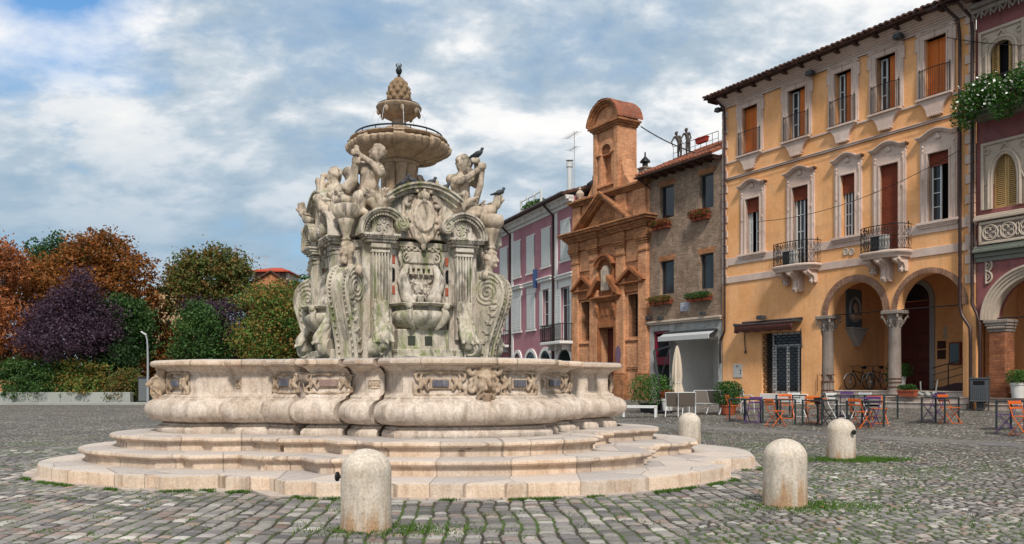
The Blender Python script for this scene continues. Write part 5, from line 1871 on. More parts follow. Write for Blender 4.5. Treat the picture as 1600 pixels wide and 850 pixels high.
for px, py, lab in ((1273, 117, 'small dark floodlight under the eaves between the second and third top windows'), (1411, 60, 'small dark floodlight under the eaves left of the last top window'), (1196, 497, 'small floodlight just above the brown shop awning')):
    lamp_box(*fac(px, py), lab)
lamp_box(-.02, fz(1133, 172), 'dark floodlight on the left corner of the orange house', 0, .9)
m = Y.mb()
for px in (1322, 1331):
    x, z = fac(px, 393.5)
    m.tube([(x + .10 * math.cos(a), -.02, z + .13 * math.sin(a)) for a in np.linspace(0, 2 * PI, 18, endpoint=False)], .03, 6, True)
    m.prism([(x + .08 * math.cos(a), z + .11 * math.sin(a)) for a in np.linspace(0, 2 * PI, 18, endpoint=False)], -.03, .0)
Y.ch('oval_plaque', m, M['cream'])
a, b = fs(1146), fs(1160)
m = Y.mb(); m.bbox((a, -.03, fz(1153, 590)), (b, .02, fz(1153, 569)), .01)
o = Y.ch('meter_box', m, M['ac'])
m = Y.mb()
for q in (.35, .6): m.bbox((b - .10, -.045, fz(1153, 590) + q * .5), (b - .05, -.025, fz(1153, 590) + q * .5 + .06), .004)
m.bbox((a + .20, -.04, fz(1153, 573)), (a + .30, -.028, fz(1153, 571.5)), .004)
Y.ch('meter_lock', m, M['black'], o)

# ================================================================== brown brick house with the café front
BW = -5.1
B = House('brick_house', BW, 'narrow brown brick house with a terracotta roof and a cafe front below', 'house')
wz = [(9.60, 11.25), (5.77, 7.45)]
bw = [(fs(1031.5), fs(1053)), (fs(1093), fs(1115))]
mb = B.mb()
mb.wall(BW, -.02, 4.42, 11.95, [(a, b, *z) for a, b in bw for z in wz], 0, .28)
mb.add([(BW, 0, .3), (BW, 8, .3), (BW, 8, 13.5), (BW, 0, 11.95)], [(3, 2, 1, 0)])
mb.add([(-.02, 0, 4), (-.02, 8, 4), (-.02, 8, 13.5), (-.02, 0, 11.95)], [(0, 1, 2, 3)])
B.ch('wall', mb, M['brick'], None, 0)
mb = B.mb()
for a, b in bw:
    for z in wz: mb.box((a - .2, .55, z[0] - .2), (b + .2, 1.6, z[1] + .2))
B.ch('room', mb, M['dark'])
for a, b in bw:
    for z in wz:
        sash(B, None, a, b, z[0], z[1], .20, M['greyframe'], 0, 0, .06)
        m = B.mb()
        for q in range(14):
            x = a - .12 + (b - a + .24) * (q + .5) / 14
            m.bbox((x - .042, -.012, z[1] + .01), (x + .042, .05, z[1] + .27), .004)
        B.ch('brick_lintel', m, M['churchtrim'])
s1 = fs(1047)
s2, zsh = fs(1122), fz(1085, 528)
mb = B.mb()
mb.wall(BW, -.02, .3, 4.28, [(fs(1021), fs(1046), .42, fz(1034, 517)), (s1, s2, .42, zsh)], 0, .3)
B.ch('shop_front', mb, bricks('white_shop_brick', (.44, .43, .41), (.36, .35, .33), (.50, .49, .46), .26, .075, .008, (.30, .28, .26), .5, .5), None, 0)
mb = B.mb()
mb.bbox((BW - .03, -.16, 4.26), (.0, .05, 4.34), .01).bbox((BW - .06, -.22, 4.34), (.02, .05, 4.44), .015)
B.ch('cornice', mb, M['cream'])
mb = B.mb()
mb.add([(s1, .3, .42), (s1, 3, .42), (s1, 3, zsh + .1), (s1, .3, zsh + .1)], [(0, 1, 2, 3)])
mb.add([(s2, .3, .42), (s2, 3, .42), (s2, 3, zsh + .1), (s2, .3, zsh + .1)], [(3, 2, 1, 0)])
mb.add([(s1, 3, .42), (s2, 3, .42), (s2, 3, zsh + .1), (s1, 3, zsh + .1)], [(0, 1, 2, 3)])
mb.add([(s1, .3, .43), (s2, .3, .43), (s2, 3, .43), (s1, 3, .43)], [(0, 1, 2, 3)])
mb.add([(s1, .3, zsh + .05), (s2, .3, zsh + .05), (s2, 3, zsh + .05), (s1, 3, zsh + .05)], [(3, 2, 1, 0)])
B.ch('entrance_lobby', mb, M['white'], None, 0)
mb = B.mb()
mb.bbox((s1 + .8, 2.90, .45), (s1 + 2.1, 2.98, 1.7), .01)
B.ch('lobby_panel', mb, plain('brown_grey_panel', (.12, .10, .09), .7))
r0, r1 = fs(1021.5), fs(1046)
zr0, zr1 = fz(1034, 570), fz(1034, 517)
mb = B.mb()
for p, q in (((r0, zr0), (r0 + .12, zr1)), ((r1 - .12, zr0), (r1, zr1)), ((r0, zr1 - .14), (r1, zr1)), ((r0, zr0), (r1, zr0 + .40))):
    mb.bbox((p[0], .05, p[1]), (q[0], .22, q[1]), .01)
rd = B.ch('red_frame', mb, plain('crimson_paint', lin('#7d1630', .8), .5))
mb = B.mb()
mb.box((r0 + .1, .18, zr0 + .3), (r1 - .1, .20, zr1 - .1)); mb.box((r0 + .02, .22, .42), (r1 - .02, .24, zr0))
B.ch('pane', mb, M['glass'], rd)
mb = B.mb()
for i in range(4):
    x = r0 + .55 + i * .16
    mb.bar((x, .14, .42), (x, .14, zr0), .025)
mb.bar((r0 + .5, .14, .42), (r0 + 1.05, .14, zr0), .03); mb.bar((r0 + 1.05, .14, .42), (r0 + .5, .14, zr0), .03)
B.ch('door_bars', mb, M['iron'], rd)
caw = empty('cafe_awning', st_pt(fs(1043), 0, fz(1085, 519)), FRZ, 'rolled-up white awning above the open entrance of the brick house', 'awning')
L = fs(1123) - fs(1043)
mb = MB()
mb.bbox((0, -.30, -.02), (L, -.02, .10), .03)
mb.build('awning_cassette', M['greyframe'], caw)
mb = MB()
mb.add([(0, -.28, -.02), (L, -.28, -.02), (L, -.62, -.20), (0, -.62, -.20)], [(3, 2, 1, 0)])
mb.bbox((0, -.66, -.40), (L, -.60, -.16), .015)
mb.build('awning_cloth', M['awn_white'], caw)
tile_roof(B, BW - .35, .0, -.65, 11.98, 4.2, 14.2, M['tile'], .24, .09)
mb = B.mb()
mb.box((BW - .3, -.58, 11.80), (-.02, .0, 11.87))
mb.tube([(BW - .38, -.70, 11.86), (-.02, -.70, 11.86)], .06, 8)
mb.tube([(BW - .2, -.70, 11.82), (BW - .02, -.35, 11.55), (BW + .10, -.06, 11.35)], .04, 6)
for i in range(9):
    x = BW + .0 + 5.0 * i / 8
    mb.box((x - .05, -.55, 11.70), (x + .05, .0, 11.80))
B.ch('eaves', mb, M['wood'])
lamp_box(*fac(1058, 264), 'small floodlight under the eaves of the brown brick house', 0, .8)
for px, py in ((1017.5, 497), (1036, 498), (1103, 491)):
    lamp_box(*fac(px, py), 'small dark spotlight on the cornice above the cafe front of the brick house', 0, .75)
a, b = fs(1063.5), fs(1078)
mb = MB()
for i in range(7):
    for j in range(5):
        mb.bbox((i * .09, -.02, j * .085), (i * .09 + .08, .01, j * .085 + .075), .004)
mo_ = mb.build('tile_mosaic', plain('mosaic_tiles', (.35, .36, .42), .4, 0, .9, 9), None)
mo_.location = st_pt(a, 0, fz(1070, 486)); mo_.rotation_euler = (0, 0, FRZ)
tag(mo_, 'small blue and white tile mosaic on the brick wall between the lower windows', 'mosaic')


def flower_box(s0, s1, z0, h, lab, mt, seed, y=-.02):
    o = empty('flower_box', st_pt(s0, y, z0), FRZ, lab, 'flower box', 'flower boxes on the brick house')
    L = s1 - s0
    m = MB()
    for i in range(3):
        a, b = L * i / 3 + .02, L * (i + 1) / 3 - .02
        m.add([(a + .03, -.22, 0), (b - .03, -.22, 0), (b - .03, -.03, 0), (a + .03, -.03, 0), (a, -.26, .24), (b, -.26, .24), (b, -.01, .24), (a, -.01, .24)],
              [(0, 3, 2, 1), (0, 1, 5, 4), (1, 2, 6, 5), (2, 3, 7, 6), (3, 0, 4, 7), (4, 5, 6, 7)])
    m.build('pot', M['terracotta'], o)
    m = MB(); m.bar((-.02, -.28, .12), (L + .02, -.28, .12), .02); m.bar((0, -.28, .12), (0, 0, .12), .02); m.bar((L, -.28, .12), (L, 0, .12), .02)
    m.build('bracket', M['iron'], o)
    V, F = leaf_cloud(1100, in_box((-.08, -.48, .10), (L + .08, .0, .22 + h)), .085, seed)
    np_mesh('flowers', V, F, mt, o)


flower_box(fs(1023), fs(1050), fz(1036, 358), .25, 'red geraniums in a box under the upper left window of the brick house', M['geranium'], 1)
flower_box(fs(1084), fs(1112), fz(1098, 344), .28, 'red geraniums in a box under the upper right window of the brick house', M['geranium'], 2)
flower_box(fs(1019), fs(1053), fz(1036, 476), .22, 'yellow-green plants in a box under the lower left window of the brick house', leaf_mat('yellowgreen_plants', [(.03, .07, .01), (.08, .13, .02), (.25, .06, .02), (.10, .16, .03)], .6, .2), 3)
flower_box(fs(1078), fs(1115), fz(1098, 470), .20, 'green trailing plants in a box under the lower right window of the brick house', M['greenleaf'], 4)

# ================================================================== church front of orange brick
CW = fs(895)
C0, C1 = CW, BW
CH = House('church', CW, 'ruined-looking orange brick church front with a tall bell gable', 'church')
mb = CH.mb()
dor = (fs(939), fs(962), .4, fz(950, 512))
wl, wr = (fs(909), fs(923), fz(916, 532), fz(916, 472)), (fs(982), fs(999), fz(990, 526), fz(990, 460))
mb.wall(C0, C1, .3, 12.0, [dor, wl, wr], 0, .55)
mb.add([(C0, 0, .3), (C0, 8, .3), (C0, 8, 12), (C0, 0, 12)], [(3, 2, 1, 0)])
mb.add([(C1, 0, .3), (C1, 8, .3), (C1, 8, 12), (C1, 0, 12)], [(0, 1, 2, 3)])
mb.add([(C0, 0, 12), (C1, 0, 12), (C1, 8, 12), (C0, 8, 12)], [(0, 1, 2, 3)])
CH.ch('wall', mb, M['church'], None, 0)


def pil(a, b, z0, z1, d, mt='church'):
    m = CH.mb()
    m.bbox((a, -d, z0), (b, .02, z1), .02)
    return CH.ch('pilaster', m, M[mt])


zc0 = 9.45
P1, P2, P3, P4 = (fs(897), fs(907)), (fs(925), fs(937)), (fs(966), fs(979)), (fs(1001), fs(1014))
for a, b in (P1, P2, P3, P4):
    pil(a, b, 1.7, 8.6, .20)
    m = CH.mb()
    m.bbox((a - .10, -.30, .35), (b + .10, .02, 1.70), .03).bbox((a - .05, -.25, 1.70), (b + .05, .02, 1.85), .03)
    m.bbox((a - .04, -.25, 8.15), (b + .04, .02, 8.28), .02)
    for i in range(3):
        m.bbox((a - .06 - .05 * i, -.26 - .05 * i, 8.58 + .12 * i), (b + .06 + .05 * i, .02, 8.70 + .12 * i), .02)
    CH.ch('pilaster_base', m, M['churchtrim'])
# entablature: architrave, frieze with breaks, cornice
mb = CH.mb()
def moul(a, b, lays):
    for d, z0, z1 in lays:
        mb.bbox((a - d + .2, -d, z0), (b + d - .2, .02, z1), .018)
moul(C0, C1, [(.24, 8.92, 9.02), (.20, 9.02, 9.42)])
for a, b in (P1, P2, P3, P4):
    moul(a - .05, b + .05, [(.36, 8.94, 9.06), (.32, 9.06, 9.42)])
moul(C0, C1, [(.30, 9.42, 9.52), (.38, 9.52, 9.60), (.46, 9.60, 9.70), (.62, 9.74, 9.86), (.70, 9.86, 9.95), (.55, 9.70, 9.74)])
for a, b in ((P1[0], P2[1]), (P3[0], P4[1])):
    moul(a - .05, b + .05, [(.42, 9.43, 9.53), (.50, 9.53, 9.61), (.58, 9.61, 9.71), (.74, 9.745, 9.855), (.82, 9.865, 9.96)])
CH.ch('entablature', mb, M['churchtrim'])
# pediment
pa, pb, pc = P2[0] - .9, P3[1] + .5, None
pc = (pa + pb) / 2
apex = 11.75
mb = CH.mb()
for d, off, th in ((.36, 0, .16), (.48, .16, .12), (.60, .28, .10)):
    for sx in (-1, 1):
        e0 = pa if sx < 0 else pb
        L = math.hypot(pc - e0, apex - 9.95)
        mb.prism([(e0 - sx * -.0 + sx * off * .9, 9.95), (pc, apex - .28 + off), (pc, apex - .28 + off + th * 1.25), (e0 + sx * (off + th) * .9 + sx * .1, 9.95)], -d, .02)
mb.prism([(pa + .3, 9.95), (pb - .3, 9.95), (pc, apex - .3)], -.12, .02)
CH.ch('pediment', mb, M['churchtrim'])
# attic storey and its cornice
mb = CH.mb()
for a, b in ((C0 + .15, C0 + .9), (C1 - 1.2, C1 - .2), (P3[0] - .1, P3[1] + .1)):
    mb.bbox((a, -.14, 9.96), (b, .02, 11.5), .02)
CH.ch('attic_pier', mb, M['church'])
mb = CH.mb()
moul(C0 + .2, C1 - .1, [(.22, 11.52, 11.62), (.32, 11.62, 11.70), (.42, 11.70, 11.82)])
CH.ch('attic_cornice', mb, M['churchtrim'])
# bell gable
g0, g1 = fs(929), fs(967)
gc = (g0 + g1) / 2
gh = (g1 - g0) / 2
GZ = 15.68
GT = 1.25
mb = CH.mb()
na, nb = gc - .44, gc + .46
mb.wall(g0, g1, 11.8, GZ, [(na, nb, 12.35, 14.0)], 0.05, .35)
nr, ncx = (nb - na) / 2, (na + nb) / 2
mb.add([(na, .40, 12.35), (nb, .40, 12.35), (nb, .40, 14.0), (na, .40, 14.0)], [(0, 1, 2, 3)])
for q in range(2): pass
mb.add([(g0, .05, 11.8), (g0, GT, 11.8), (g0, GT, GZ), (g0, .05, GZ)], [(3, 2, 1, 0)])
mb.add([(g1, .05, 11.8), (g1, GT, 11.8), (g1, GT, GZ), (g1, .05, GZ)], [(0, 1, 2, 3)])
mb.add([(g0, GT, 11.8), (g1, GT, 11.8), (g1, GT, GZ), (g0, GT, GZ)], [(3, 2, 1, 0)])
# curved flanks
for e0, sx in ((g0, -1), (g1, 1)):
    poly = [(e0, 11.8), (e0 + sx * 1.05, 11.8)] + [(e0 + sx * 1.05 * (1 - t) ** 2.2, 11.8 + 2.1 * t) for t in np.linspace(.08, 1, 12)]
    mb.prism(poly, .12, GT - .1)
gab = CH.ch('bell_gable', mb, M['church'], None, 0)
mb = CH.mb()
for a, b in ((g0 - .02, g0 + .30), (g1 - .36, g1 + .02)):
    mb.bbox((a, -.10, 11.85), (b, .06, GZ - .35), .02)
mb.bbox((na - .26, -.04, 12.3), (na, .06, 14.0), .02).bbox((nb, -.04, 12.3), (nb + .26, .06, 14.0), .02)
mb.bbox((na - .36, -.14, 13.98), (na + .02, .10, 14.12), .02).bbox((nb - .02, -.14, 13.98), (nb + .36, .10, 14.12), .02)
mb.bbox((na - .3, -.10, 12.2), (nb + .3, .06, 12.34), .02)
mb.ring(ncx, 14.1, nr, nr + .26, -.06, .06, 0, PI, 20)
CH.ch('gable_pilaster', mb, M['church'], gab)
mb = CH.mb()
mb.prism([(ncx + nr * math.cos(a), 14.1 + nr * math.sin(a)) for a in np.linspace(0, PI, 16)], .03, .06)
CH.ch('niche_head', mb, plain('shaded_brick_infill', lin('#8a5434', .8), .95, 0, .3), gab)
mb = CH.mb()
for i, d in enumerate((.10, .20, .30)):
    mb.bbox((g0 - d, -d, GZ - .32 + .11 * i), (g1 + d, GT + d * .4, GZ - .20 + .11 * i), .015)
RR = gh + .30
hgt = 1.2
rad = (RR * RR + hgt * hgt) / (2 * hgt)
a_ = math.asin(RR / rad)
for r0, r1, d in ((rad - .30, rad - .16, .12), (rad - .16, rad - .06, .24), (rad - .06, rad + .02, .34)):
    mb.ring(gc, GZ + .08 + hgt - rad, r0, r1, -d, .3, PI / 2 - a_, PI / 2 + a_, 24)
CH.ch('gable_cornice', mb, M['churchtrim'], gab)
mb = CH.mb()
mb.prism([(gc + (rad - .15) * math.cos(t), GZ + .08 + hgt - rad + (rad - .15) * math.sin(t)) for t in np.linspace(PI / 2 - a_, PI / 2 + a_, 18)], 0.02, GT)
CH.ch('gable_tympanum', mb, M['church'], gab)
mb = CH.mb()
n = 15
for i in range(n):
    t = PI / 2 - a_ + 2 * a_ * (i + .5) / n
    for j in range(4):
        y0 = -.36 + (GT + .5) * j / 4
        r_ = rad + .05
        c_ = np.array([gc + r_ * math.cos(t), 0, GZ + .08 + hgt - rad + r_ * math.sin(t)])
        tn = np.array([-math.sin(t), 0, math.cos(t)]); nr_ = np.array([math.cos(t), 0, math.sin(t)])
        mb.add([tuple(c_ + tn * sx * .16 + nr_ * (-.03 + .05 * (1 - abs(sx)) + .012 * ((i + j) % 3)) + np.array([0, y, 0])) for y in (y0, y0 + (GT + .5) / 4 + .04) for sx in (-1, -.4, .4, 1)],
               [(0, 1, 5, 4)[::-1], (1, 2, 6, 5)[::-1], (2, 3, 7, 6)[::-1], (0, 1, 2, 3)])
CH.ch('gable_tiles', mb, M['tile'], gab)
# door, windows and their frames
mb = CH.mb()
mb.box((dor[0], .50, .4), (dor[1], .56, dor[3]))
mb.bbox(((dor[0] + dor[1]) / 2 + .02, .44, .5), (dor[1] - .08, .52, dor[3] - .1), .02).bbox((dor[0] + .05, .44, .5), ((dor[0] + dor[1]) / 2 - .02, .52, dor[3] - .1), .02)
CH.ch('door', mb, M['door'])
for w_ in (wl, wr):
    m = CH.mb()
    m.bbox((w_[0] - .14, -.06, w_[2] - .1), (w_[0], .40, w_[3]), .01).bbox((w_[1], -.06, w_[2] - .1), (w_[1] + .12, .40, w_[3]), .01).bbox((w_[0] - .14, -.06, w_[3]), (w_[1] + .12, .40, w_[3] + .12), .01)
    fr = CH.ch('window_frame', m, M['church'])
    m = CH.mb()
    m.add([(w_[0], .50, w_[2]), (w_[1], .50, w_[2]), (w_[1], .50, w_[3]), (w_[0], .50, w_[3])], [(0, 1, 2, 3)])
    CH.ch('pane', m, M['glass'], fr)
    m = CH.mb()
    for i in range(1, 9): m.bar((w_[0], .44, w_[2] + (w_[3] - w_[2]) * i / 9), (w_[1], .44, w_[2] + (w_[3] - w_[2]) * i / 9), .03)
    for i in range(1, 4): m.bar((w_[0] + (w_[1] - w_[0]) * i / 4, .44, w_[2]), (w_[0] + (w_[1] - w_[0]) * i / 4, .44, w_[3]), .03)
    CH.ch('window_bars', m, M['iron'], fr)
    m = CH.mb()
    c = (w_[0] + w_[1]) / 2
    hw = (w_[1] - w_[0]) / 2 + .42
    z = w_[3] + .55
    m.bbox((c - hw + .1, -.16, z - .42), (c + hw - .1, .02, z - .1), .015)
    for i in range(3): m.bbox((c - hw - .06 * i, -.18 - .07 * i, z - .1 + .07 * i), (c + hw + .06 * i, .02, z - .03 + .07 * i), .012)
    for sx in (-1, 1):
        m.prism([(c + sx * (hw + .14), z + .11), (c, z + .75), (c, z + .95), (c + sx * (hw + .34), z + .12)], -.38, .02)
    m.prism([(c - hw + .1, z + .11), (c + hw - .1, z + .11), (c, z + .7)], -.08, .02)
    CH.ch('window_pediment', m, M['browntrim'])
    m = CH.mb()
    m.bbox((c - hw + .25, -.07, w_[2] - 1.75), (c + hw - .25, .02, w_[2] - .35), .03).bbox((c - hw + .35, -.10, w_[2] - 1.65), (c + hw - .35, .02, w_[2] - .45), .03)
    m.bbox((c - hw + .1, -.14, w_[2] - .22), (c + hw - .1, .02, w_[2] - .10), .02)
    m.bbox((c - hw + .32, -.10, w_[3] + 1.75), (c + hw - .32, .02, w_[3] + 3.1), .03)
    CH.ch('wall_panel', m, M['church'])
# portal
c = (dor[0] + dor[1]) / 2
mb = CH.mb()
zt = dor[3]
hw = (dor[1] - dor[0]) / 2
mb.bbox((c - hw - .34, -.18, .4), (c - hw, .06, zt + .3), .02).bbox((c + hw, -.18, .4), (c + hw + .34, .06, zt + .3), .02).bbox((c - hw - .36, -.19, zt), (c + hw + .36, .06, zt + .30), .02)
mb.bbox((c - hw - .3, -.12, zt + .3), (c + hw + .3, .02, zt + 1.5), .02)
for sx in (-1, 1):
    mb.add(*place(sculpt([('e', (0, 0, 0), (.2, .2, .22)), ('c', (0, 0, -.2), (0, .1, -.75), .16, .08)], .04, .03), (c + sx * (hw + .12), -.16, zt + 1.15)))
    mb.prism([(c + sx * (hw + .75), zt + 1.70), (c + sx * (hw + .62), zt + 2.05), (c + sx * .45, zt + 2.85), (c + sx * .38, zt + 2.62), (c + sx * (hw + .32), zt + 1.90)], -.50, .02)
for i in range(3):
    mb.bbox((c - hw - .45 - .08 * i, -.26 - .08 * i, zt + 1.45 + .09 * i), (c + hw + .45 + .08 * i, .02, zt + 1.55 + .09 * i), .015)
for q in (-.45, -.05, .35):
    mb.bbox((c + q, -.17, zt + .65), (c + q + .2, .0, zt + 1.1), .03)
mb.ring(c, zt + 3.15, .62, .80, -.34, .02, R(20), R(160), 14)
mb.ring(c, zt + 3.15, .80, .90, -.44, .02, R(20), R(160), 14)
mb.bbox((c - .62, -.12, zt + 1.75), (c + .62, .02, zt + 3.8), .02)
por = CH.ch('portal', mb, M['browntrim'])
mb = CH.mb()
mb.add(*place(sculpt([('b', (0, 0, 0), (.34, .08, .55)), ('e', (0, 0, .55), (.32, .09, .25)), ('e', (0, -.06, -.1), (.24, .06, .3)), ('c', (-.3, 0, -.55), (.3, 0, -.55), .09, .09)], .035, .03), (c, -.20, zt + 2.65)))
CH.ch('memorial_plaque', mb, M['cream'], por)
mb = CH.mb()
mb.bbox((c - .85, -.09, zt + 4.5), (c + .75, .02, zt + 6.2), .03).bbox((c - .70, -.12, zt + 4.65), (c + .60, .02, zt + 6.05), .03)
CH.ch('wall_panel', mb, M['church'])
x, z = fac(971, 554)
mb = MB()
mb.prism([(.22 * math.cos(a), .48 * math.sin(a)) for a in np.linspace(0, 2 * PI, 24, endpoint=False)], -.03, .0)
o = mb.build('oval_sign', plain('purple_grey_enamel', lin('#7f6478', .8), .5), None)
o.location = st_pt(x, -.22, z); o.rotation_euler = (0, 0, FRZ)
tag(o, 'small oval purple-grey sign on the church front beside its door', 'sign')
# urn on the corner of the church
mb = CH.mb()
mb.lathe([(.2, 11.82), (.2, 11.95), (.08, 12.0), (.10, 12.1), (.22, 12.25), (.25, 12.4), (.16, 12.55), (.06, 12.62), (.10, 12.7), (.0, 12.82)], 16, (C0 + .3, .3, 0))
CH.ch('finial_urn', mb, M['cream'])

# ================================================================== pink house, turned a little more towards the square
XV2, FL2 = 290.0, 22.83
PDv = np.array([XV2 - 800, FPX]); PDv = -PDv / np.linalg.norm(PDv)      # along it, towards the camera
PRZ = math.atan2(PDv[1], PDv[0])
pZ = FPX * FL2 / (895 - XV2)
P0 = np.array([(895 - 800) / FPX * pZ, pZ])


def fac2(x, y):
    Z = FPX * FL2 / (x - XV2)
    X = (x - 800) / FPX * Z
    s = (X - P0[0]) * PDv[0] + (Z - P0[1]) * PDv[1]
    return s, EYE + (HY - y) * Z / FPX


PS0 = fac2(745, 0)[0]
PK = House('pink_house', PS0, 'long pink plastered house with white shutters and a white boxed eave', 'house', PRZ, (P0[0] + PS0 * PDv[0], P0[1] + PS0 * PDv[1], 0))
win2 = [(782, 793.6, 389, 440), (803, 814, 378.5, 433), (823.6, 835.5, 370, 426), (847, 860.5, 358, 416), (877, 892, 345, 406)]
win1 = [(784, 794, 472, 520), (802, 815, 464, 518), (824, 837, 459, 515), (846, 862, 452, 510), (874, 895, 448, 533)]
def rect2(w_):
    a, b = fac2(w_[0], 0)[0], fac2(w_[1], 0)[0]
    x = (w_[0] + w_[1]) / 2
    return a, b, fac2(x, w_[3])[1], fac2(x, w_[2])[1]
r2 = [rect2(w_) for w_ in win2]
r1 = [rect2(w_) for w_ in win1]
ztop = 12.35
mb = PK.mb()
mb.wall(PS0, 0, .3, ztop, [(a + .25, b - .25, c, d) for a, b, c, d in r1 + r2], 0, .2)
mb.add([(0, 0, .3), (0, 7, .3), (0, 7, ztop), (0, 0, ztop)], [(0, 1, 2, 3)])
PK.ch('wall', mb, M['pink'], None, 0)
M['shutter_w'] = plain('white_shutter', (.62, .62, .59), .6, 0, .08, 6)
for k, (a, b, c, d) in enumerate(r1 + r2):
    m = PK.mb()
    half = (b - a) / 2
    closed = k in (1, 2, 5, 6, 7, 8, 9)
    for j in range(2):
        x0, x1 = (a + half * j, a + half * (j + 1)) if closed else ((a - .22, a + .32) if j == 0 else (b - .32, b + .22))
        m.bbox((x0 + .01, -.07, c + .03), (x1 - .01, -.02, d - .02), .01)
        for q in range(16):
            z = c + .15 + (d - c - .25) * q / 16
            m.add([(x0 + .07, -.085, z), (x1 - .07, -.085, z), (x1 - .07, -.068, z + .06), (x0 + .07, -.068, z + .06)], [(0, 1, 2, 3)])
    PK.ch('shutter', m, M['shutter_w'], None, 0)
    m = PK.mb()
    m.bbox((a - .12, -.10, c - .12), (b + .12, .04, c), .01)
    if k < 5:
        m.bbox((a - .10, -.04, d), (b + .10, .04, d + .55), .01).bbox((a - .22, -.22, d + .48), (b + .22, .04, d + .66), .03).bbox((a - .28, -.28, d + .66), (b + .28, .04, d + .76), .02)
    else:
        m.bbox((a - .08, -.05, d), (b + .08, .04, d + .12), .01)
    PK.ch('window_trim', m, M['white'])
    if not closed:
        sash(PK, None, a + .25, b - .25, c, d, .15, M['frame'], 1, 2, .06)
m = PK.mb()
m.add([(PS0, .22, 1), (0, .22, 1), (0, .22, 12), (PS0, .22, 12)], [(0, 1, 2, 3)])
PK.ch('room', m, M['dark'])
for ax0, ax1 in ((803, 816.5), (820, 841), (843, 864), (870, 897)):
    a, b = fac2(ax0, 0)[0], fac2(ax1, 0)[0]
    c_, r_ = (a + b) / 2, (b - a) / 2
    zz = 3.55 - r_
    m = PK.mb()
    m.ring(c_, zz, r_ - .22, r_, -.10, .04, 0, PI, 18)
    m.bbox((a, -.10, .4), (a + .22, .04, zz), .01).bbox((b - .22, -.10, .4), (b, .04, zz), .01)
    o = PK.ch('arch_surround', m, M['white'])
    m = PK.mb()
    m.prism([(c_ + (r_ - .2) * math.cos(t), zz + (r_ - .2) * math.sin(t)) for t in np.linspace(0, PI, 16)] + [(a + .2, .4), (b - .2, .4)], -.03, .03)
    PK.ch('arch_glazing', m, M['glass'], o)
for bx0, bx1, zc in ((872, 900, fac2(885, 534)[1]), (776, 799, fac2(788, 540)[1])):
    a, b = fac2(bx0, 0)[0] - .5, fac2(bx1, 0)[0] - .1
    m = PK.mb()
    m.bbox((a, -1.0, zc - .18), (b, .02, zc), .03)
    for q in (.1, .45, .8): m.prism([(a + (b - a) * q, zc - .5), (a + (b - a) * q + .18, zc - .5), (a + (b - a) * q + .18, zc - .18), (a + (b - a) * q, zc - .18)], -.6, 0)
    sl = PK.ch('balcony_slab', m, M['white'])
    m = PK.mb()
    for p, q in (((a, -.95), (b, -.95)), ((a, -.95), (a, 0)), ((b, -.95), (b, 0))):
        n = max(3, int(math.dist(p, q) / .13))
        m.bar((*p, zc + 1.0), (*q, zc + 1.0), .045); m.bar((*p, zc + .10), (*q, zc + .10), .03)
        for i in range(n + 1):
            x, y = p[0] + (q[0] - p[0]) * i / n, p[1] + (q[1] - p[1]) * i / n
            m.bar((x, y, zc), (x, y, zc + 1.0), .025)
            if i < n: m.tube([(x + .0, y - .01, zc + .3), (x + .05, y - .03, zc + .5), (x, y - .01, zc + .7)], .012, 4)
    PK.ch('balcony_railing', m, M['iron'], sl)
mb = PK.mb()
mb.bbox((PS0, -.10, ztop - .55), (.1, .02, ztop - .35), .02).bbox((PS0, -.55, ztop - .10), (.1, .02, ztop), .02)
mb.prism([(PS0, ztop - .35), (.1, ztop - .35), (.1, ztop - .1), (PS0, ztop - .1)], -.30, .02)
for i in range(14):
    x = PS0 + (0 - PS0) * i / 13
    mb.bbox((x - .10, -.48, ztop - .24), (x + .10, .02, ztop - .1), .02)
PK.ch('eaves', mb, M['white'])
tile_roof(PK, PS0, .15, -.75, ztop + .06, 4.0, 13.9, M['darktile'], .30, .10)
mb = PK.mb()
mb.tube([(PS0, -.80, ztop + .04), (.2, -.80, ztop + .04)], .09, 8)
for px in (797.5, 865):
    x = fac2(px, 0)[0]
    mb.tube([(x, -.78, ztop), (x + .05, -.5, ztop - .3), (x + .1, -.10, ztop - .7)] + [(x + .1, -.10, z) for z in (10, 7, 4, 1)], .07, 8)
PK.ch('gutter_pipe', mb, M['pipe'])
mb = PK.mb()
for px in (800, 868):
    x = fac2(px, 0)[0]
    mb.bbox((x - .02, -.06, .4), (x + .32, .03, ztop - .6), .01)
PK.ch('white_strip', mb, M['white'])
a, z = fac2(842, 450)
mb = MB()
mb.bbox((-.06, -.40, 0), (.0, -.10, 1.2), .01)
pol = mb.build('hanging_sign', plain('blue_sign_enamel', lin('#36507c', .8), .5), None)
pol.location = (P0[0] + a * PDv[0], P0[1] + a * PDv[1], z); pol.rotation_euler = (0, 0, PRZ)
tag(pol, 'narrow upright blue sign on the pink house wall', 'sign')

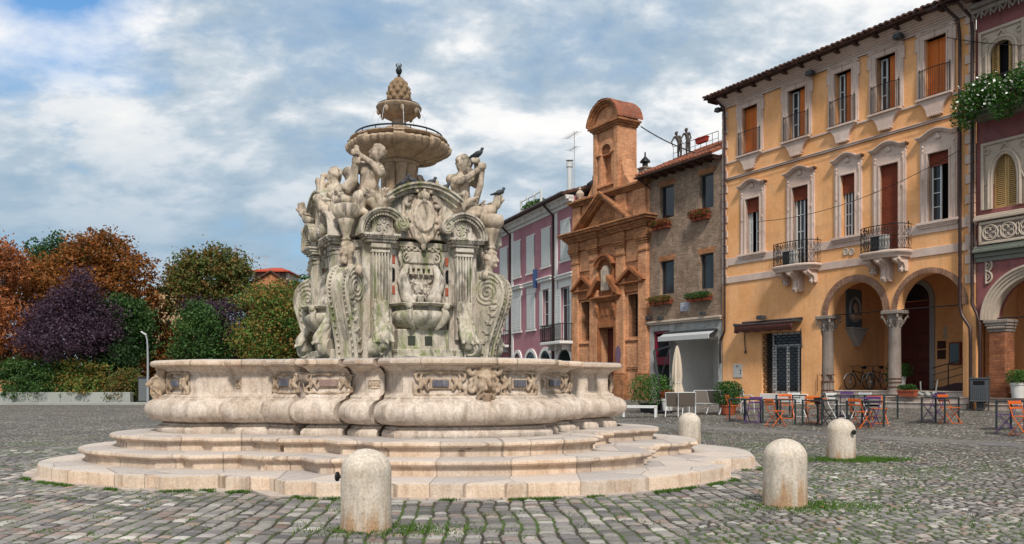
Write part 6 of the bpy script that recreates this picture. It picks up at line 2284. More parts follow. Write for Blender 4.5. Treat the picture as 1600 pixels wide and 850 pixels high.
# dark slate-coloured house glimpsed behind the monument
GHx = fac2(745, 0)[0]
GH = House('ochre_house', GHx - 9, 'ochre house at the far end of the row, mostly hidden behind the monument', 'house', PRZ, (P0[0] + (GHx - 9.05) * PDv[0], P0[1] + (GHx - 9.05) * PDv[1], 0))
mb = GH.mb(); mb.wall(GHx - 9, GHx - .02, .3, 11.2, [(GHx - 7 + q * 2.2, GHx - 6 + q * 2.2, z, z + 1.7) for q in range(3) for z in (5, 8.4)], .1, .2)
mb.add([(GHx - 9, .1, .3), (GHx - 9, 7, .3), (GHx - 9, 7, 11.2), (GHx - 9, .1, 11.2)], [(3, 2, 1, 0)])
mb.box((GHx - 9, .35, .3), (GHx - .02, .6, 11.2))
GH.ch('wall', mb, plaster('ochre_plaster', lin('#a57a5a', .85)), None, 0)
tile_roof(GH, GHx - 9, GHx - .05, -.4, 11.25, 5, 13.0, M['tile'], .3, .1)

# ================================================================== maroon house at the right edge
RS0 = S1 + .02
RW = House('maroon_house', RS0, 'dark maroon house with pointed gothic windows and a striped stone arch', 'house')
RE = RS0 + 8
RC, RRD = 13.72, 1.40
RSP = 3.42
M['green_trim'] = plaster('grey_green_trim', (.20, .21, .17), (.15, .155, .13), (.06, .06, .05), .3)
rw1 = (fs(1545), fs(1592), fz(1562, 335), fz(1562, 250))
rw2 = (fs(1546), fs(1583), fz(1565, 105), fz(1565, 55))
mb = RW.mb()
z1a, z1b = 7.15, 8.95
z2a, z2b = 11.15, 12.75
h1 = [(12.28, 13.14, z1a, z1b), (14.6, 15.5, z1a, z1b), (17.0, 17.9, z1a, z1b)]
h2 = [(12.20, 13.02, z2a, z2b), (14.6, 15.4, z2a, z2b), (17.0, 17.8, z2a, z2b)]
mb.wall(RS0, RE, 5.3, 14.4, h1 + h2, 0, .3)
xs = sorted(set([RS0, RE] + [RC + RRD * math.cos(t) for t in np.linspace(0, PI, 33)]))
for i in range(len(xs) - 1):
    a, b = xs[i], xs[i + 1]
    def lw(x): return RSP + math.sqrt(max(0, RRD ** 2 - (x - RC) ** 2)) if abs(x - RC) < RRD + 1e-6 else RSP
    m0 = (a + b) / 2
    la, lb = (lw(a), lw(b)) if abs(m0 - RC) < RRD else (RSP, RSP)
    mb.add([(a, 0, la), (b, 0, lb), (b, 0, 5.3), (a, 0, 5.3), (a, .5, la), (b, .5, lb)], [(0, 1, 2, 3), (0, 4, 5, 1)])
mb.box((RC + RRD + .0, 0, .3), (RE, .5, RSP))
mb.add([(RS0, .5, .3), (RS0, 9, .3), (RS0, 9, 14.4), (RS0, .5, 14.4)], [(3, 2, 1, 0)])
RW.ch('wall', mb, M['maroon'], None, 0)
mb = RW.mb()
for i, (r0, r1_, d) in enumerate(((RRD - .02, RRD + .09, .06), (RRD + .09, RRD + .18, .11), (RRD + .18, RRD + .27, .16), (RRD + .27, RRD + .34, .21))):
    mb.ring(RC, RSP, r0, r1_, -d, .3, 0, PI, 40)
RW.ch('arch_moulding', mb, M['cream'])
mb = RW.mb()
px0, px1 = fs(1546), fs(1573)
mb.bbox((px0, -.06, .9), (px1, .50, 3.0), .03)
mb.bbox((px0 - .06, -.12, .3), (px1 + .06, .55, .95), .03)
pr_ = RW.ch('brick_pier', mb, bricks('pinkish_pier_brick', lin('#b5744f', .85), lin('#9a5c40', .8), lin('#8d6a55', .8), .3, .09, .010))
mb = RW.mb()
for i in range(4):
    mb.bbox((px0 - .02 - .035 * i, -.08 - .035 * i, 3.0 + .10 * i), (px1 + .02 + .035 * i, .5, 3.11 + .10 * i), .015)
for i in range(10):
    mb.add(*place(sculpt([('e', (0, 0, 0), (.035, .03, .05))], .014, .01), (px0 + .02 + (px1 - px0) * i / 10, -.13, 3.14)))
RW.ch('capital', mb, M['greystone'], pr_)
mb = RW.mb()
mb.add([(RS0, 2.6, .4), (RE, 2.6, .4), (RE, 2.6, 5.6), (RS0, 2.6, 5.6)], [(0, 1, 2, 3)])
mb.add([(RS0, .5, 5.25), (RE, .5, 5.25), (RE, 2.6, 5.25), (RS0, 2.6, 5.25)], [(3, 2, 1, 0)])
mb.add([(RS0 + .02, .5, .4), (RS0 + .02, 2.6, .4), (RS0 + .02, 2.6, 5.25), (RS0 + .02, .5, 5.25)], [(0, 1, 2, 3)])
RW.ch('portico_wall', mb, M['orange'], None, 0)
mb = RW.mb()
mb.box((12.6, 2.50, 1.0), (16, 2.58, 4.4))
gl = RW.ch('shop_glazing', mb, M['glass'])
mb = RW.mb()
for x in (12.6, 13.4, 14.2, 15.0): mb.box((x, 2.44, 1.0), (x + .08, 2.5, 4.4))
mb.box((12.6, 2.43, 3.4), (16, 2.5, 3.5))
mb.tube([(RC - RRD, .2, RSP + .05), (RC + RRD, .2, RSP + .05)], .025, 6)
RW.ch('glazing_bar', mb, M['black'], gl)
# balcony frieze with openwork, mouldings
mb = RW.mb()
mb.bbox((RS0 + .0, -.16, 5.55), (RE, .02, 5.70), .02).bbox((RS0, -.30, 5.70), (RE, .02, 5.82), .02).bbox((RS0, -.22, 5.82), (RE, .02, 5.92), .02)
mb.bbox((RS0, -.08, 5.40), (RE, .02, 5.55), .01)
RW.ch('moulding', mb, M['green_trim'])
mb = RW.mb()
mb.bbox((RS0 + .22, -.20, 5.98), (RE, .02, 6.68), .015)
RW.ch('frieze_back', mb, M['greystone'])
mb = RW.mb()
mb.bbox((RS0 + .20, -.25, 5.95), (RE, -.15, 6.04), .015).bbox((RS0 + .20, -.25, 6.62), (RE, -.15, 6.72), .015).bbox((RS0 + .20, -.251, 6.04), (RS0 + .28, -.15, 6.62), .01)
mb.bbox((RS0 + .05, -.32, 6.76), (RE, .02, 6.88), .02).bbox((RS0 + .1, -.24, 6.88), (RE, .02, 6.96), .02)
for i in range(10):
    x = RS0 + .28 + .30 + i * .58
    mb.tube([(x + .25 * math.cos(a), -.22, 6.33 + .25 * math.sin(a)) for a in np.linspace(0, 2 * PI, 20, endpoint=False)], .028, 6, True)
    for q in range(4):
        a = q * PI / 2 + PI / 4
        mb.tube([(x + .11 * math.cos(a) + .10 * math.cos(t), -.22, 6.33 + .11 * math.sin(a) + .10 * math.sin(t)) for t in np.linspace(a - 2.4, a + 2.4, 9)], .02, 5)
    mb.tube([(x + .29 + .06 * math.cos(a), -.22, 6.33 + .2 * math.sin(a)) for a in np.linspace(0, 2 * PI, 10, endpoint=False)], .02, 5, True)
RW.ch('openwork_frieze', mb, M['cream'])


def ogive(cx, hw, z0, zs, zt, n=10):
    r_ = [(cx + hw, z0), (cx + hw, zs)] + [(cx + hw * math.cos(t) ** 1.0, zs + (zt - zs) * math.sin(t) ** .85) for t in np.linspace(.1, PI / 2, n)]
    return r_ + [(2 * cx - x, z) for x, z in r_[-2::-1]]


def gothic(a, b, z0, z1, closed, top):
    cx_, hw = (a + b) / 2, (b - a) / 2
    zs = z1 - (.95 if not top else .45)
    m = RW.mb()
    ol = ogive(cx_, hw, z0, zs, z1)
    m.tube([(x, -.05, z) for x, z in ol], .05, 6); m.tube([(x + (x - cx_) * .18, -.08, z + (.08 if z > zs else 0)) for x, z in ol], .05, 6)
    m.bbox((a - .34, -.10, z0), (a - .24, .02, z1 + .45), .012).bbox((b + .24, -.10, z0), (b + .34, .02, z1 + .45), .012).bbox((a - .34, -.102, z1 + .36), (b + .34, .02, z1 + .46), .012)
    n = len(ol)
    # spandrel infill between the pointed opening and its square frame
    fr = [(a - .25, z0), (a - .25, z1 + .38), (b + .25, z1 + .38), (b + .25, z0)]
    m.prism([(b + .25, z0)] + [(b + .25, z1 + .38)] + [(cx_, z1 + .38)] + ol[:n // 2 + 1][::-1], -.03, .28)
    m.prism([(a - .25, z0)] + ol[n // 2:][::-1] + [(cx_, z1 + .38), (a - .25, z1 + .38)], -.03, .28)
    for s_ in (-1, 1):
        m.tube([(cx_ + s_ * (hw + .2), -.06, zs), (cx_ + s_ * hw * .5, -.07, z1 + .05), (cx_, -.07, z1 + .34)], .03, 5)
        m.tube([(cx_ + s_ * (hw + .15) + .09 * math.cos(t), -.06, z1 + .15 + .09 * math.sin(t)) for t in np.linspace(0, 2 * PI, 12, endpoint=False)], .02, 5, True)
    f = RW.ch('window_frame', m, M['cream'])
    for s_ in (-1, 1):
        if s_ < 0: x0, x1 = (a + .02, cx_ - .01) if closed else (a + .02, a + hw * .62)
        else: x0, x1 = (cx_ + .01, b - .02) if closed else (b - hw * .62, b - .02)
        m = RW.mb()
        w = .055
        m.box((x0, .10, z0 + .02), (x0 + w, .15, z1)); m.box((x1 - w, .10, z0 + .02), (x1, .15, z1)); m.box((x0 + w, .10, z0 + .02), (x1 - w, .15, z0 + .1))
        nsl = int((z1 - z0) / .065)
        for q in range(nsl):
            z = z0 + .1 + .065 * q
            m.add([(x0 + w, .095, z), (x1 - w, .095, z), (x1 - w, .14, z + .05), (x0 + w, .14, z + .05), (x0 + w, .095, z - .012), (x1 - w, .095, z - .012)], [(0, 1, 2, 3), (4, 5, 1, 0)])
        RW.ch('louvre_shutter', m, M['louver'], f, 0)
    m = RW.mb()
    m.add([(a, .27, z0), (b, .27, z0), (b, .27, z1), (a, .27, z1)], [(0, 1, 2, 3)])
    RW.ch('pane', m, M['dark'], f)


for q, h in enumerate(h1): gothic(*h, True, False)
for q, h in enumerate(h2): gothic(*h, False, True)
# upper balcony slab with railing, hung with flowers
ZBQ = 10.15
mb = RW.mb()
mb.bbox((RS0 + .1, -.75, ZBQ), (RE, .02, ZBQ + .12), .02).bbox((RS0 + .05, -.85, ZBQ + .12), (RE, .02, ZBQ + .22), .02)
bal = RW.ch('balcony_slab', mb, M['green_trim'])
mb = RW.mb()
zz = ZBQ + .22
for p, q in (((RS0 + .1, -.78), (RE, -.78)), ((RS0 + .1, -.78), (RS0 + .1, 0))):
    mb.bar((*p, zz + .95), (*q, zz + .95), .05)
    n = int(math.dist(p, q) / .16)
    for i in range(n + 1):
        x, y = p[0] + (q[0] - p[0]) * i / n, p[1] + (q[1] - p[1]) * i / n
        mb.bar((x, y, zz), (x, y, zz + .95), .022)
        mb.tube([(x + .05 * math.cos(t), y, zz + .5 + .12 * math.sin(t)) for t in np.linspace(0, 2 * PI, 8, endpoint=False)], .010, 4, True)
RW.ch('balcony_railing', mb, M['iron'], bal)
mb = RW.mb()
mb.bbox((RS0, -.5, 13.95), (RE, .02, 14.1), .02).bbox((RS0, -.35, 13.8), (RE, .02, 13.95), .02)
for i in range(26):
    x = RS0 + .15 + i * .30
    mb.tube([(x - .11, -.30, 13.80), (x, -.31, 13.62), (x + .11, -.30, 13.80)], .035, 5)
    mb.tube([(x - .12, -.30, 13.80), (x - .12, -.30, 13.58)], .03, 5)
RW.ch('cornice', mb, M['greystone'])
tile_roof(RW, RS0, RE, -.8, 14.2, 5, 16, M['darktile'], .25, .09)
# B-shaped stone ornament beside the arch
x, z = fac(1544, 424)
mb = RW.mb()
mb.tube([(x - .06, -.02, z - .42), (x - .06, -.02, z + .42)], .035, 6)
for s_ in (-1, 1):
    mb.tube([(x - .06 + .20 * math.cos(t), -.03, z + s_ * .20 + .21 * math.sin(t)) for t in np.linspace(-PI / 2, PI / 2, 12)], .035, 6)
    mb.tube([(x - .04 + .09 * math.cos(t), -.03, z + s_ * .19 + .09 * math.sin(t)) for t in np.linspace(-PI / 2, PI / 2, 8)], .02, 5)
RW.ch('letter_ornament', mb, M['cream'])
rst = empty('maroon_house_steps', st_pt(13.5, 0, .4), FRZ, 'low stone steps in front of the arch of the maroon house', 'steps')
mb = MB(lambda p: p - np.array([13.5, 0, .4]))
for z, y in ((.60, -.42), (.80, -.12), (1.0, .18)):
    mb.bbox((RS0 + .40, y, z - .35), (RE, y + .4 if z < 1 else 2.6, z - .045), .01).bbox((RS0 + .38, y - .03, z - .045), (RE, y + .4 if z < 1 else 2.6, z), .015)
mb.build('step', M['apron'], rst)
# the flowering climber on the balcony
fx0, fx1 = fs(1510), fs(1600)
fl = empty('flowering_climber', st_pt(fx0, -.7, ZBQ), FRZ, 'bushy green climber with white flowers spilling over the balcony of the maroon house', 'plant')
V, F = leaf_cloud(5600, lambda g_, n_: np.concatenate([in_box((.05 + q * .42, -.55 - .15 * (q % 2), -.35 + .3 * (q % 3)), (.75 + q * .42, .25, .95 + .35 * ((q * 7) % 3) / 2))(g_, n_ // 6) for q in range(6)]), .10, 9)
np_mesh('foliage', V, F, M['whiteflower'], fl)
V, F = leaf_cloud(90, in_box((.1, -.72, .1), (fx1 - fx0 + .7, -.3, 1.15)), .085, 10, .2, .9)
np_mesh('blossom', V, F, M['petal'], fl)
m = MB(); m.bbox((.2, -.02, .22), (1.4, .2, .45), .02)
m.build('planter', M['terracotta'], fl)

# ------------------------------------------------------------------ ground
def cobble_mat():
    m, nt, b = new_mat('cobblestones', .8, 0, .35)
    pos = nn(nt, 'ShaderNodeNewGeometry').outputs['Position']
    s = nn(nt, 'ShaderNodeSeparateXYZ', {0: pos})
    X, Yc = s.outputs[0], s.outputs[1]
    w1 = math_(nt, 'SUBTRACT', noise(nt, pos, .55, 3), .5)
    w2 = math_(nt, 'SUBTRACT', noise(nt, pos, 5.0, 3), .5)
    # laid setts: columns running away from the viewer
    u = math_(nt, 'ADD', math_(nt, 'ADD', math_(nt, 'MULTIPLY', X, 6.1), math_(nt, 'MULTIPLY', w1, 1.7)), math_(nt, 'ADD', math_(nt, 'MULTIPLY', w2, .34), math_(nt, 'MULTIPLY', Yc, .35)))
    col_i = math_(nt, 'FLOOR', u)
    uf = math_(nt, 'FRACT', u)
    ex = math_(nt, 'MINIMUM', uf, math_(nt, 'SUBTRACT', 1.0, uf))
    v = math_(nt, 'ADD', math_(nt, 'ADD', math_(nt, 'MULTIPLY', Yc, 6.2), math_(nt, 'MULTIPLY', col_i, 17.37)), math_(nt, 'MULTIPLY', w2, .35))
    v1 = nn(nt, 'ShaderNodeTexVoronoi', {'W': v, 'Scale': 1.0, 'Randomness': .75}, voronoi_dimensions='1D', feature='DISTANCE_TO_EDGE')
    c1 = nn(nt, 'ShaderNodeTexVoronoi', {'W': v, 'Scale': 1.0, 'Randomness': .75}, voronoi_dimensions='1D', feature='F1')
    e1 = math_(nt, 'MULTIPLY', math_(nt, 'MINIMUM', ex, v1.outputs['Distance']), .165)
    # rounded river cobbles
    vv = vscale(nt, pos, (1, .92, 1))
    wv = nn(nt, 'ShaderNodeVectorMath', {0: vv, 1: nn(nt, 'ShaderNodeCombineXYZ', {0: math_(nt, 'MULTIPLY', w2, .05), 1: math_(nt, 'MULTIPLY', w1, .1), 2: 0.}).outputs[0]}, operation='ADD').outputs[0]
    flat = nn(nt, 'ShaderNodeVectorMath', {0: wv, 1: (1, 1, 0)}, operation='MULTIPLY').outputs[0]
    v2 = nn(nt, 'ShaderNodeTexVoronoi', {'Vector': flat, 'Scale': 9.5, 'Randomness': .85}, voronoi_dimensions='2D', feature='DISTANCE_TO_EDGE')
    c2 = nn(nt, 'ShaderNodeTexVoronoi', {'Vector': flat, 'Scale': 9.5, 'Randomness': .85}, voronoi_dimensions='2D', feature='F1')
    e2 = math_(nt, 'MULTIPLY', v2.outputs['Distance'], .105)
    dist = nn(nt, 'ShaderNodeVectorMath', {0: pos, 1: (FC[0] - .8, FC[1], 0)}, operation='DISTANCE').outputs['Value']
    msk = ramp(nt, math_(nt, 'DIVIDE', math_(nt, 'ADD', math_(nt, 'ADD', dist, math_(nt, 'MULTIPLY', math_(nt, 'MAXIMUM', X, 0.), .35)), math_(nt, 'MULTIPLY', w1, 1.5)), 10.0), [(.775, 0.), (.785, 1.)])
    e = nn(nt, 'ShaderNodeMix', {0: msk, 2: e1, 3: e2}, data_type='FLOAT').outputs[0]
    cr = mixc(nt, msk, c1.outputs['Color'], c2.outputs['Color'])
    crs = nn(nt, 'ShaderNodeSeparateColor', {0: cr})
    sel = math_(nt, 'FRACT', math_(nt, 'ADD', crs.outputs[0], math_(nt, 'MULTIPLY', math_(nt, 'MULTIPLY', col_i, .381), math_(nt, 'SUBTRACT', 1.0, msk))))
    base = ramp(nt, sel, [(0., lin('#696664', .80)), (.20, lin('#878080', .82)), (.36, lin('#98918a', .86)), (.52, lin('#797470', .82)), (.66, lin('#aba49e', .88)), (.78, lin('#947c72', .82)), (.90, lin('#c2bcb4', .88)), (1., lin('#77726c', .8))])
    base = mixc(nt, 1.0, base, ramp(nt, crs.outputs[1], [(0., .72), (1., 1.18)]), 'MULTIPLY')
    base = mixc(nt, 1.0, base, ramp(nt, noise(nt, pos, 30, 6, .7), [(.25, .74), (.75, 1.2)]), 'MULTIPLY')
    base = mixc(nt, 1.0, base, ramp(nt, noise(nt, pos, .35, 6, .62), [(.3, .70), (.7, 1.16)]), 'MULTIPLY')
    jw = math_(nt, 'ADD', e, math_(nt, 'MULTIPLY', w2, .012))
    joint = ramp(nt, jw, [(.008, 1.), (.021, 0.)])
    mossn = ramp(nt, math_(nt, 'ADD', noise(nt, pos, .62, 5, .62), math_(nt, 'MULTIPLY', w2, .25)), [(.42, 0.), (.56, 1.)])
    near = ramp(nt, math_(nt, 'DIVIDE', dist, 14.0), [(.50, 1.), (.85, .22)])
    jc = mixc(nt, math_(nt, 'MULTIPLY', mossn, near), lin('#4f463c', .7), mixc(nt, noise(nt, pos, 25, 3), (.035, .07, .008), (.09, .15, .02)))
    col = mixc(nt, joint, base, jc)
    nt.links.new(col, b.inputs['Base Color'])
    h = ramp(nt, e, [(.004, 0.), (.018, .62), (.055, 1.)])
    h = math_(nt, 'ADD', h, math_(nt, 'MULTIPLY', noise(nt, pos, 16, 6, .65), .45))
    h = math_(nt, 'ADD', h, math_(nt, 'MULTIPLY', crs.outputs[2], .35))
    dn = nn(nt, 'ShaderNodeDisplacement', {'Height': h, 'Midlevel': 1.6, 'Scale': .024})
    nt.links.new(dn.outputs[0], nt.nodes['Material Output'].inputs['Displacement'])
    m.displacement_method = 'BOTH'
    return m


def steps_between(brk):
    out = []
    for (a, b, d) in brk:
        n = max(1, int(round((b - a) / d)))
        out += list(np.linspace(a, b, n, endpoint=False))
    return np.array(out + [brk[-1][1]])


gx = steps_between([(-420, -60, 60), (-60, -16, 4), (-16, -8.5, .5), (-8.5, -5, .05), (-5, 7.5, .024), (7.5, 9, .06), (9, 40, 1.0), (40, 100, 10), (100, 400, 60)])
gy = steps_between([(-40, 4, 4), (4, 5.6, .2), (5.6, 8.6, .026), (8.6, 12, .045), (12, 16, .12), (16, 62, 1.0), (62, 130, 8), (130, 900, 110)])
GX, GY = np.meshgrid(gx, gy, indexing='ij')
GZ_ = ground_z(GX, GY)
V = np.stack([GX, GY, GZ_], -1).reshape(-1, 3)
ni, nj = len(gx), len(gy)
ii, jj = np.meshgrid(np.arange(ni - 1), np.arange(nj - 1), indexing='ij')
a = (ii * nj + jj).ravel()
F = np.stack([a, a + nj, a + nj + 1, a + 1], 1)
ground = np_mesh('ground', V, F, cobble_mat(), None, True)
tag(ground, 'cobbled square of grey and pinkish stones with moss in the joints', 'ground', None, 'structure')


def gp(x, y):
    """where the ray through a photo pixel meets the ground"""
    dx, dz = (x - 800) / FPX, (HY - y) / FPX
    t = 10.
    for _ in range(60):
        t = (EYE - float(ground_z(dx * t, t))) / -dz
    return np.array([dx * t, t, float(ground_z(dx * t, t))])


def gpt(x, y):
    return np.array([x, y, float(ground_z(x, y))])


# flush stone apron round the lowest step
mb = MB(offs((FC[0], FC[1], 0))(BT))
sweep(mb, [(2.07, -.05), (2.07, .006), (2.06, .010), (1.2, .012)], True)
ap = mb.build('pavement', M['apron'], None, 0)
ap.location = (FC[0] + .26, FC[1], 0)
tag(ap, 'flush pale stone paving round the lowest fountain step', 'paving', None, 'structure')
# paved drain strip across the square
mb = MB()
q0, q1 = gp(960, 660), gp(1720, 702)
d = (q1 - q0)[:2]; d /= np.linalg.norm(d); nrm = np.array([-d[1], d[0]])
rows = []
for t in np.linspace(0, 1, 30):
    c = q0[:2] + (q1 - q0)[:2] * t
    for w in (-.46, -.42, -.1, .1, .42, .46):
        p = c + nrm * w
        rows.append((p[0], p[1], float(ground_z(*p)) + (.012 if abs(w) > .2 else .004) - (.03 if abs(w) == .46 else 0)))
mb.add(rows, [(6 * i + k, 6 * i + k + 6, 6 * i + k + 7, 6 * i + k + 1)[::-1] for i in range(29) for k in range(5)])
gt = mb.build('gutter', stone('drain_stone', (.215, .205, .195), (.15, .142, .135), (.09, .075, .065), .6, crack=False, joint=.6), None, 0)
tag(gt, 'smooth grey stone drain strip crossing the cobbles in front of the tables', 'drain', None, 'structure')
# far side: kerb, pavement, lawn under the trees
mb = MB()
mb.bbox((-70, 49.0, -.1), (-13, 49.6, .12), .02)
mb.box((-70, 49.6, -.1), (-13, 52.0, .10))
kb = mb.build('kerb', M['concrete'], None, 0)
tag(kb, 'grey kerb and pavement on the far left side of the square', 'kerb', None, 'structure')
mb = MB()
mb.box((-120, 52.0, -.1), (-2, 110, .16))
lw_ = mb.build('lawn', plaster('lawn_soil', (.05, .07, .02), (.04, .045, .018), (.06, .045, .02), .5), None, 0)
tag(lw_, 'shaded grass under the trees', 'lawn', None, 'structure')

# ------------------------------------------------------------------ bollards
def bollard(px, py, r, h, lab, knob=None):
    p = gp(px, py)
    p[1] += r
    o = empty('stone_bollard', (p[0], p[1], p[2]), 0, lab, 'bollard', 'stone bollards round the fountain')
    m = MB()
    n = 40
    prof = [(r * 1.01, -.05), (r * 1.01, .0)] + [(r * (1 - .012 * i / 10), (h - r * .86) * i / 10) for i in range(1, 11)] + [(r * .988 * math.cos(t), h - r * .86 + r * .86 * math.sin(t)) for t in np.linspace(.08, PI / 2 - .03, 14)] + [(.0, h)]
    wv = px * .37
    m.lathe(prof, n, caps=False, fn=lambda r_, z, a: r_ * (1 + .008 * math.sin(2 * a + wv) + .006 * math.sin(3 * a + 5 * z + wv * 2) - .02 * max(0, math.sin(5 * a + wv) * math.sin(9 * z + wv) - .82)))
    m.build('stone_post', M['bollard'], o, 60)
    if knob:
        a, z = knob
        m = MB()
        ca, sa = math.cos(a), math.sin(a)
        m.tube([(ca * (r - .02), sa * (r - .02), z), (ca * (r + .045), sa * (r + .045), z)], .015, 8)
        m.tube([(ca * (r + .028), sa * (r + .028), z), (ca * (r + .034), sa * (r + .034), z), (ca * (r + .05), sa * (r + .05), z), (ca * (r + .056), sa * (r + .056), z)], [.038, .044, .044, .034], 14)
        m.build('iron_knob', M['iron'], o)
    return p


bpos = [bollard(565, 830, .226, .705, 'nearest stone bollard, rounded top, with an iron knob on its left side', (PI - .1, .45)),
        bollard(1238, 792, .232, .70, 'tall pale stone bollard right of the steps, no knob, rust-stained low on its front'),
        bollard(1323, 719, .236, .69, 'stone bollard in a patch of grass with a dark iron knob on its upper front', (-1.15, .47)),
        bollard(1081, 697, .236, .68, 'farthest stone bollard, partly hidden behind the right end of the steps')]

# grass: tufts in the joints, thick along the paving edge and at the bollards
g = np.random.default_rng(21)
pts = []
for bp, n, sp in ((bpos[0], 1300, .30), (bpos[1], 1500, .36), (bpos[2], 3600, .30)):
    c_ = bp[:2] + np.array([.10, -.12])
    for _ in range(n):
        q = c_ + g.normal(0, sp, 2) * np.array([1.3, .6]) + np.array([.12, 0])
        if np.linalg.norm(q - bp[:2]) > .235: pts.append((*q, .018 if bp is not bpos[2] else .042))
cc = contour(2.085, True)
W = BT(np.c_[cc, np.zeros(len(cc))])[:, :2] + np.array([.28, -.04])
for i in range(len(W)):
    p, q = W[i], W[(i + 1) % len(W)]
    if (p + q)[1] / 2 > 12.5: continue
    L = np.linalg.norm(q - p)
    for _ in range(int(L * 700)):
        t = g.random()
        c_ = p + (q - p) * t
        if math.sin(c_[0] * 3.1 + 1) + math.sin(c_[0] * 7.3) + .8 * math.sin(c_[0] * 15.1) < .1: continue
        pts.append((*(c_ + g.normal(0, .022, 2)), .024))
cc = contour(1.895, True)
W = BT(np.c_[cc, np.zeros(len(cc))])[:, :2] + np.array([.28, -.04])
for i in range(len(W)):
    p, q = W[i], W[(i + 1) % len(W)]
    if (p + q)[1] / 2 > 12.0: continue
    L = np.linalg.norm(q - p)
    for _ in range(int(L * 160)):
        c_ = p + (q - p) * g.random()
        if math.sin(c_[0] * 2.3) + math.sin(c_[0] * 5.7 + 2) < .9: continue
        pts.append((*(c_ + g.normal(0, .015, 2)), .024))
for _ in range(260):                          # scattered tufts
    c_ = np.array([g.uniform(-5.5, 8), g.uniform(6.2, 13)])
    for _ in range(12):
        pts.append((*(c_ + g.normal(0, .05, 2)), .016))
pts = np.array([p for p in pts if np.linalg.norm(((np.array(p[:2]) - FC))) > 3.2])
n = len(pts)
ang = g.uniform(0, 2 * PI, n)
hh = pts[:, 2] * g.uniform(.5, 1.4, n)
w = .006
bz = ground_z(pts[:, 0], pts[:, 1]) - .012
dirx, diry = np.cos(ang), np.sin(ang)
ln = g.normal(0, .02, (n, 2))
A = np.stack([pts[:, 0] - dirx * w, pts[:, 1] - diry * w, bz], 1)
B_ = np.stack([pts[:, 0] + dirx * w, pts[:, 1] + diry * w, bz], 1)
T_ = np.stack([pts[:, 0] + ln[:, 0], pts[:, 1] + ln[:, 1], bz + .012 + hh], 1)
V = np.stack([A, B_, T_], 1).reshape(-1, 3)
gr = np_mesh('grass', V, np.arange(3 * n).reshape(n, 3), leaf_mat('joint_grass', [(.035, .085, .008), (.07, .15, .015), (.12, .22, .03)], .7, .3))
tag(gr, 'short green grass and moss growing between the cobbles and round the bollards', 'grass', None, 'stuff')
# fallen leaves
lv, lf = [], []
cols_ = plain('fallen_leaf', lin('#b4793a', .9), .8, 0, .4, 3)
for _ in range(90):
    c_ = (g.uniform(-5.5, 9), g.uniform(6.2, 18))
    a = g.uniform(0, 2 * PI); s_ = g.uniform(.02, .045)
    z = float(ground_z(*c_)) + .008
    if np.linalg.norm((np.array(c_) - FC) / np.array([5.6, 4.3])) < 1: continue
    b0 = len(lv)
    lv += [(c_[0] + s_ * math.cos(a + t) * k, c_[1] + s_ * math.sin(a + t) * k, z + g.uniform(0, .012)) for t, k in ((0, 1), (1.3, .5), (PI, .9), (-1.3, .5))]
    lf.append((b0, b0 + 1, b0 + 2, b0 + 3))
tag(np_mesh('fallen_leaves', np.array(lv), np.array(lf), cols_), 'dry brown leaves scattered on the cobbles', 'leaves', None, 'stuff')

# ------------------------------------------------------------------ café furniture
CHM = {'orange': plain('orange_chair_paint', lin('#d8641c', .9), .45), 'purple': plain('purple_chair_paint', lin('#5d3a72', .9), .45), 'white': plain('white_chair_paint', (.62, .62, .60), .45), 'black': M['black'],
       'sling': plain('grey_sling_fabric', lin('#75695f', .75), .8, 0, .08, 20), 'alu': plain('white_aluminium', (.60, .60, .59), .35, .1)}


def folding_chair(color, loc, rz, lab):
    o = empty('folding_chair', loc, rz, lab, 'chair', 'folding chairs on the cafe terrace')
    m = CHM[color]
    b = MB()
    for i in range(5):
        b.bbox((-.20, -.19 + .078 * i, .445), (.20, -.19 + .078 * i + .062, .46), .004)
    b.build('seat', m, o)
    b = MB()
    b.bbox((-.205, .235, .73), (.205, .25, .81), .006).bbox((-.205, .215, .62), (.205, .23, .665), .006)
    b.build('backrest', m, o)
    for s in (-1, 1):
        b = MB()
        b.bar((s * .20, -.22, .0), (s * .20, .13, .45), .022, .014); b.bar((s * .20, .13, .45), (s * .20, .25, .82), .022, .014)
        b.build('leg', m, o)
        b = MB()
        b.bar((s * .185, .24, .0), (s * .185, -.17, .455), .022, .014)
        b.build('leg', m, o)
    b = MB()
    b.bar((-.2, -.20, .03), (.2, -.20, .03), .014); b.bar((-.185, .22, .03), (.185, .22, .03), .014); b.bar((-.19, .02, .24), (.19, .02, .24), .014)
    b.build('stretcher', m, o)
    return o


CHP = {}


def chair(color, px, py, rz, lab):
    loc = gp(px, py)
    if color not in CHP:
        CHP[color] = folding_chair(color, loc, rz, lab)
        return CHP[color]
    return dup(CHP[color], loc, rz, lab)


TBL = {}


def table(px, py, lab, w=.72, l=.72, rz=FRZ):
    loc = gp(px, py)
    key = (w, l)
    if key in TBL:
        return dup(TBL[key], loc, rz, lab)
    o = empty('cafe_table', loc, rz, lab, 'table', 'dark bistro tables on the cafe terrace')
    b = MB(); b.bbox((-l / 2, -w / 2, .70), (l / 2, w / 2, .735), .008)
    b.build('table_top', M['table'], o)
    for sx in (-1, 1):
        for sy in (-1, 1):
            b = MB(); b.bbox((sx * (l / 2 - .045), sy * (w / 2 - .045), 0), (sx * (l / 2 - .002), sy * (w / 2 - .002), .70), .005)
            b.build('leg', M['table'], o)
    TBL[key] = o
    return o


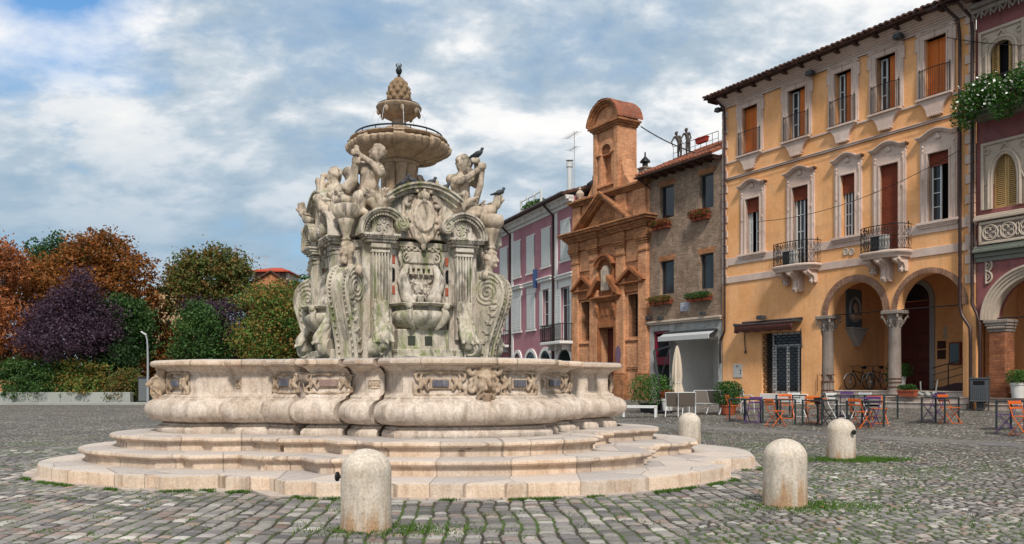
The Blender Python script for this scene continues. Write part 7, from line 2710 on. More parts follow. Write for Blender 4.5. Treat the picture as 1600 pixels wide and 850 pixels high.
M['table'] = plain('anthracite_table', lin('#3a4244', .7), .5, .1)
JR = lambda: random.uniform(-.12, .12)
table(1164, 659, 'leftmost dark bistro table, with an orange cushion-topped chair behind it')
table(1217, 661, 'dark bistro table with the orange chair drawn up in front on its left', .72, .72)
table(1236, 651, 'dark table farther back, behind the second table of the front row')
table(1281, 664, 'dark bistro table with an orange tray-like chair seat showing over its top')
table(1352, 667, 'dark bistro table directly behind the bollard with the iron knob')
table(1318, 652, 'long dark table in the back row, near the left portico column', .72, 1.1)
table(1368, 642, 'long dark table in the back row in front of the portico steps', .72, 1.1)
table(1469, 661, 'dark bistro table standing alone in front of the right arch')
table(1590, 653, 'dark bistro table at the right edge, in front of the maroon house')
chair('orange', 1147, 655, FRZ + 2.6, 'orange folding chair behind the leftmost table')
chair('purple', 1177, 661, FRZ + .4, 'purple folding chair at the right side of the leftmost table')
chair('orange', 1212, 666, FRZ + 2.9 + PI * .0, 'orange folding chair in front of the second table, its back to the viewer')
chair('orange', 1229, 655, FRZ + .9, 'orange folding chair behind and right of the second table')
chair('white', 1246, 652, FRZ + 1.2, 'white folding chair under the rear table before the barred window')
chair('orange', 1272, 661, FRZ - 2.7, 'orange folding chair behind the table left of the bollard with the knob')
chair('black', 1290, 665, FRZ + 1.7, 'black folding chair at the right side of the table left of the bollard')
chair('white', 1307, 654, FRZ + 1.4, 'white folding chair beside the long back table')
chair('purple', 1323, 650, FRZ + .6, 'purple folding chair under the long back table')
chair('orange', 1345, 669, FRZ + 3.0, 'orange folding chair facing the table behind the knobbed bollard')
chair('purple', 1359, 664, FRZ + .2, 'purple folding chair on the far side of the table behind the knobbed bollard')
chair('white', 1345, 642, FRZ + .1, 'white folding chair at the back table near the portico steps')
chair('orange', 1372, 646, FRZ + 1.0, 'orange folding chair right of the back table, nearest the portico steps')
chair('orange', 1485, 662, FRZ + 1.5, 'orange folding chair at the right side of the lone table')
chair('purple', 1458, 657, FRZ - .3, 'purple folding chair behind the lone table')
chair('purple', 1572, 655, FRZ - 1.2, 'purple folding chair left of the table at the right edge')
chair('orange', 1600, 657, FRZ + 1.4, 'orange folding chair at the right edge of the picture')


def cushion(px, py, mt, lab, h=.735, dx=0.):
    loc = gp(px, py)
    b = MB(); b.bbox((-.2, -.16, 0), (.2, .16, .025), .01)
    o = b.build('folded_chair_seat', CHM[mt], None)
    o.location = (loc[0] + dx, loc[1], loc[2] + h)
    o.rotation_euler = (0, 0, FRZ + .2)
    tag(o, lab, 'seat board')


cushion(1161, 657, 'orange', 'flat orange seat board lying on the leftmost dark table', .736)
cushion(1281, 662, 'orange', 'flat orange seat board lying on the table left of the knobbed bollard', .736)
cushion(1358, 664, 'purple', 'flat purple seat board lying on the table behind the knobbed bollard', .736)
cushion(1467, 659, 'purple', 'flat purple seat board lying on the lone table', .736)


def armchair(loc, rz, lab, w=.56):
    o = empty('lounge_armchair', loc, rz, lab, 'armchair', 'grey sling lounge chairs by the cafe')
    b = MB()
    b.add([(-w / 2, -.25, .42), (w / 2, -.25, .42), (w / 2, .22, .38), (-w / 2, .22, .38), (-w / 2, -.25, .405), (w / 2, -.25, .405), (w / 2, .22, .365), (-w / 2, .22, .365)], [(0, 1, 2, 3), (7, 6, 5, 4), (0, 4, 5, 1), (1, 5, 6, 2), (2, 6, 7, 3), (3, 7, 4, 0)])
    b.build('seat', CHM['sling'], o)
    b = MB()
    b.add([(-w / 2, .22, .40), (w / 2, .22, .40), (w / 2, .36, .86), (-w / 2, .36, .86), (-w / 2, .24, .40), (w / 2, .24, .40), (w / 2, .38, .86), (-w / 2, .38, .86)], [(0, 1, 2, 3), (7, 6, 5, 4), (0, 4, 5, 1), (1, 5, 6, 2), (2, 6, 7, 3), (3, 7, 4, 0)])
    b.build('backrest', CHM['sling'], o)
    for s in (-1, 1):
        b = MB()
        x = s * (w / 2 + .02)
        b.tube([(x, -.30, 0), (x, -.28, .40), (x, -.24, .58), (x, -.10, .65), (x, .12, .63), (x, .30, .60)], .018, 6)
        b.tube([(x, .40, 0), (x, .22, .38), (x, .37, .87)], .018, 6)
        b.tube([(x, -.28, .40), (x, .22, .38)], .016, 6)
        b.build('side_frame', CHM['alu'], o)
    b = MB()
    b.tube([(-w / 2, .37, .87), (w / 2, .37, .87)], .016, 6); b.tube([(-w / 2, -.28, .40), (w / 2, -.28, .40)], .016, 6)
    b.build('cross_bar', CHM['alu'], o)
    return o


a0 = armchair(gp(1056, 651), 2.75, 'left one of the two grey sling armchairs seen from behind below the folded umbrella')
dup(a0, gp(1073, 651), 2.95, 'right one of the two grey sling armchairs seen from behind below the folded umbrella')
armchair(gp(1103, 647), -.5, 'wide grey sling loveseat with white frame in front of the cafe entrance', 1.05)
dup(a0, gp(1125, 647), 2.2, 'grey sling armchair turned sideways at the right of the loveseat')
dup(a0, gp(1143, 645), .5, 'white framed armchair just left of the leftmost dark table')
dup(a0, gp(1160, 643), .4, 'white framed armchair behind the leftmost dark table')
o = empty('white_bench', gp(1000, 652), -.25, 'low white slatted bench at the right end of the basin', 'bench')
b = MB()
for i in range(5): b.bbox((-.62, -.22 + .09 * i, .40), (.62, -.22 + .09 * i + .075, .43), .006)
b.bbox((-.62, -.22, .34), (.62, -.18, .40), .006).bbox((-.62, .18, .34), (.62, .22, .40), .006)
b.build('seat', CHM['white'], o)
for sx in (-1, 1):
    for sy in (-1, 1):
        b = MB(); b.bbox((sx * .61, sy * .22, 0), (sx * .53, sy * .15, .40), .008); b.build('leg', CHM['white'], o)

# closed cantilever parasol
up = gp(1058, 643)
o = empty('closed_parasol', up, 0, 'closed cream parasol hanging from a slanted black post beside the cafe', 'parasol')
b = MB()
sc = (643 - 598) and up[1] / FPX
def UZ(y): return EYE + (HY - y) * up[1] / FPX - up[2]
prof = [(.02, UZ(540)), (.07, UZ(546)), (.12, UZ(556)), (.17, UZ(572)), (.19, UZ(588)), (.16, UZ(597)), (.20, UZ(606)), (.30, UZ(622)), (.33, UZ(629)), (.12, UZ(627))]
b.lathe([(r * 1.0, z) for r, z in prof][::-1], 48, fn=lambda r, z, a: r * (1 + .17 * math.sin(8 * a + z * .6) + .05 * math.sin(19 * a)))
b.build('canopy', plain('cream_canvas', lin('#d9c8b4', .85), .9, 0, .08, 3), o, 70)
b = MB()
b.tube([(r_ * math.cos(a), r_ * math.sin(a), UZ(597) + .02 * math.sin(a)) for a, r_ in [(t, .175) for t in np.linspace(0, 2 * PI, 16, endpoint=False)]], .012, 5, True)
b.build('tie_strap', CHM['white'], o)
b = MB()
pb, pt = gp(1035, 645) - up, np.array([(1022 - 1058) * up[1] / FPX, 0, UZ(548)])
b.bar(pb + np.array([0, 0, .02]), pt, .09, .09)
b.build('post', M['black'], o)
b = MB()
b.bar(pt, (0, 0, UZ(537)), .06, .08); b.bar(pb * .55 + pt * .45, pt * .3 + np.array([0, 0, UZ(537)]) * .7, .04)
b.build('arm', M['black'], o)
b = MB(); b.bbox((pb[0] - .4, pb[1] - .4, .0), (pb[0] + .4, pb[1] + .4, .06), .01)
b.build('base_plate', M['black'], o)


def pot_plant(loc, lab, pot, foliage, pr, ph, fr, fh, n=900, leaf=.07, seed=0, box=False, name='potted_plant', sq=None):
    o = empty(name, loc, FRZ, lab, 'plant')
    b = MB()
    if box:
        L, D = sq
        b.add([(-L / 2 + .03, -D / 2 + .03, 0), (L / 2 - .03, -D / 2 + .03, 0), (L / 2 - .03, D / 2 - .03, 0), (-L / 2 + .03, D / 2 - .03, 0), (-L / 2, -D / 2, ph), (L / 2, -D / 2, ph), (L / 2, D / 2, ph), (-L / 2, D / 2, ph)],
              [(0, 3, 2, 1), (0, 1, 5, 4), (1, 2, 6, 5), (2, 3, 7, 6), (3, 0, 4, 7), (4, 5, 6, 7)])
        b.bbox((-L / 2 - .015, -D / 2 - .015, ph - .06), (L / 2 + .015, D / 2 + .015, ph), .008)
        lo, hi = (-L / 2 - fr, -D / 2 - fr, ph - .05), (L / 2 + fr, D / 2 + fr, ph + fh)
    else:
        b.lathe([(pr * .72, 0), (pr * .95, ph * .8), (pr * .95, ph * .84), (pr * 1.05, ph * .85), (pr * 1.06, ph), (pr * .9, ph), (pr * .88, ph - .05)], 24)
        lo, hi = (-fr, -fr, ph - .05), (fr, fr, ph + fh)
    b.build('pot', pot, o)
    V, F = leaf_cloud(n, in_box(lo, hi), leaf, seed)
    np_mesh('foliage', V, F, foliage, o)
    return o


M['bushleaf'] = leaf_mat('oleander_leaves', [(.03, .08, .012), (.06, .14, .025), (.10, .20, .04)], .5, .3)
pot_plant(gp(1017, 644), 'bushy green shrub in a dark planter left of the black parasol post', M['black'], M['bushleaf'], .3, .35, .50, 1.15, 2600, .09, 31, True, sq=(.9, .4))
pot_plant(gp(1043, 645), 'cream pot of orange flowers between the parasol post and the armchairs', M['whitepot'], M['geranium'], .24, .55, .26, .34, 700, .07, 32)
pot_plant(gp(1138, 636), 'round green bush in front of the left corner of the orange house', M['terracotta'], M['greenleaf'], .3, .35, .46, .85, 2600, .08, 33)
pl_ = st_pt(fs(1418, -.3), -.30, .80)
pot_plant(pl_, 'long terracotta trough of green plants on the portico steps', M['terracotta'], M['greenleaf'], .2, .24, .03, .20, 700, .07, 34, True, 'plant_trough', (.68, .26))
pot_plant(st_pt(fs(1410, 1.4), 1.4, FLZ), 'tall narrow white pot with a green bush behind the middle column', M['whitepot'], M['greenleaf'], .13, .55, .34, .5, 900, .08, 35)
pot_plant(st_pt(fs(1591, -.25), -.25, .80), 'white pot with bright green foliage in the arch of the maroon house', M['whitepot'], M['bushleaf'], .24, .50, .34, .42, 1100, .07, 36)
pot_plant(st_pt(fs(1392, 1.6), 1.8, FLZ), 'dark leafy pot plant beside the bicycles under the arch', M['terracotta'], M['greenleaf'], .16, .3, .3, .8, 800, .08, 37)
b = MB()
for i in range(9):
    b.add(*place(sculpt([('e', (0, 0, 0), (.09 + .05 * random.random(), .10, .07))], .03, .01), (.0 + .10 * i, random.uniform(-.12, .12), .06 + .05 * (i % 3 == 1))))
b.bar((.15, 0, .1), (.13, 0, .55), .03); b.bar((.7, 0, .1), (.78, 0, .60), .03)
o = b.build('stone_heap', M['concrete'], None, 60)
o.location = st_pt(fs(1429, -.1), .05, .80); o.rotation_euler = (0, 0, FRZ)
tag(o, 'small heap of pale stones with two short sticks beside the plant trough', 'stones')
# bicycles in the portico
def bicycle(loc, rz, lab, col):
    o = empty('bicycle', loc, rz, lab, 'bicycle', 'bicycles under the portico')
    for x in (-.52, .52):
        b = MB(); b.tube([(x + .32 * math.cos(a), 0, .34 + .32 * math.sin(a)) for a in np.linspace(0, 2 * PI, 28, endpoint=False)], .022, 6, True)
        w_ = b.build('wheel', M['black'], o)
        b = MB()
        for i in range(12):
            a = i * PI / 6
            b.bar((x, .02 * (-1) ** i, .34), (x + .31 * math.cos(a), 0, .34 + .31 * math.sin(a)), .005)
        b.tube([(x, -.05, .34), (x, .05, .34)], .025, 6)
        b.tube([(x + .36 * math.cos(a), 0, .34 + .36 * math.sin(a)) for a in np.linspace(.3, 2.6, 10)], .018, 4)
        b.build('spokes', M['ac'], w_)
    b = MB()
    bb, st, hd = (-.08, 0, .32), (-.20, 0, .78), (.36, 0, .80)
    for p, q, r in ((bb, st, .018), (bb, hd, .022), ((-.17, 0, .70), hd, .02), (st, (-.52, .0, .34), .013), (bb, (-.52, 0, .34), .013), (hd, (.52, 0, .34), .016), (hd, (.33, 0, .95), .016), (st, (-.23, 0, .92), .014)):
        b.tube([p, q], r, 6)
    b.build('frame', col, o)
    b = MB(); b.tube([(.22, -.30, .97), (.33, -.18, .99), (.35, 0, .97), (.33, .18, .99), (.22, .30, .97)], .015, 6)
    b.build('handlebar', M['black'], o)
    b = MB(); b.add(*place(sculpt([('c', (-.34, 0, .94), (-.14, 0, .93), .075, .03)], .02, .01), (0, 0, 0)))
    b.build('saddle', M['black'], o)
    b = MB(); b.tube([(-.08, -.07, .32), (-.02, -.09, .20)], .01, 5); b.tube([(-.08, .07, .32), (-.14, .09, .44)], .01, 5); b.tube([(-.08 + .09 * math.cos(a), -.05, .32 + .09 * math.sin(a)) for a in np.linspace(0, 2 * PI, 14, endpoint=False)], .008, 4, True)
    b.build('crank', M['ac'], o)
    return o


bicycle(st_pt(xa + .48, 1.8, FLZ), R(206), 'dark bicycle on the left under the portico arch, leaning towards the wall', M['black'])
bicycle(st_pt(xa + 1.05, 2.2, FLZ), R(217), 'dark bicycle on the right under the portico arch with higher handlebars', plain('bicycle_black_paint', (.03, .03, .035), .35))
# railing and ramp in the right arch
b = MB()
ra, rb = fs(1452, .9), fs(1505, .9)
rm = empty('ramp_railing', st_pt(ra, .9, FLZ), FRZ, 'thin black handrail on a low dark ramp inside the right arch', 'railing')
L = rb - ra
b.prism([(-.3, 0), (L + .05, 0), (L + .05, .30), (L - .3, .30), (.2, .10)], .05, .7)
b.build('ramp', plain('dark_ramp', lin('#3a2328', .8), .8), rm)
b = MB()
for x, z in ((.55 * L, .14), (.98 * L, .28)):
    b.tube([(x, .04, z), (x, .04, z + .86)], .02, 6)
for dz in (.86, .60, .34):
    b.tube([(.1, .04, dz - .02), (.55 * L, .04, .14 + dz), (.98 * L, .04, .28 + dz)], .014 if dz < .8 else .02, 5)
b.build('handrail', M['iron'], rm)
# litter bin
bn = empty('litter_bin', gpt(*st_pt(fs(1531, -.75), -.75)[:2]), FRZ + .35, 'grey metal litter bin between the two drainpipes and the brick pier', 'bin')
b = MB(); b.bbox((-.27, -.20, .30), (.27, .20, 1.02), .02); b.bbox((-.29, -.22, 1.02), (.29, .22, 1.08), .015); b.bbox((-.28, -.21, .28), (.28, .21, .33), .01)
for i in range(8): b.bbox((-.24 + .06 * i, -.212, .36), (-.21 + .06 * i, -.195, .80), .004)
b.build('container', plain('bin_grey_paint', lin('#55585c', .8), .5, .2), bn)
b = MB(); b.bbox((-.17, -.212, .84), (.17, -.19, .98), .01); b.build('slot', M['dark'], bn)
b = MB()
for s in (-1, 1):
    b.bbox((s * .25 - .02, -.02, 0), (s * .25 + .02, .02, .30), .004)
    b.add(*place(sculpt([('e', (0, 0, 0), (.035, .035, .04))], .015, .01), (s * .24, 0, 1.12)))
b.bbox((-.10, -.06, 0), (.10, .06, .28), .01)
b.build('stand', M['greyframe'], bn)

# ------------------------------------------------------------------ things on the roofs
def person_statue(lean):
    return sculpt([('c', (-.08, 0, 0), (-.09, -.03, .45), .06, .07), ('c', (-.09, -.03, .45), (-.06, 0, .85), .075, .10), ('c', (.08, 0, 0), (.10, -.04, .45), .06, .07), ('c', (.10, -.04, .45), (.06, 0, .85), .075, .10),
                   ('c', (0, 0, .85), (lean * .3, -.02, 1.10), .13, .12), ('c', (lean * .3, -.02, 1.1), (lean, -.04, 1.36), .12, .13), ('c', (lean - .17, -.04, 1.40), (lean + .17, -.04, 1.40), .07, .07), ('e', (lean * 1.3, -.07, 1.62), (.095, .11, .13)), ('c', (lean, -.04, 1.4), (lean * 1.2, -.05, 1.55), .055, .05),
                   ('c', (lean - .19, -.04, 1.40), (lean - .34, -.10, 1.12), .055, .045), ('c', (lean - .34, -.10, 1.12), (lean - .24, -.22, .86), .045, .03), ('e', (lean - .23, -.24, .80), (.035, .035, .06)),
                   ('c', (lean + .19, -.04, 1.40), (lean + .27, -.02, 1.10), .055, .045), ('c', (lean + .27, -.02, 1.10), (lean + .18, -.12, .84), .045, .03), ('e', (lean + .17, -.14, .78), (.035, .035, .06)),
                   ('e', (lean * 1.32, -.17, 1.61), (.02, .03, .03)), ('e', (lean * 1.3, .0, 1.68), (.10, .10, .10))], .026, .03)


M['bronze'] = plain('dark_weathered_figure', (.075, .06, .05), .7, .2, .4, 6)
for px, ln_, lab in ((1062, -.16, 'left one of two dark human figures standing on the brick house roof, leaning left'), (1075, -.08, 'right one of two dark human figures standing on the brick house roof')):
    s_, _ = fac(px, 230, 1.6)
    b = MB(); b.add(*place(person_statue(ln_), (0, 0, 0), 0, .82))
    o = b.build('roof_statue', M['bronze'], None, 60)
    o.location = st_pt(s_, 1.6, 13.02); o.rotation_euler = (0, 0, FRZ + .5)
    tag(o, lab, 'statue', 'figures on the roof')
o = empty('roof_terrace_railing', st_pt(fs(1100, 2.2), 2.2, 13.25), FRZ, 'thin metal railing along the roof terrace of the brick house', 'railing')
b = MB()
x0, x1 = fs(1052, 2.2) - fs(1100, 2.2), 1.0
b.tube([(x0, 0, .75), (x1, 0, .75)], .018, 5); b.tube([(x0, 0, .40), (x1, 0, .40)], .012, 5)
for i in range(9):
    x = x0 + (x1 - x0) * i / 8
    b.tube([(x, 0, -.2), (x, 0, .75)], .014, 5)
b.build('rail', M['iron'], o)
pot_plant(st_pt(fs(1097, 2.0), 2.0, 13.6), 'red plant trough hanging on the roof terrace railing', plain('red_trough', lin('#a8382c', .85), .6), M['greenleaf'], .1, .28, .0, .06, 60, .06, 40, True, 'plant_trough', (.75, .25))


def chimney(loc, rz, lab, w, h, mt, cap=True):
    o = empty('chimney', loc, rz, lab, 'chimney')
    b = MB(); b.bbox((-w / 2, -w / 2, 0), (w / 2, w / 2, h), .02); b.bbox((-w * .58, -w * .58, h - .1), (w * .58, w * .58, h), .015)
    b.build('stack', mt, o)
    b = MB(); b.lathe([(w * .28, h), (w * .28, h + .28), (w * .55, h + .30), (w * .5, h + .38), (.05, h + .62), (.04, h + .85), (0, h + .9)], 14)
    b.build('cowl', M['black'], o)
    return o


s_, z_ = fac(1008, 262, 2.0)
chimney(st_pt(s_, 2.0, 12.1), FRZ, 'dark capped chimney between the church gable and the brick house roof', .55, z_ - 12.1, M['greystone'])
def p2(px, y, dep):
    s_, _ = fac2(px, y)
    k = 1 + dep / FL2
    return np.array([P0[0] + s_ * PDv[0], P0[1] + s_ * PDv[1]]) + np.array([-PDv[1], PDv[0]]) * dep
for px, top, lab in ((870, 306, 'chimney with black cowl near the right end of the pink house roof'), (820, 327, 'chimney with black cowl towards the left of the pink house roof')):
    q = p2(px, 300, 2.5)
    sc_ = q[1] / FPX
    chimney((q[0], q[1], 12.9), PRZ, lab, .75, max(.5, EYE + (HY - top) * sc_ - 12.9 - .3), plaster('pink_chimney', lin('#b98377', .85)))
q = p2(846, 300, 2.0)
o = empty('flue_pipe', (q[0], q[1], 12.8), PRZ, 'pale metal flue pipe standing on the pink house roof', 'flue')
b = MB(); b.lathe([(.17, 0), (.17, 2.5), (.22, 2.52), (.22, 2.8), (.1, 2.9)], 16); b.build('pipe', CHM['alu'], o)
b = MB(); b.lathe([(.26, 2.95), (.2, 3.0), (0, 3.1)], 14); b.tube([(.15, 0, 2.8), (.2, 0, 2.97)], .02, 4); b.tube([(-.15, 0, 2.8), (-.2, 0, 2.97)], .02, 4); b.build('rain_cap', CHM['alu'], o)


def antenna(loc, rz, lab, h):
    o = empty('tv_antenna', loc, rz, lab, 'antenna')
    b = MB(); b.tube([(0, 0, 0), (0, 0, h)], .03, 6); b.build('mast', M['ac'], o)
    b = MB()
    for z, L, n in ((h - .1, 1.6, 8), (h - 1.0, 1.1, 5)):
        b.tube([(-L * .7, 0, z), (L * .3, 0, z)], .018, 5)
        for i in range(n):
            x = -L * .7 + L * i / (n - 1)
            b.tube([(x, -.3, z), (x, .3, z)], .010, 4)
    b.build('elements', M['ac'], o)


q = p2(853, 300, 2.0)
antenna((q[0], q[1], 13.0), PRZ, 'tall television antenna beside the flue pipe on the pink house', 4.4)
q = p2(797, 340, 1.5)
o = empty('roof_terrace', (q[0], q[1], 12.7), PRZ, 'small roof terrace with rails and green plants behind the monument top', 'terrace')
b = MB()
for x in (-1.6, -.4, .8, 2.0): b.bbox((x - .07, -.07, 0), (x + .07, .07, 1.9), .01)
b.bar((-1.6, 0, 1.75), (2.0, 0, 1.75), .06); b.bar((-1.6, 0, 1.0), (2.0, 0, 1.0), .05)
b.build('rail', CHM['white'], o)
V, F = leaf_cloud(1600, in_box((-1.7, -.3, .1), (2.0, .9, 1.5)), .22, 51)
np_mesh('plants', V, F, M['greenleaf'], o)
# overhead cables
def cable(p, q, sag, lab, r=.012):
    p, q = np.array(p), np.array(q)
    b = MB(); b.tube([p + (q - p) * t + np.array([0, 0, -sag * 4 * t * (1 - t)]) for t in np.linspace(0, 1, 24)], r, 4)
    o = b.build('overhead_cable', M['black'], None)
    tag(o, lab, 'cable', 'cables strung along the houses')


cable(st_pt(fs(990), .5, 15.0), st_pt(-2.6, 1.2, 12.7), .15, 'thick cable slanting from the church gable down to the brick house roof', .03)
cable(st_pt(fs(1185), -.25, fz(1185, 347)), st_pt(S1 - .4, -.25, fz(1505, 236)), .55, 'thin sagging cable across the first-floor windows of the orange house')
cable(st_pt(fs(1484), -.2, fz(1484, 60)), st_pt(fs(1640), -.2, fz(1640, 72)), .1, 'thin cable from the last top window of the orange house to the maroon house')

# ------------------------------------------------------------------ trees and the far side of the square
LM = {
    'rust': leaf_mat('rust_leaves', [(.035, .055, .010), (.10, .085, .016), (.17, .06, .014), (.27, .085, .016), (.33, .13, .025), (.17, .06, .014), (.08, .075, .014)], .6, .45),
    'orange': leaf_mat('orange_leaves', [(.101, .055, .018), (.299, .097, .031), (.419, .147, .044), (.358, .114, .035)], .6, .35),
    'plum': leaf_mat('purple_plum_leaves', [(.024, .015, .024), (.054, .027, .045), (.087, .046, .074), (.120, .072, .102)], .6, .3),
    'maple': leaf_mat('green_maple_leaves', [(.017, .045, .012), (.043, .096, .021), (.071, .155, .037)], .55, .4),
    'chestnut': leaf_mat('turning_chestnut_leaves', [(.034, .065, .015), (.068, .104, .022), (.120, .144, .034), (.256, .112, .034), (.067, .091, .022)], .6, .5),
    'lime': leaf_mat('yellowing_leaves', [(.029, .077, .015), (.070, .142, .026), (.123, .207, .039), (.384, .168, .048), (.083, .155, .029)], .6, .45),
    'hedge': leaf_mat('hedge_leaves', [(.015, .045, .010), (.035, .090, .020), (.070, .142, .032), (.121, .170, .037)], .55, .4),
    'darkgreen': leaf_mat('dark_evergreen_leaves', [(.012, .028, .010), (.028, .065, .018), (.043, .090, .024)], .55, .4),
}
M['bark'] = plain('tree_bark', (.075, .055, .04), .9, 0, .4, 4)


def tree(name, lab, cat, Yd, lobes, lm, n, leaf, tx, seed, ground=.15, tr=.22, clump=.42, group=None, depth=.9):
    """crown of leaves gathered in clumps round a branching trunk; lobes are (x, y, rx, ry) in photo pixels at distance Yd"""
    g = np.random.default_rng(seed)
    k = Yd / FPX
    o = empty(name, ((tx - 800) * k, Yd, ground), 0, lab, cat, group)
    org = np.array(o.location)
    L = [(np.array([(x - 800) * k, Yd + g.uniform(-.5, .5) * rx * k * depth, EYE + (HY - y) * k]), np.array([rx * k, max(rx, ry) * k * depth, ry * k])) for x, y, rx, ry in lobes]
    vol = np.array([np.prod(r) ** (2 / 3) for _, r in L]); vol /= vol.sum()
    P = []
    tips = []
    for (c, r), v in zip(L, vol):
        m = max(30, int(n * v))
        nc = max(6, m // 34)
        d = g.normal(size=(nc, 3)); d /= np.linalg.norm(d, axis=1)[:, None]
        cc = c + d * r * (g.uniform(.25, 1., nc) ** .45)[:, None]
        tips.append((c, cc[g.choice(nc, min(nc, 6), False)]))
        out_ = g.random(nc) < .27                        # stray sprays that break the outline
        cc[out_] = c + d[out_] * r * g.uniform(1.02, 1.32, (out_.sum(), 1))
        ci = g.integers(0, nc, m)
        sz = g.uniform(.45, 1.3, nc) * clump * np.where(out_, .7, 1)
        P.append(cc[ci] + g.normal(size=(m, 3)) * sz[ci][:, None] * np.array([1, 1, .62]))
    P = np.concatenate(P)
    P = P[P[:, 2] > ground + .1]
    V, F = leaf_cloud(len(P), lambda g_, n_: P, leaf, seed + 100, .35, .62)
    np_mesh('crown', V - org, F, LM[lm], o)
    b = MB(lambda p: p - org)
    low_ = min(c[2] - r[2] * .3 for c, r in L)
    fork = np.array([(tx - 800) * k, Yd, max(ground + .6, min(low_, ground + 3.2))])
    base = np.array([(tx - 800) * k, Yd, ground - .1])
    b.tube([base, base * .6 + fork * .4 + np.array([.05, 0, 0]), fork], [tr * 1.35, tr, tr * .85], 9)
    for c, cc in tips:
        mid = (fork + c) / 2 + g.normal(0, .25, 3)
        b.tube([fork, mid, c], [tr * .6, tr * .36, tr * .16], 6)
        for q in cc:
            b.tube([c * .6 + mid * .4, (c + q) / 2 + g.normal(0, .12, 3), q], [tr * .16, tr * .10, tr * .04], 4)
    b.build('trunk', M['bark'], o, 60)
    return o


TR = 'trees on the far side of the square'
tree('autumn_tree', 'tallest rust-orange tree, rising in the middle of the left group', 'tree', 59, [(150, 408, 50, 44), (112, 428, 48, 40), (203, 440, 42, 40), (162, 380, 24, 20), (88, 452, 50, 45), (214, 476, 28, 28), (60, 442, 34, 40), (186, 408, 30, 24), (40, 470, 40, 44), (140, 455, 60, 40)], 'rust', 34100, 0.22, 150, 1, group=TR)
tree('autumn_tree', 'bright orange tree cut by the left edge of the picture', 'tree', 54, [(6, 390, 28, 18), (18, 424, 26, 20), (-25, 430, 44, 56), (14, 505, 44, 34), (34, 538, 34, 26), (0, 556, 36, 22), (-30, 500, 40, 60)], 'orange', 18600, 0.20, -8, 2, group=TR)
tree('green_tree', 'dark green treetop showing behind the rust-orange tree', 'tree', 68, [(96, 383, 20, 14), (84, 404, 34, 24), (110, 420, 40, 30), (72, 420, 24, 24)], 'maple', 7750, 0.24, 92, 3, group=TR)
tree('plum_tree', 'larger dark purple plum tree left of the green maple', 'tree', 52.5, [(114, 450, 27, 26), (96, 488, 40, 32), (138, 494, 36, 38), (112, 532, 60, 28), (70, 516, 30, 30), (158, 524, 24, 30)], 'plum', 23250, 0.16, 110, 4, group=TR)
tree('maple_tree', 'fresh green maple between the purple plum and the lamp post', 'tree', 55, [(196, 498, 30, 32), (184, 524, 30, 30), (206, 536, 26, 32), (176, 480, 18, 18), (214, 506, 20, 26)], 'maple', 14725, 0.20, 196, 5, group=TR)
tree('autumn_tree', 'thin rust-coloured tree between the maple and the green chestnut', 'tree', 62, [(244, 492, 24, 24), (236, 534, 34, 30), (262, 560, 30, 28), (230, 575, 26, 22), (270, 520, 20, 20)], 'rust', 10850, 0.21, 246, 6, group=TR, clump=.38)
tree('chestnut_tree', 'green chestnut turning brown with two rounded tops', 'tree', 61, [(300, 410, 28, 18), (347, 404, 28, 18), (324, 436, 50, 30), (298, 462, 32, 26), (370, 430, 24, 22), (346, 462, 38, 24), (284, 436, 18, 18)], 'chestnut', 23250, 0.22, 326, 7, group=TR)
tree('plum_tree', 'smaller dark purple plum tree between two green trees', 'tree', 56, [(372, 502, 34, 28), (388, 538, 30, 26), (352, 526, 28, 30), (330, 488, 20, 18), (360, 556, 34, 16), (310, 482, 18, 16)], 'plum', 14725, 0.16, 366, 8, group=TR)
tree('green_tree', 'light green bushy tree left of the smaller purple plum', 'tree', 54, [(300, 498, 22, 22), (312, 528, 32, 32), (290, 550, 20, 18), (330, 550, 24, 18), (322, 505, 20, 18)], 'hedge', 11625, 0.18, 310, 9, group=TR)
tree('green_tree', 'yellow-green tree with orange leaves just left of the monument', 'tree', 54.5, [(432, 482, 40, 28), (412, 528, 40, 32), (452, 536, 32, 34), (448, 468, 28, 22), (396, 468, 22, 18), (470, 500, 30, 40), (424, 556, 46, 18)], 'lime', 21700, 0.18, 430, 10, group=TR)
tree('green_tree', 'green treetop half hidden behind the left side of the monument', 'tree', 63, [(478, 446, 24, 16), (506, 480, 40, 44), (490, 530, 50, 40)], 'maple', 9300, 0.22, 500, 11, group=TR)
tree('hedge_bush', 'broad leafy green bush behind the low concrete wall, left half', 'bush', 51.4, [(46, 588, 36, 24), (78, 592, 30, 26), (56, 604, 40, 18), (30, 578, 22, 14)], 'hedge', 12400, 0.15, 55, 12, tr=.07, clump=.26, group='bushes behind the low wall')
tree('hedge_bush', 'broad yellow-green bush behind the low concrete wall, right half', 'bush', 51.4, [(120, 586, 36, 25), (150, 592, 26, 26), (100, 600, 30, 18), (140, 606, 32, 14)], 'lime', 12400, 0.15, 128, 13, tr=.07, clump=.26, group='bushes behind the low wall')
tree('hedge_bush', 'round dark bush with red leaves at the right end of the low wall', 'bush', 50.8, [(196, 600, 20, 22), (190, 612, 22, 14), (206, 606, 12, 18)], 'chestnut', 6975, 0.13, 196, 14, tr=.07, clump=.22, group='bushes behind the low wall')
tree('hedge_bush', 'tall dark green shrub between the broad bushes and the round red-leaved bush', 'bush', 52.6, [(170, 572, 26, 30), (186, 560, 24, 26), (172, 598, 22, 22)], 'darkgreen', 9300, 0.16, 174, 15, tr=.08, clump=.28, group='bushes behind the low wall')
g = np.random.default_rng(77)
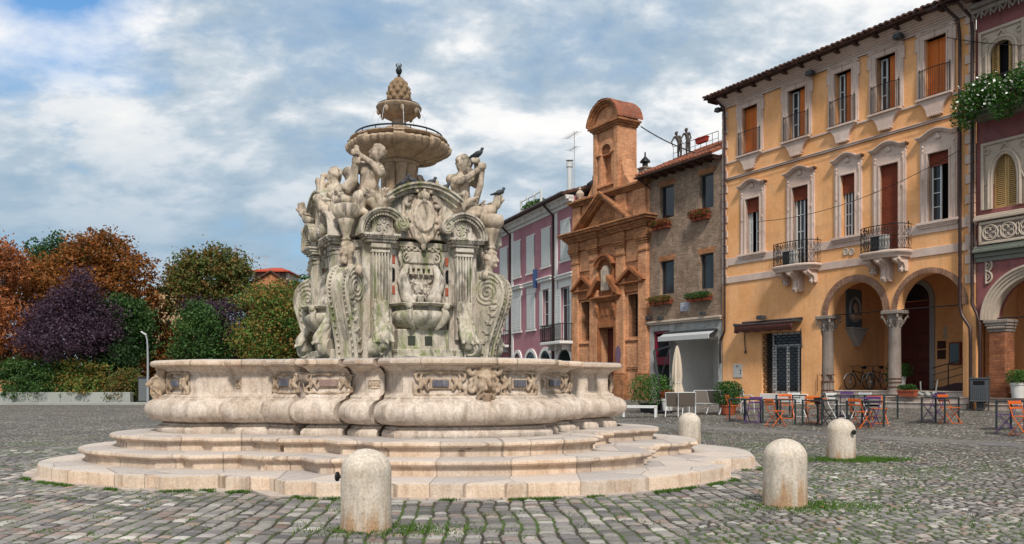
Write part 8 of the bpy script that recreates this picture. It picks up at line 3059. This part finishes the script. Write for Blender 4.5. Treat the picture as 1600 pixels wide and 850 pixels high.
# far-off greenery that closes the gaps between the trunks
pp = np.stack([g.uniform(-46, -14, 9000), g.uniform(66, 70, 9000), g.uniform(.2, 1, 9000) ** 1.0 * 4.6], 1)
V, F = leaf_cloud(len(pp), lambda g_, n_: pp, .45, 70, .2)
tag(np_mesh('far_greenery', V, F, LM['darkgreen']), 'dark undergrowth behind the trees', 'undergrowth', None, 'stuff')

# low wall, orange wall, lamp post, sign post
def X_(px, Yd): return (px - 800) * Yd / FPX
lwl = empty('low_concrete_wall', (X_(90, 50), 50.2, .10), 0, 'long low pale concrete planter wall in front of the bushes', 'wall')
b = MB()
for i in range(9):
    x0 = X_(-120, 50.2) - X_(90, 50) + i * 1.42 * 1.0
    b.bbox((x0, -.2, 0), (x0 + 1.41, .25, .62), .015)
    if x0 + 1.41 > X_(182, 50.2) - X_(90, 50) - .2: break
b.build('wall_block', M['concrete'], lwl)
b = MB(); b.bbox((-4, 0, 0), (0, .3, 1.25), .02); b.bbox((-4, -.06, 1.25), (.03, .36, 1.35), .02)
o = b.build('orange_wall', M['church'], None)
o.location = (X_(28, 53), 53, .1)
tag(o, 'low orange garden wall at the far left edge', 'wall')
Yl = 48.5
lp = empty('street_lamp', (X_(231, Yl), Yl, .0), 0, 'slim white street lamp with a curved arm in front of the trees', 'street lamp')
kz_ = lambda y: EYE + (HY - y) * Yl / FPX
b = MB()
b.tube([(0, 0, 0), (0, 0, kz_(560)), (-.02, 0, kz_(540)), (-.05, 0, kz_(530)), (-.14, 0, kz_(522))], [.075, .06, .05, .045, .04], 8)
b.build('pole', plain('lamp_grey', (.34, .35, .36), .5, .2), lp)
b = MB(); b.add(*place(sculpt([('c', (-.12, 0, 0), (-.34, -.1, .16), .06, .05)], .02, .01), (0, 0, kz_(523))))
b.build('lamp_head', CHM['alu'], lp)
o = empty('grey_cabinet', (X_(225, 49.8), 49.8, .1), 0, 'dark grey street cabinet beside the slim white lamp post', 'cabinet')
b = MB(); b.bbox((-.3, -.15, 0), (.3, .15, 1.5), .02); b.bbox((-.33, -.18, 1.5), (.33, .18, 1.56), .01); b.build('case', M['greyframe'], o)
b = MB(); b.bbox((-.26, -.165, .1), (.26, -.14, 1.42), .01); b.build('cabinet_door', plain('cabinet_grey', (.12, .13, .13), .5), o)

# houses behind the trees
hb = House('villa', 0, 'orange brick villa with a red hipped roof above the trees left of the monument', 'house', 0., (X_(420, 85), 85, 0))
k = 85 / FPX
def hz(y): return EYE + (HY - y) * k
def hx(x): return (x - 420) * k
b = hb.mb()
b.wall(hx(385), hx(458), .2, hz(448), [(hx(398), hx(404), hz(500), hz(480)), (hx(425), hx(431), hz(500), hz(480))], 0, .3)
b.add([(hx(385), 0, .2), (hx(385), 6, .2), (hx(385), 6, hz(448)), (hx(385), 0, hz(448))], [(3, 2, 1, 0)]); b.add([(hx(458), 0, .2), (hx(458), 6, .2), (hx(458), 6, hz(448)), (hx(458), 0, hz(448))], [(0, 1, 2, 3)])
b.prism([(hx(385), hz(448)), (hx(458), hz(448)), (hx(424), hz(426))], -.05, 5)
b.box((hx(390), .35, 1), (hx(440), .5, hz(470)))
hb.ch('wall', b, plaster('villa_orange', lin('#c98a62', .85), lin('#b4754f', .85)), None, 0)
b = hb.mb()
b.bbox((hx(393), 1.2, hz(448)), (hx(446), 5, hz(421)), .02)
hb.ch('roof_room', b, M['cream'])
b = hb.mb()
for x in (394, 412, 431, 445): b.bbox((hx(x) - .12, .8, hz(446)), (hx(x) + .12, 1.05, hz(421)), .02)
hb.ch('roof_post', b, M['cream'])
b = hb.mb()
cx_ = hx(420)
b.add([(hx(389), .2, hz(422)), (hx(451), .2, hz(422)), (hx(451), 6, hz(422)), (hx(389), 6, hz(422)), (cx_ - .5, 3, hz(412)), (cx_ + .5, 3, hz(412)), (hx(389), .2, hz(424)), (hx(451), .2, hz(424)), (hx(451), 6, hz(424)), (hx(389), 6, hz(424))],
      [(0, 1, 5, 4), (1, 2, 5), (2, 3, 4, 5), (3, 0, 4), (6, 7, 1, 0), (7, 8, 2, 1), (8, 9, 3, 2), (9, 6, 0, 3), (9, 8, 7, 6)])
hb.ch('roof', b, plain('red_roof_tiles', lin('#b8492c', .9), .8, 0, .2, 3))
b = hb.mb()
for sx, e in ((-1, 384), (1, 459)):
    b.prism([(hx(e), hz(449)), (hx(424), hz(425)), (hx(424), hz(422.5)), (hx(e) + sx * .2, hz(446.5))], -.35, 5.2)
hb.ch('gable_roof', b, M['darktile'])
antenna((X_(408, 86), 87.5, hz(413)), .3, 'television antenna on the villa with the red hipped roof', 1.3)
hy = House('yellow_house', 0, 'pale yellow house seen through the gap between the trees', 'house', 0., (X_(265, 78), 78, 0))
k2 = 78 / FPX
def iz(y): return EYE + (HY - y) * k2
def ix(x): return (x - 265) * k2
b = hy.mb()
b.wall(ix(228), ix(312), .2, iz(452), [(ix(x), ix(x + 8), iz(y + 16), iz(y)) for x in (240, 258, 276, 294) for y in (462, 500, 540)], 0, .3)
b.box((ix(230), .35, .3), (ix(310), .5, iz(456)))
b.add([(ix(228), 0, .2), (ix(228), 6, .2), (ix(228), 6, iz(452)), (ix(228), 0, iz(452))], [(3, 2, 1, 0)])
hy.ch('wall', b, plaster('yellow_plaster', lin('#d6b48c', .85), lin('#c9a47a', .85)), None, 0)
b = hy.mb()
b.bbox((ix(226), -.4, iz(452)), (ix(314), 6, iz(449)), .02)
hy.ch('roof', b, M['cream'])
b = hy.mb()
for x in (240, 258, 276, 294):
    for y in (462, 500, 540):
        b.add([(ix(x), .3, iz(y + 16)), (ix(x + 8), .3, iz(y + 16)), (ix(x + 8), .3, iz(y)), (ix(x), .3, iz(y))], [(0, 1, 2, 3)])
hy.ch('pane', b, M['glass'])
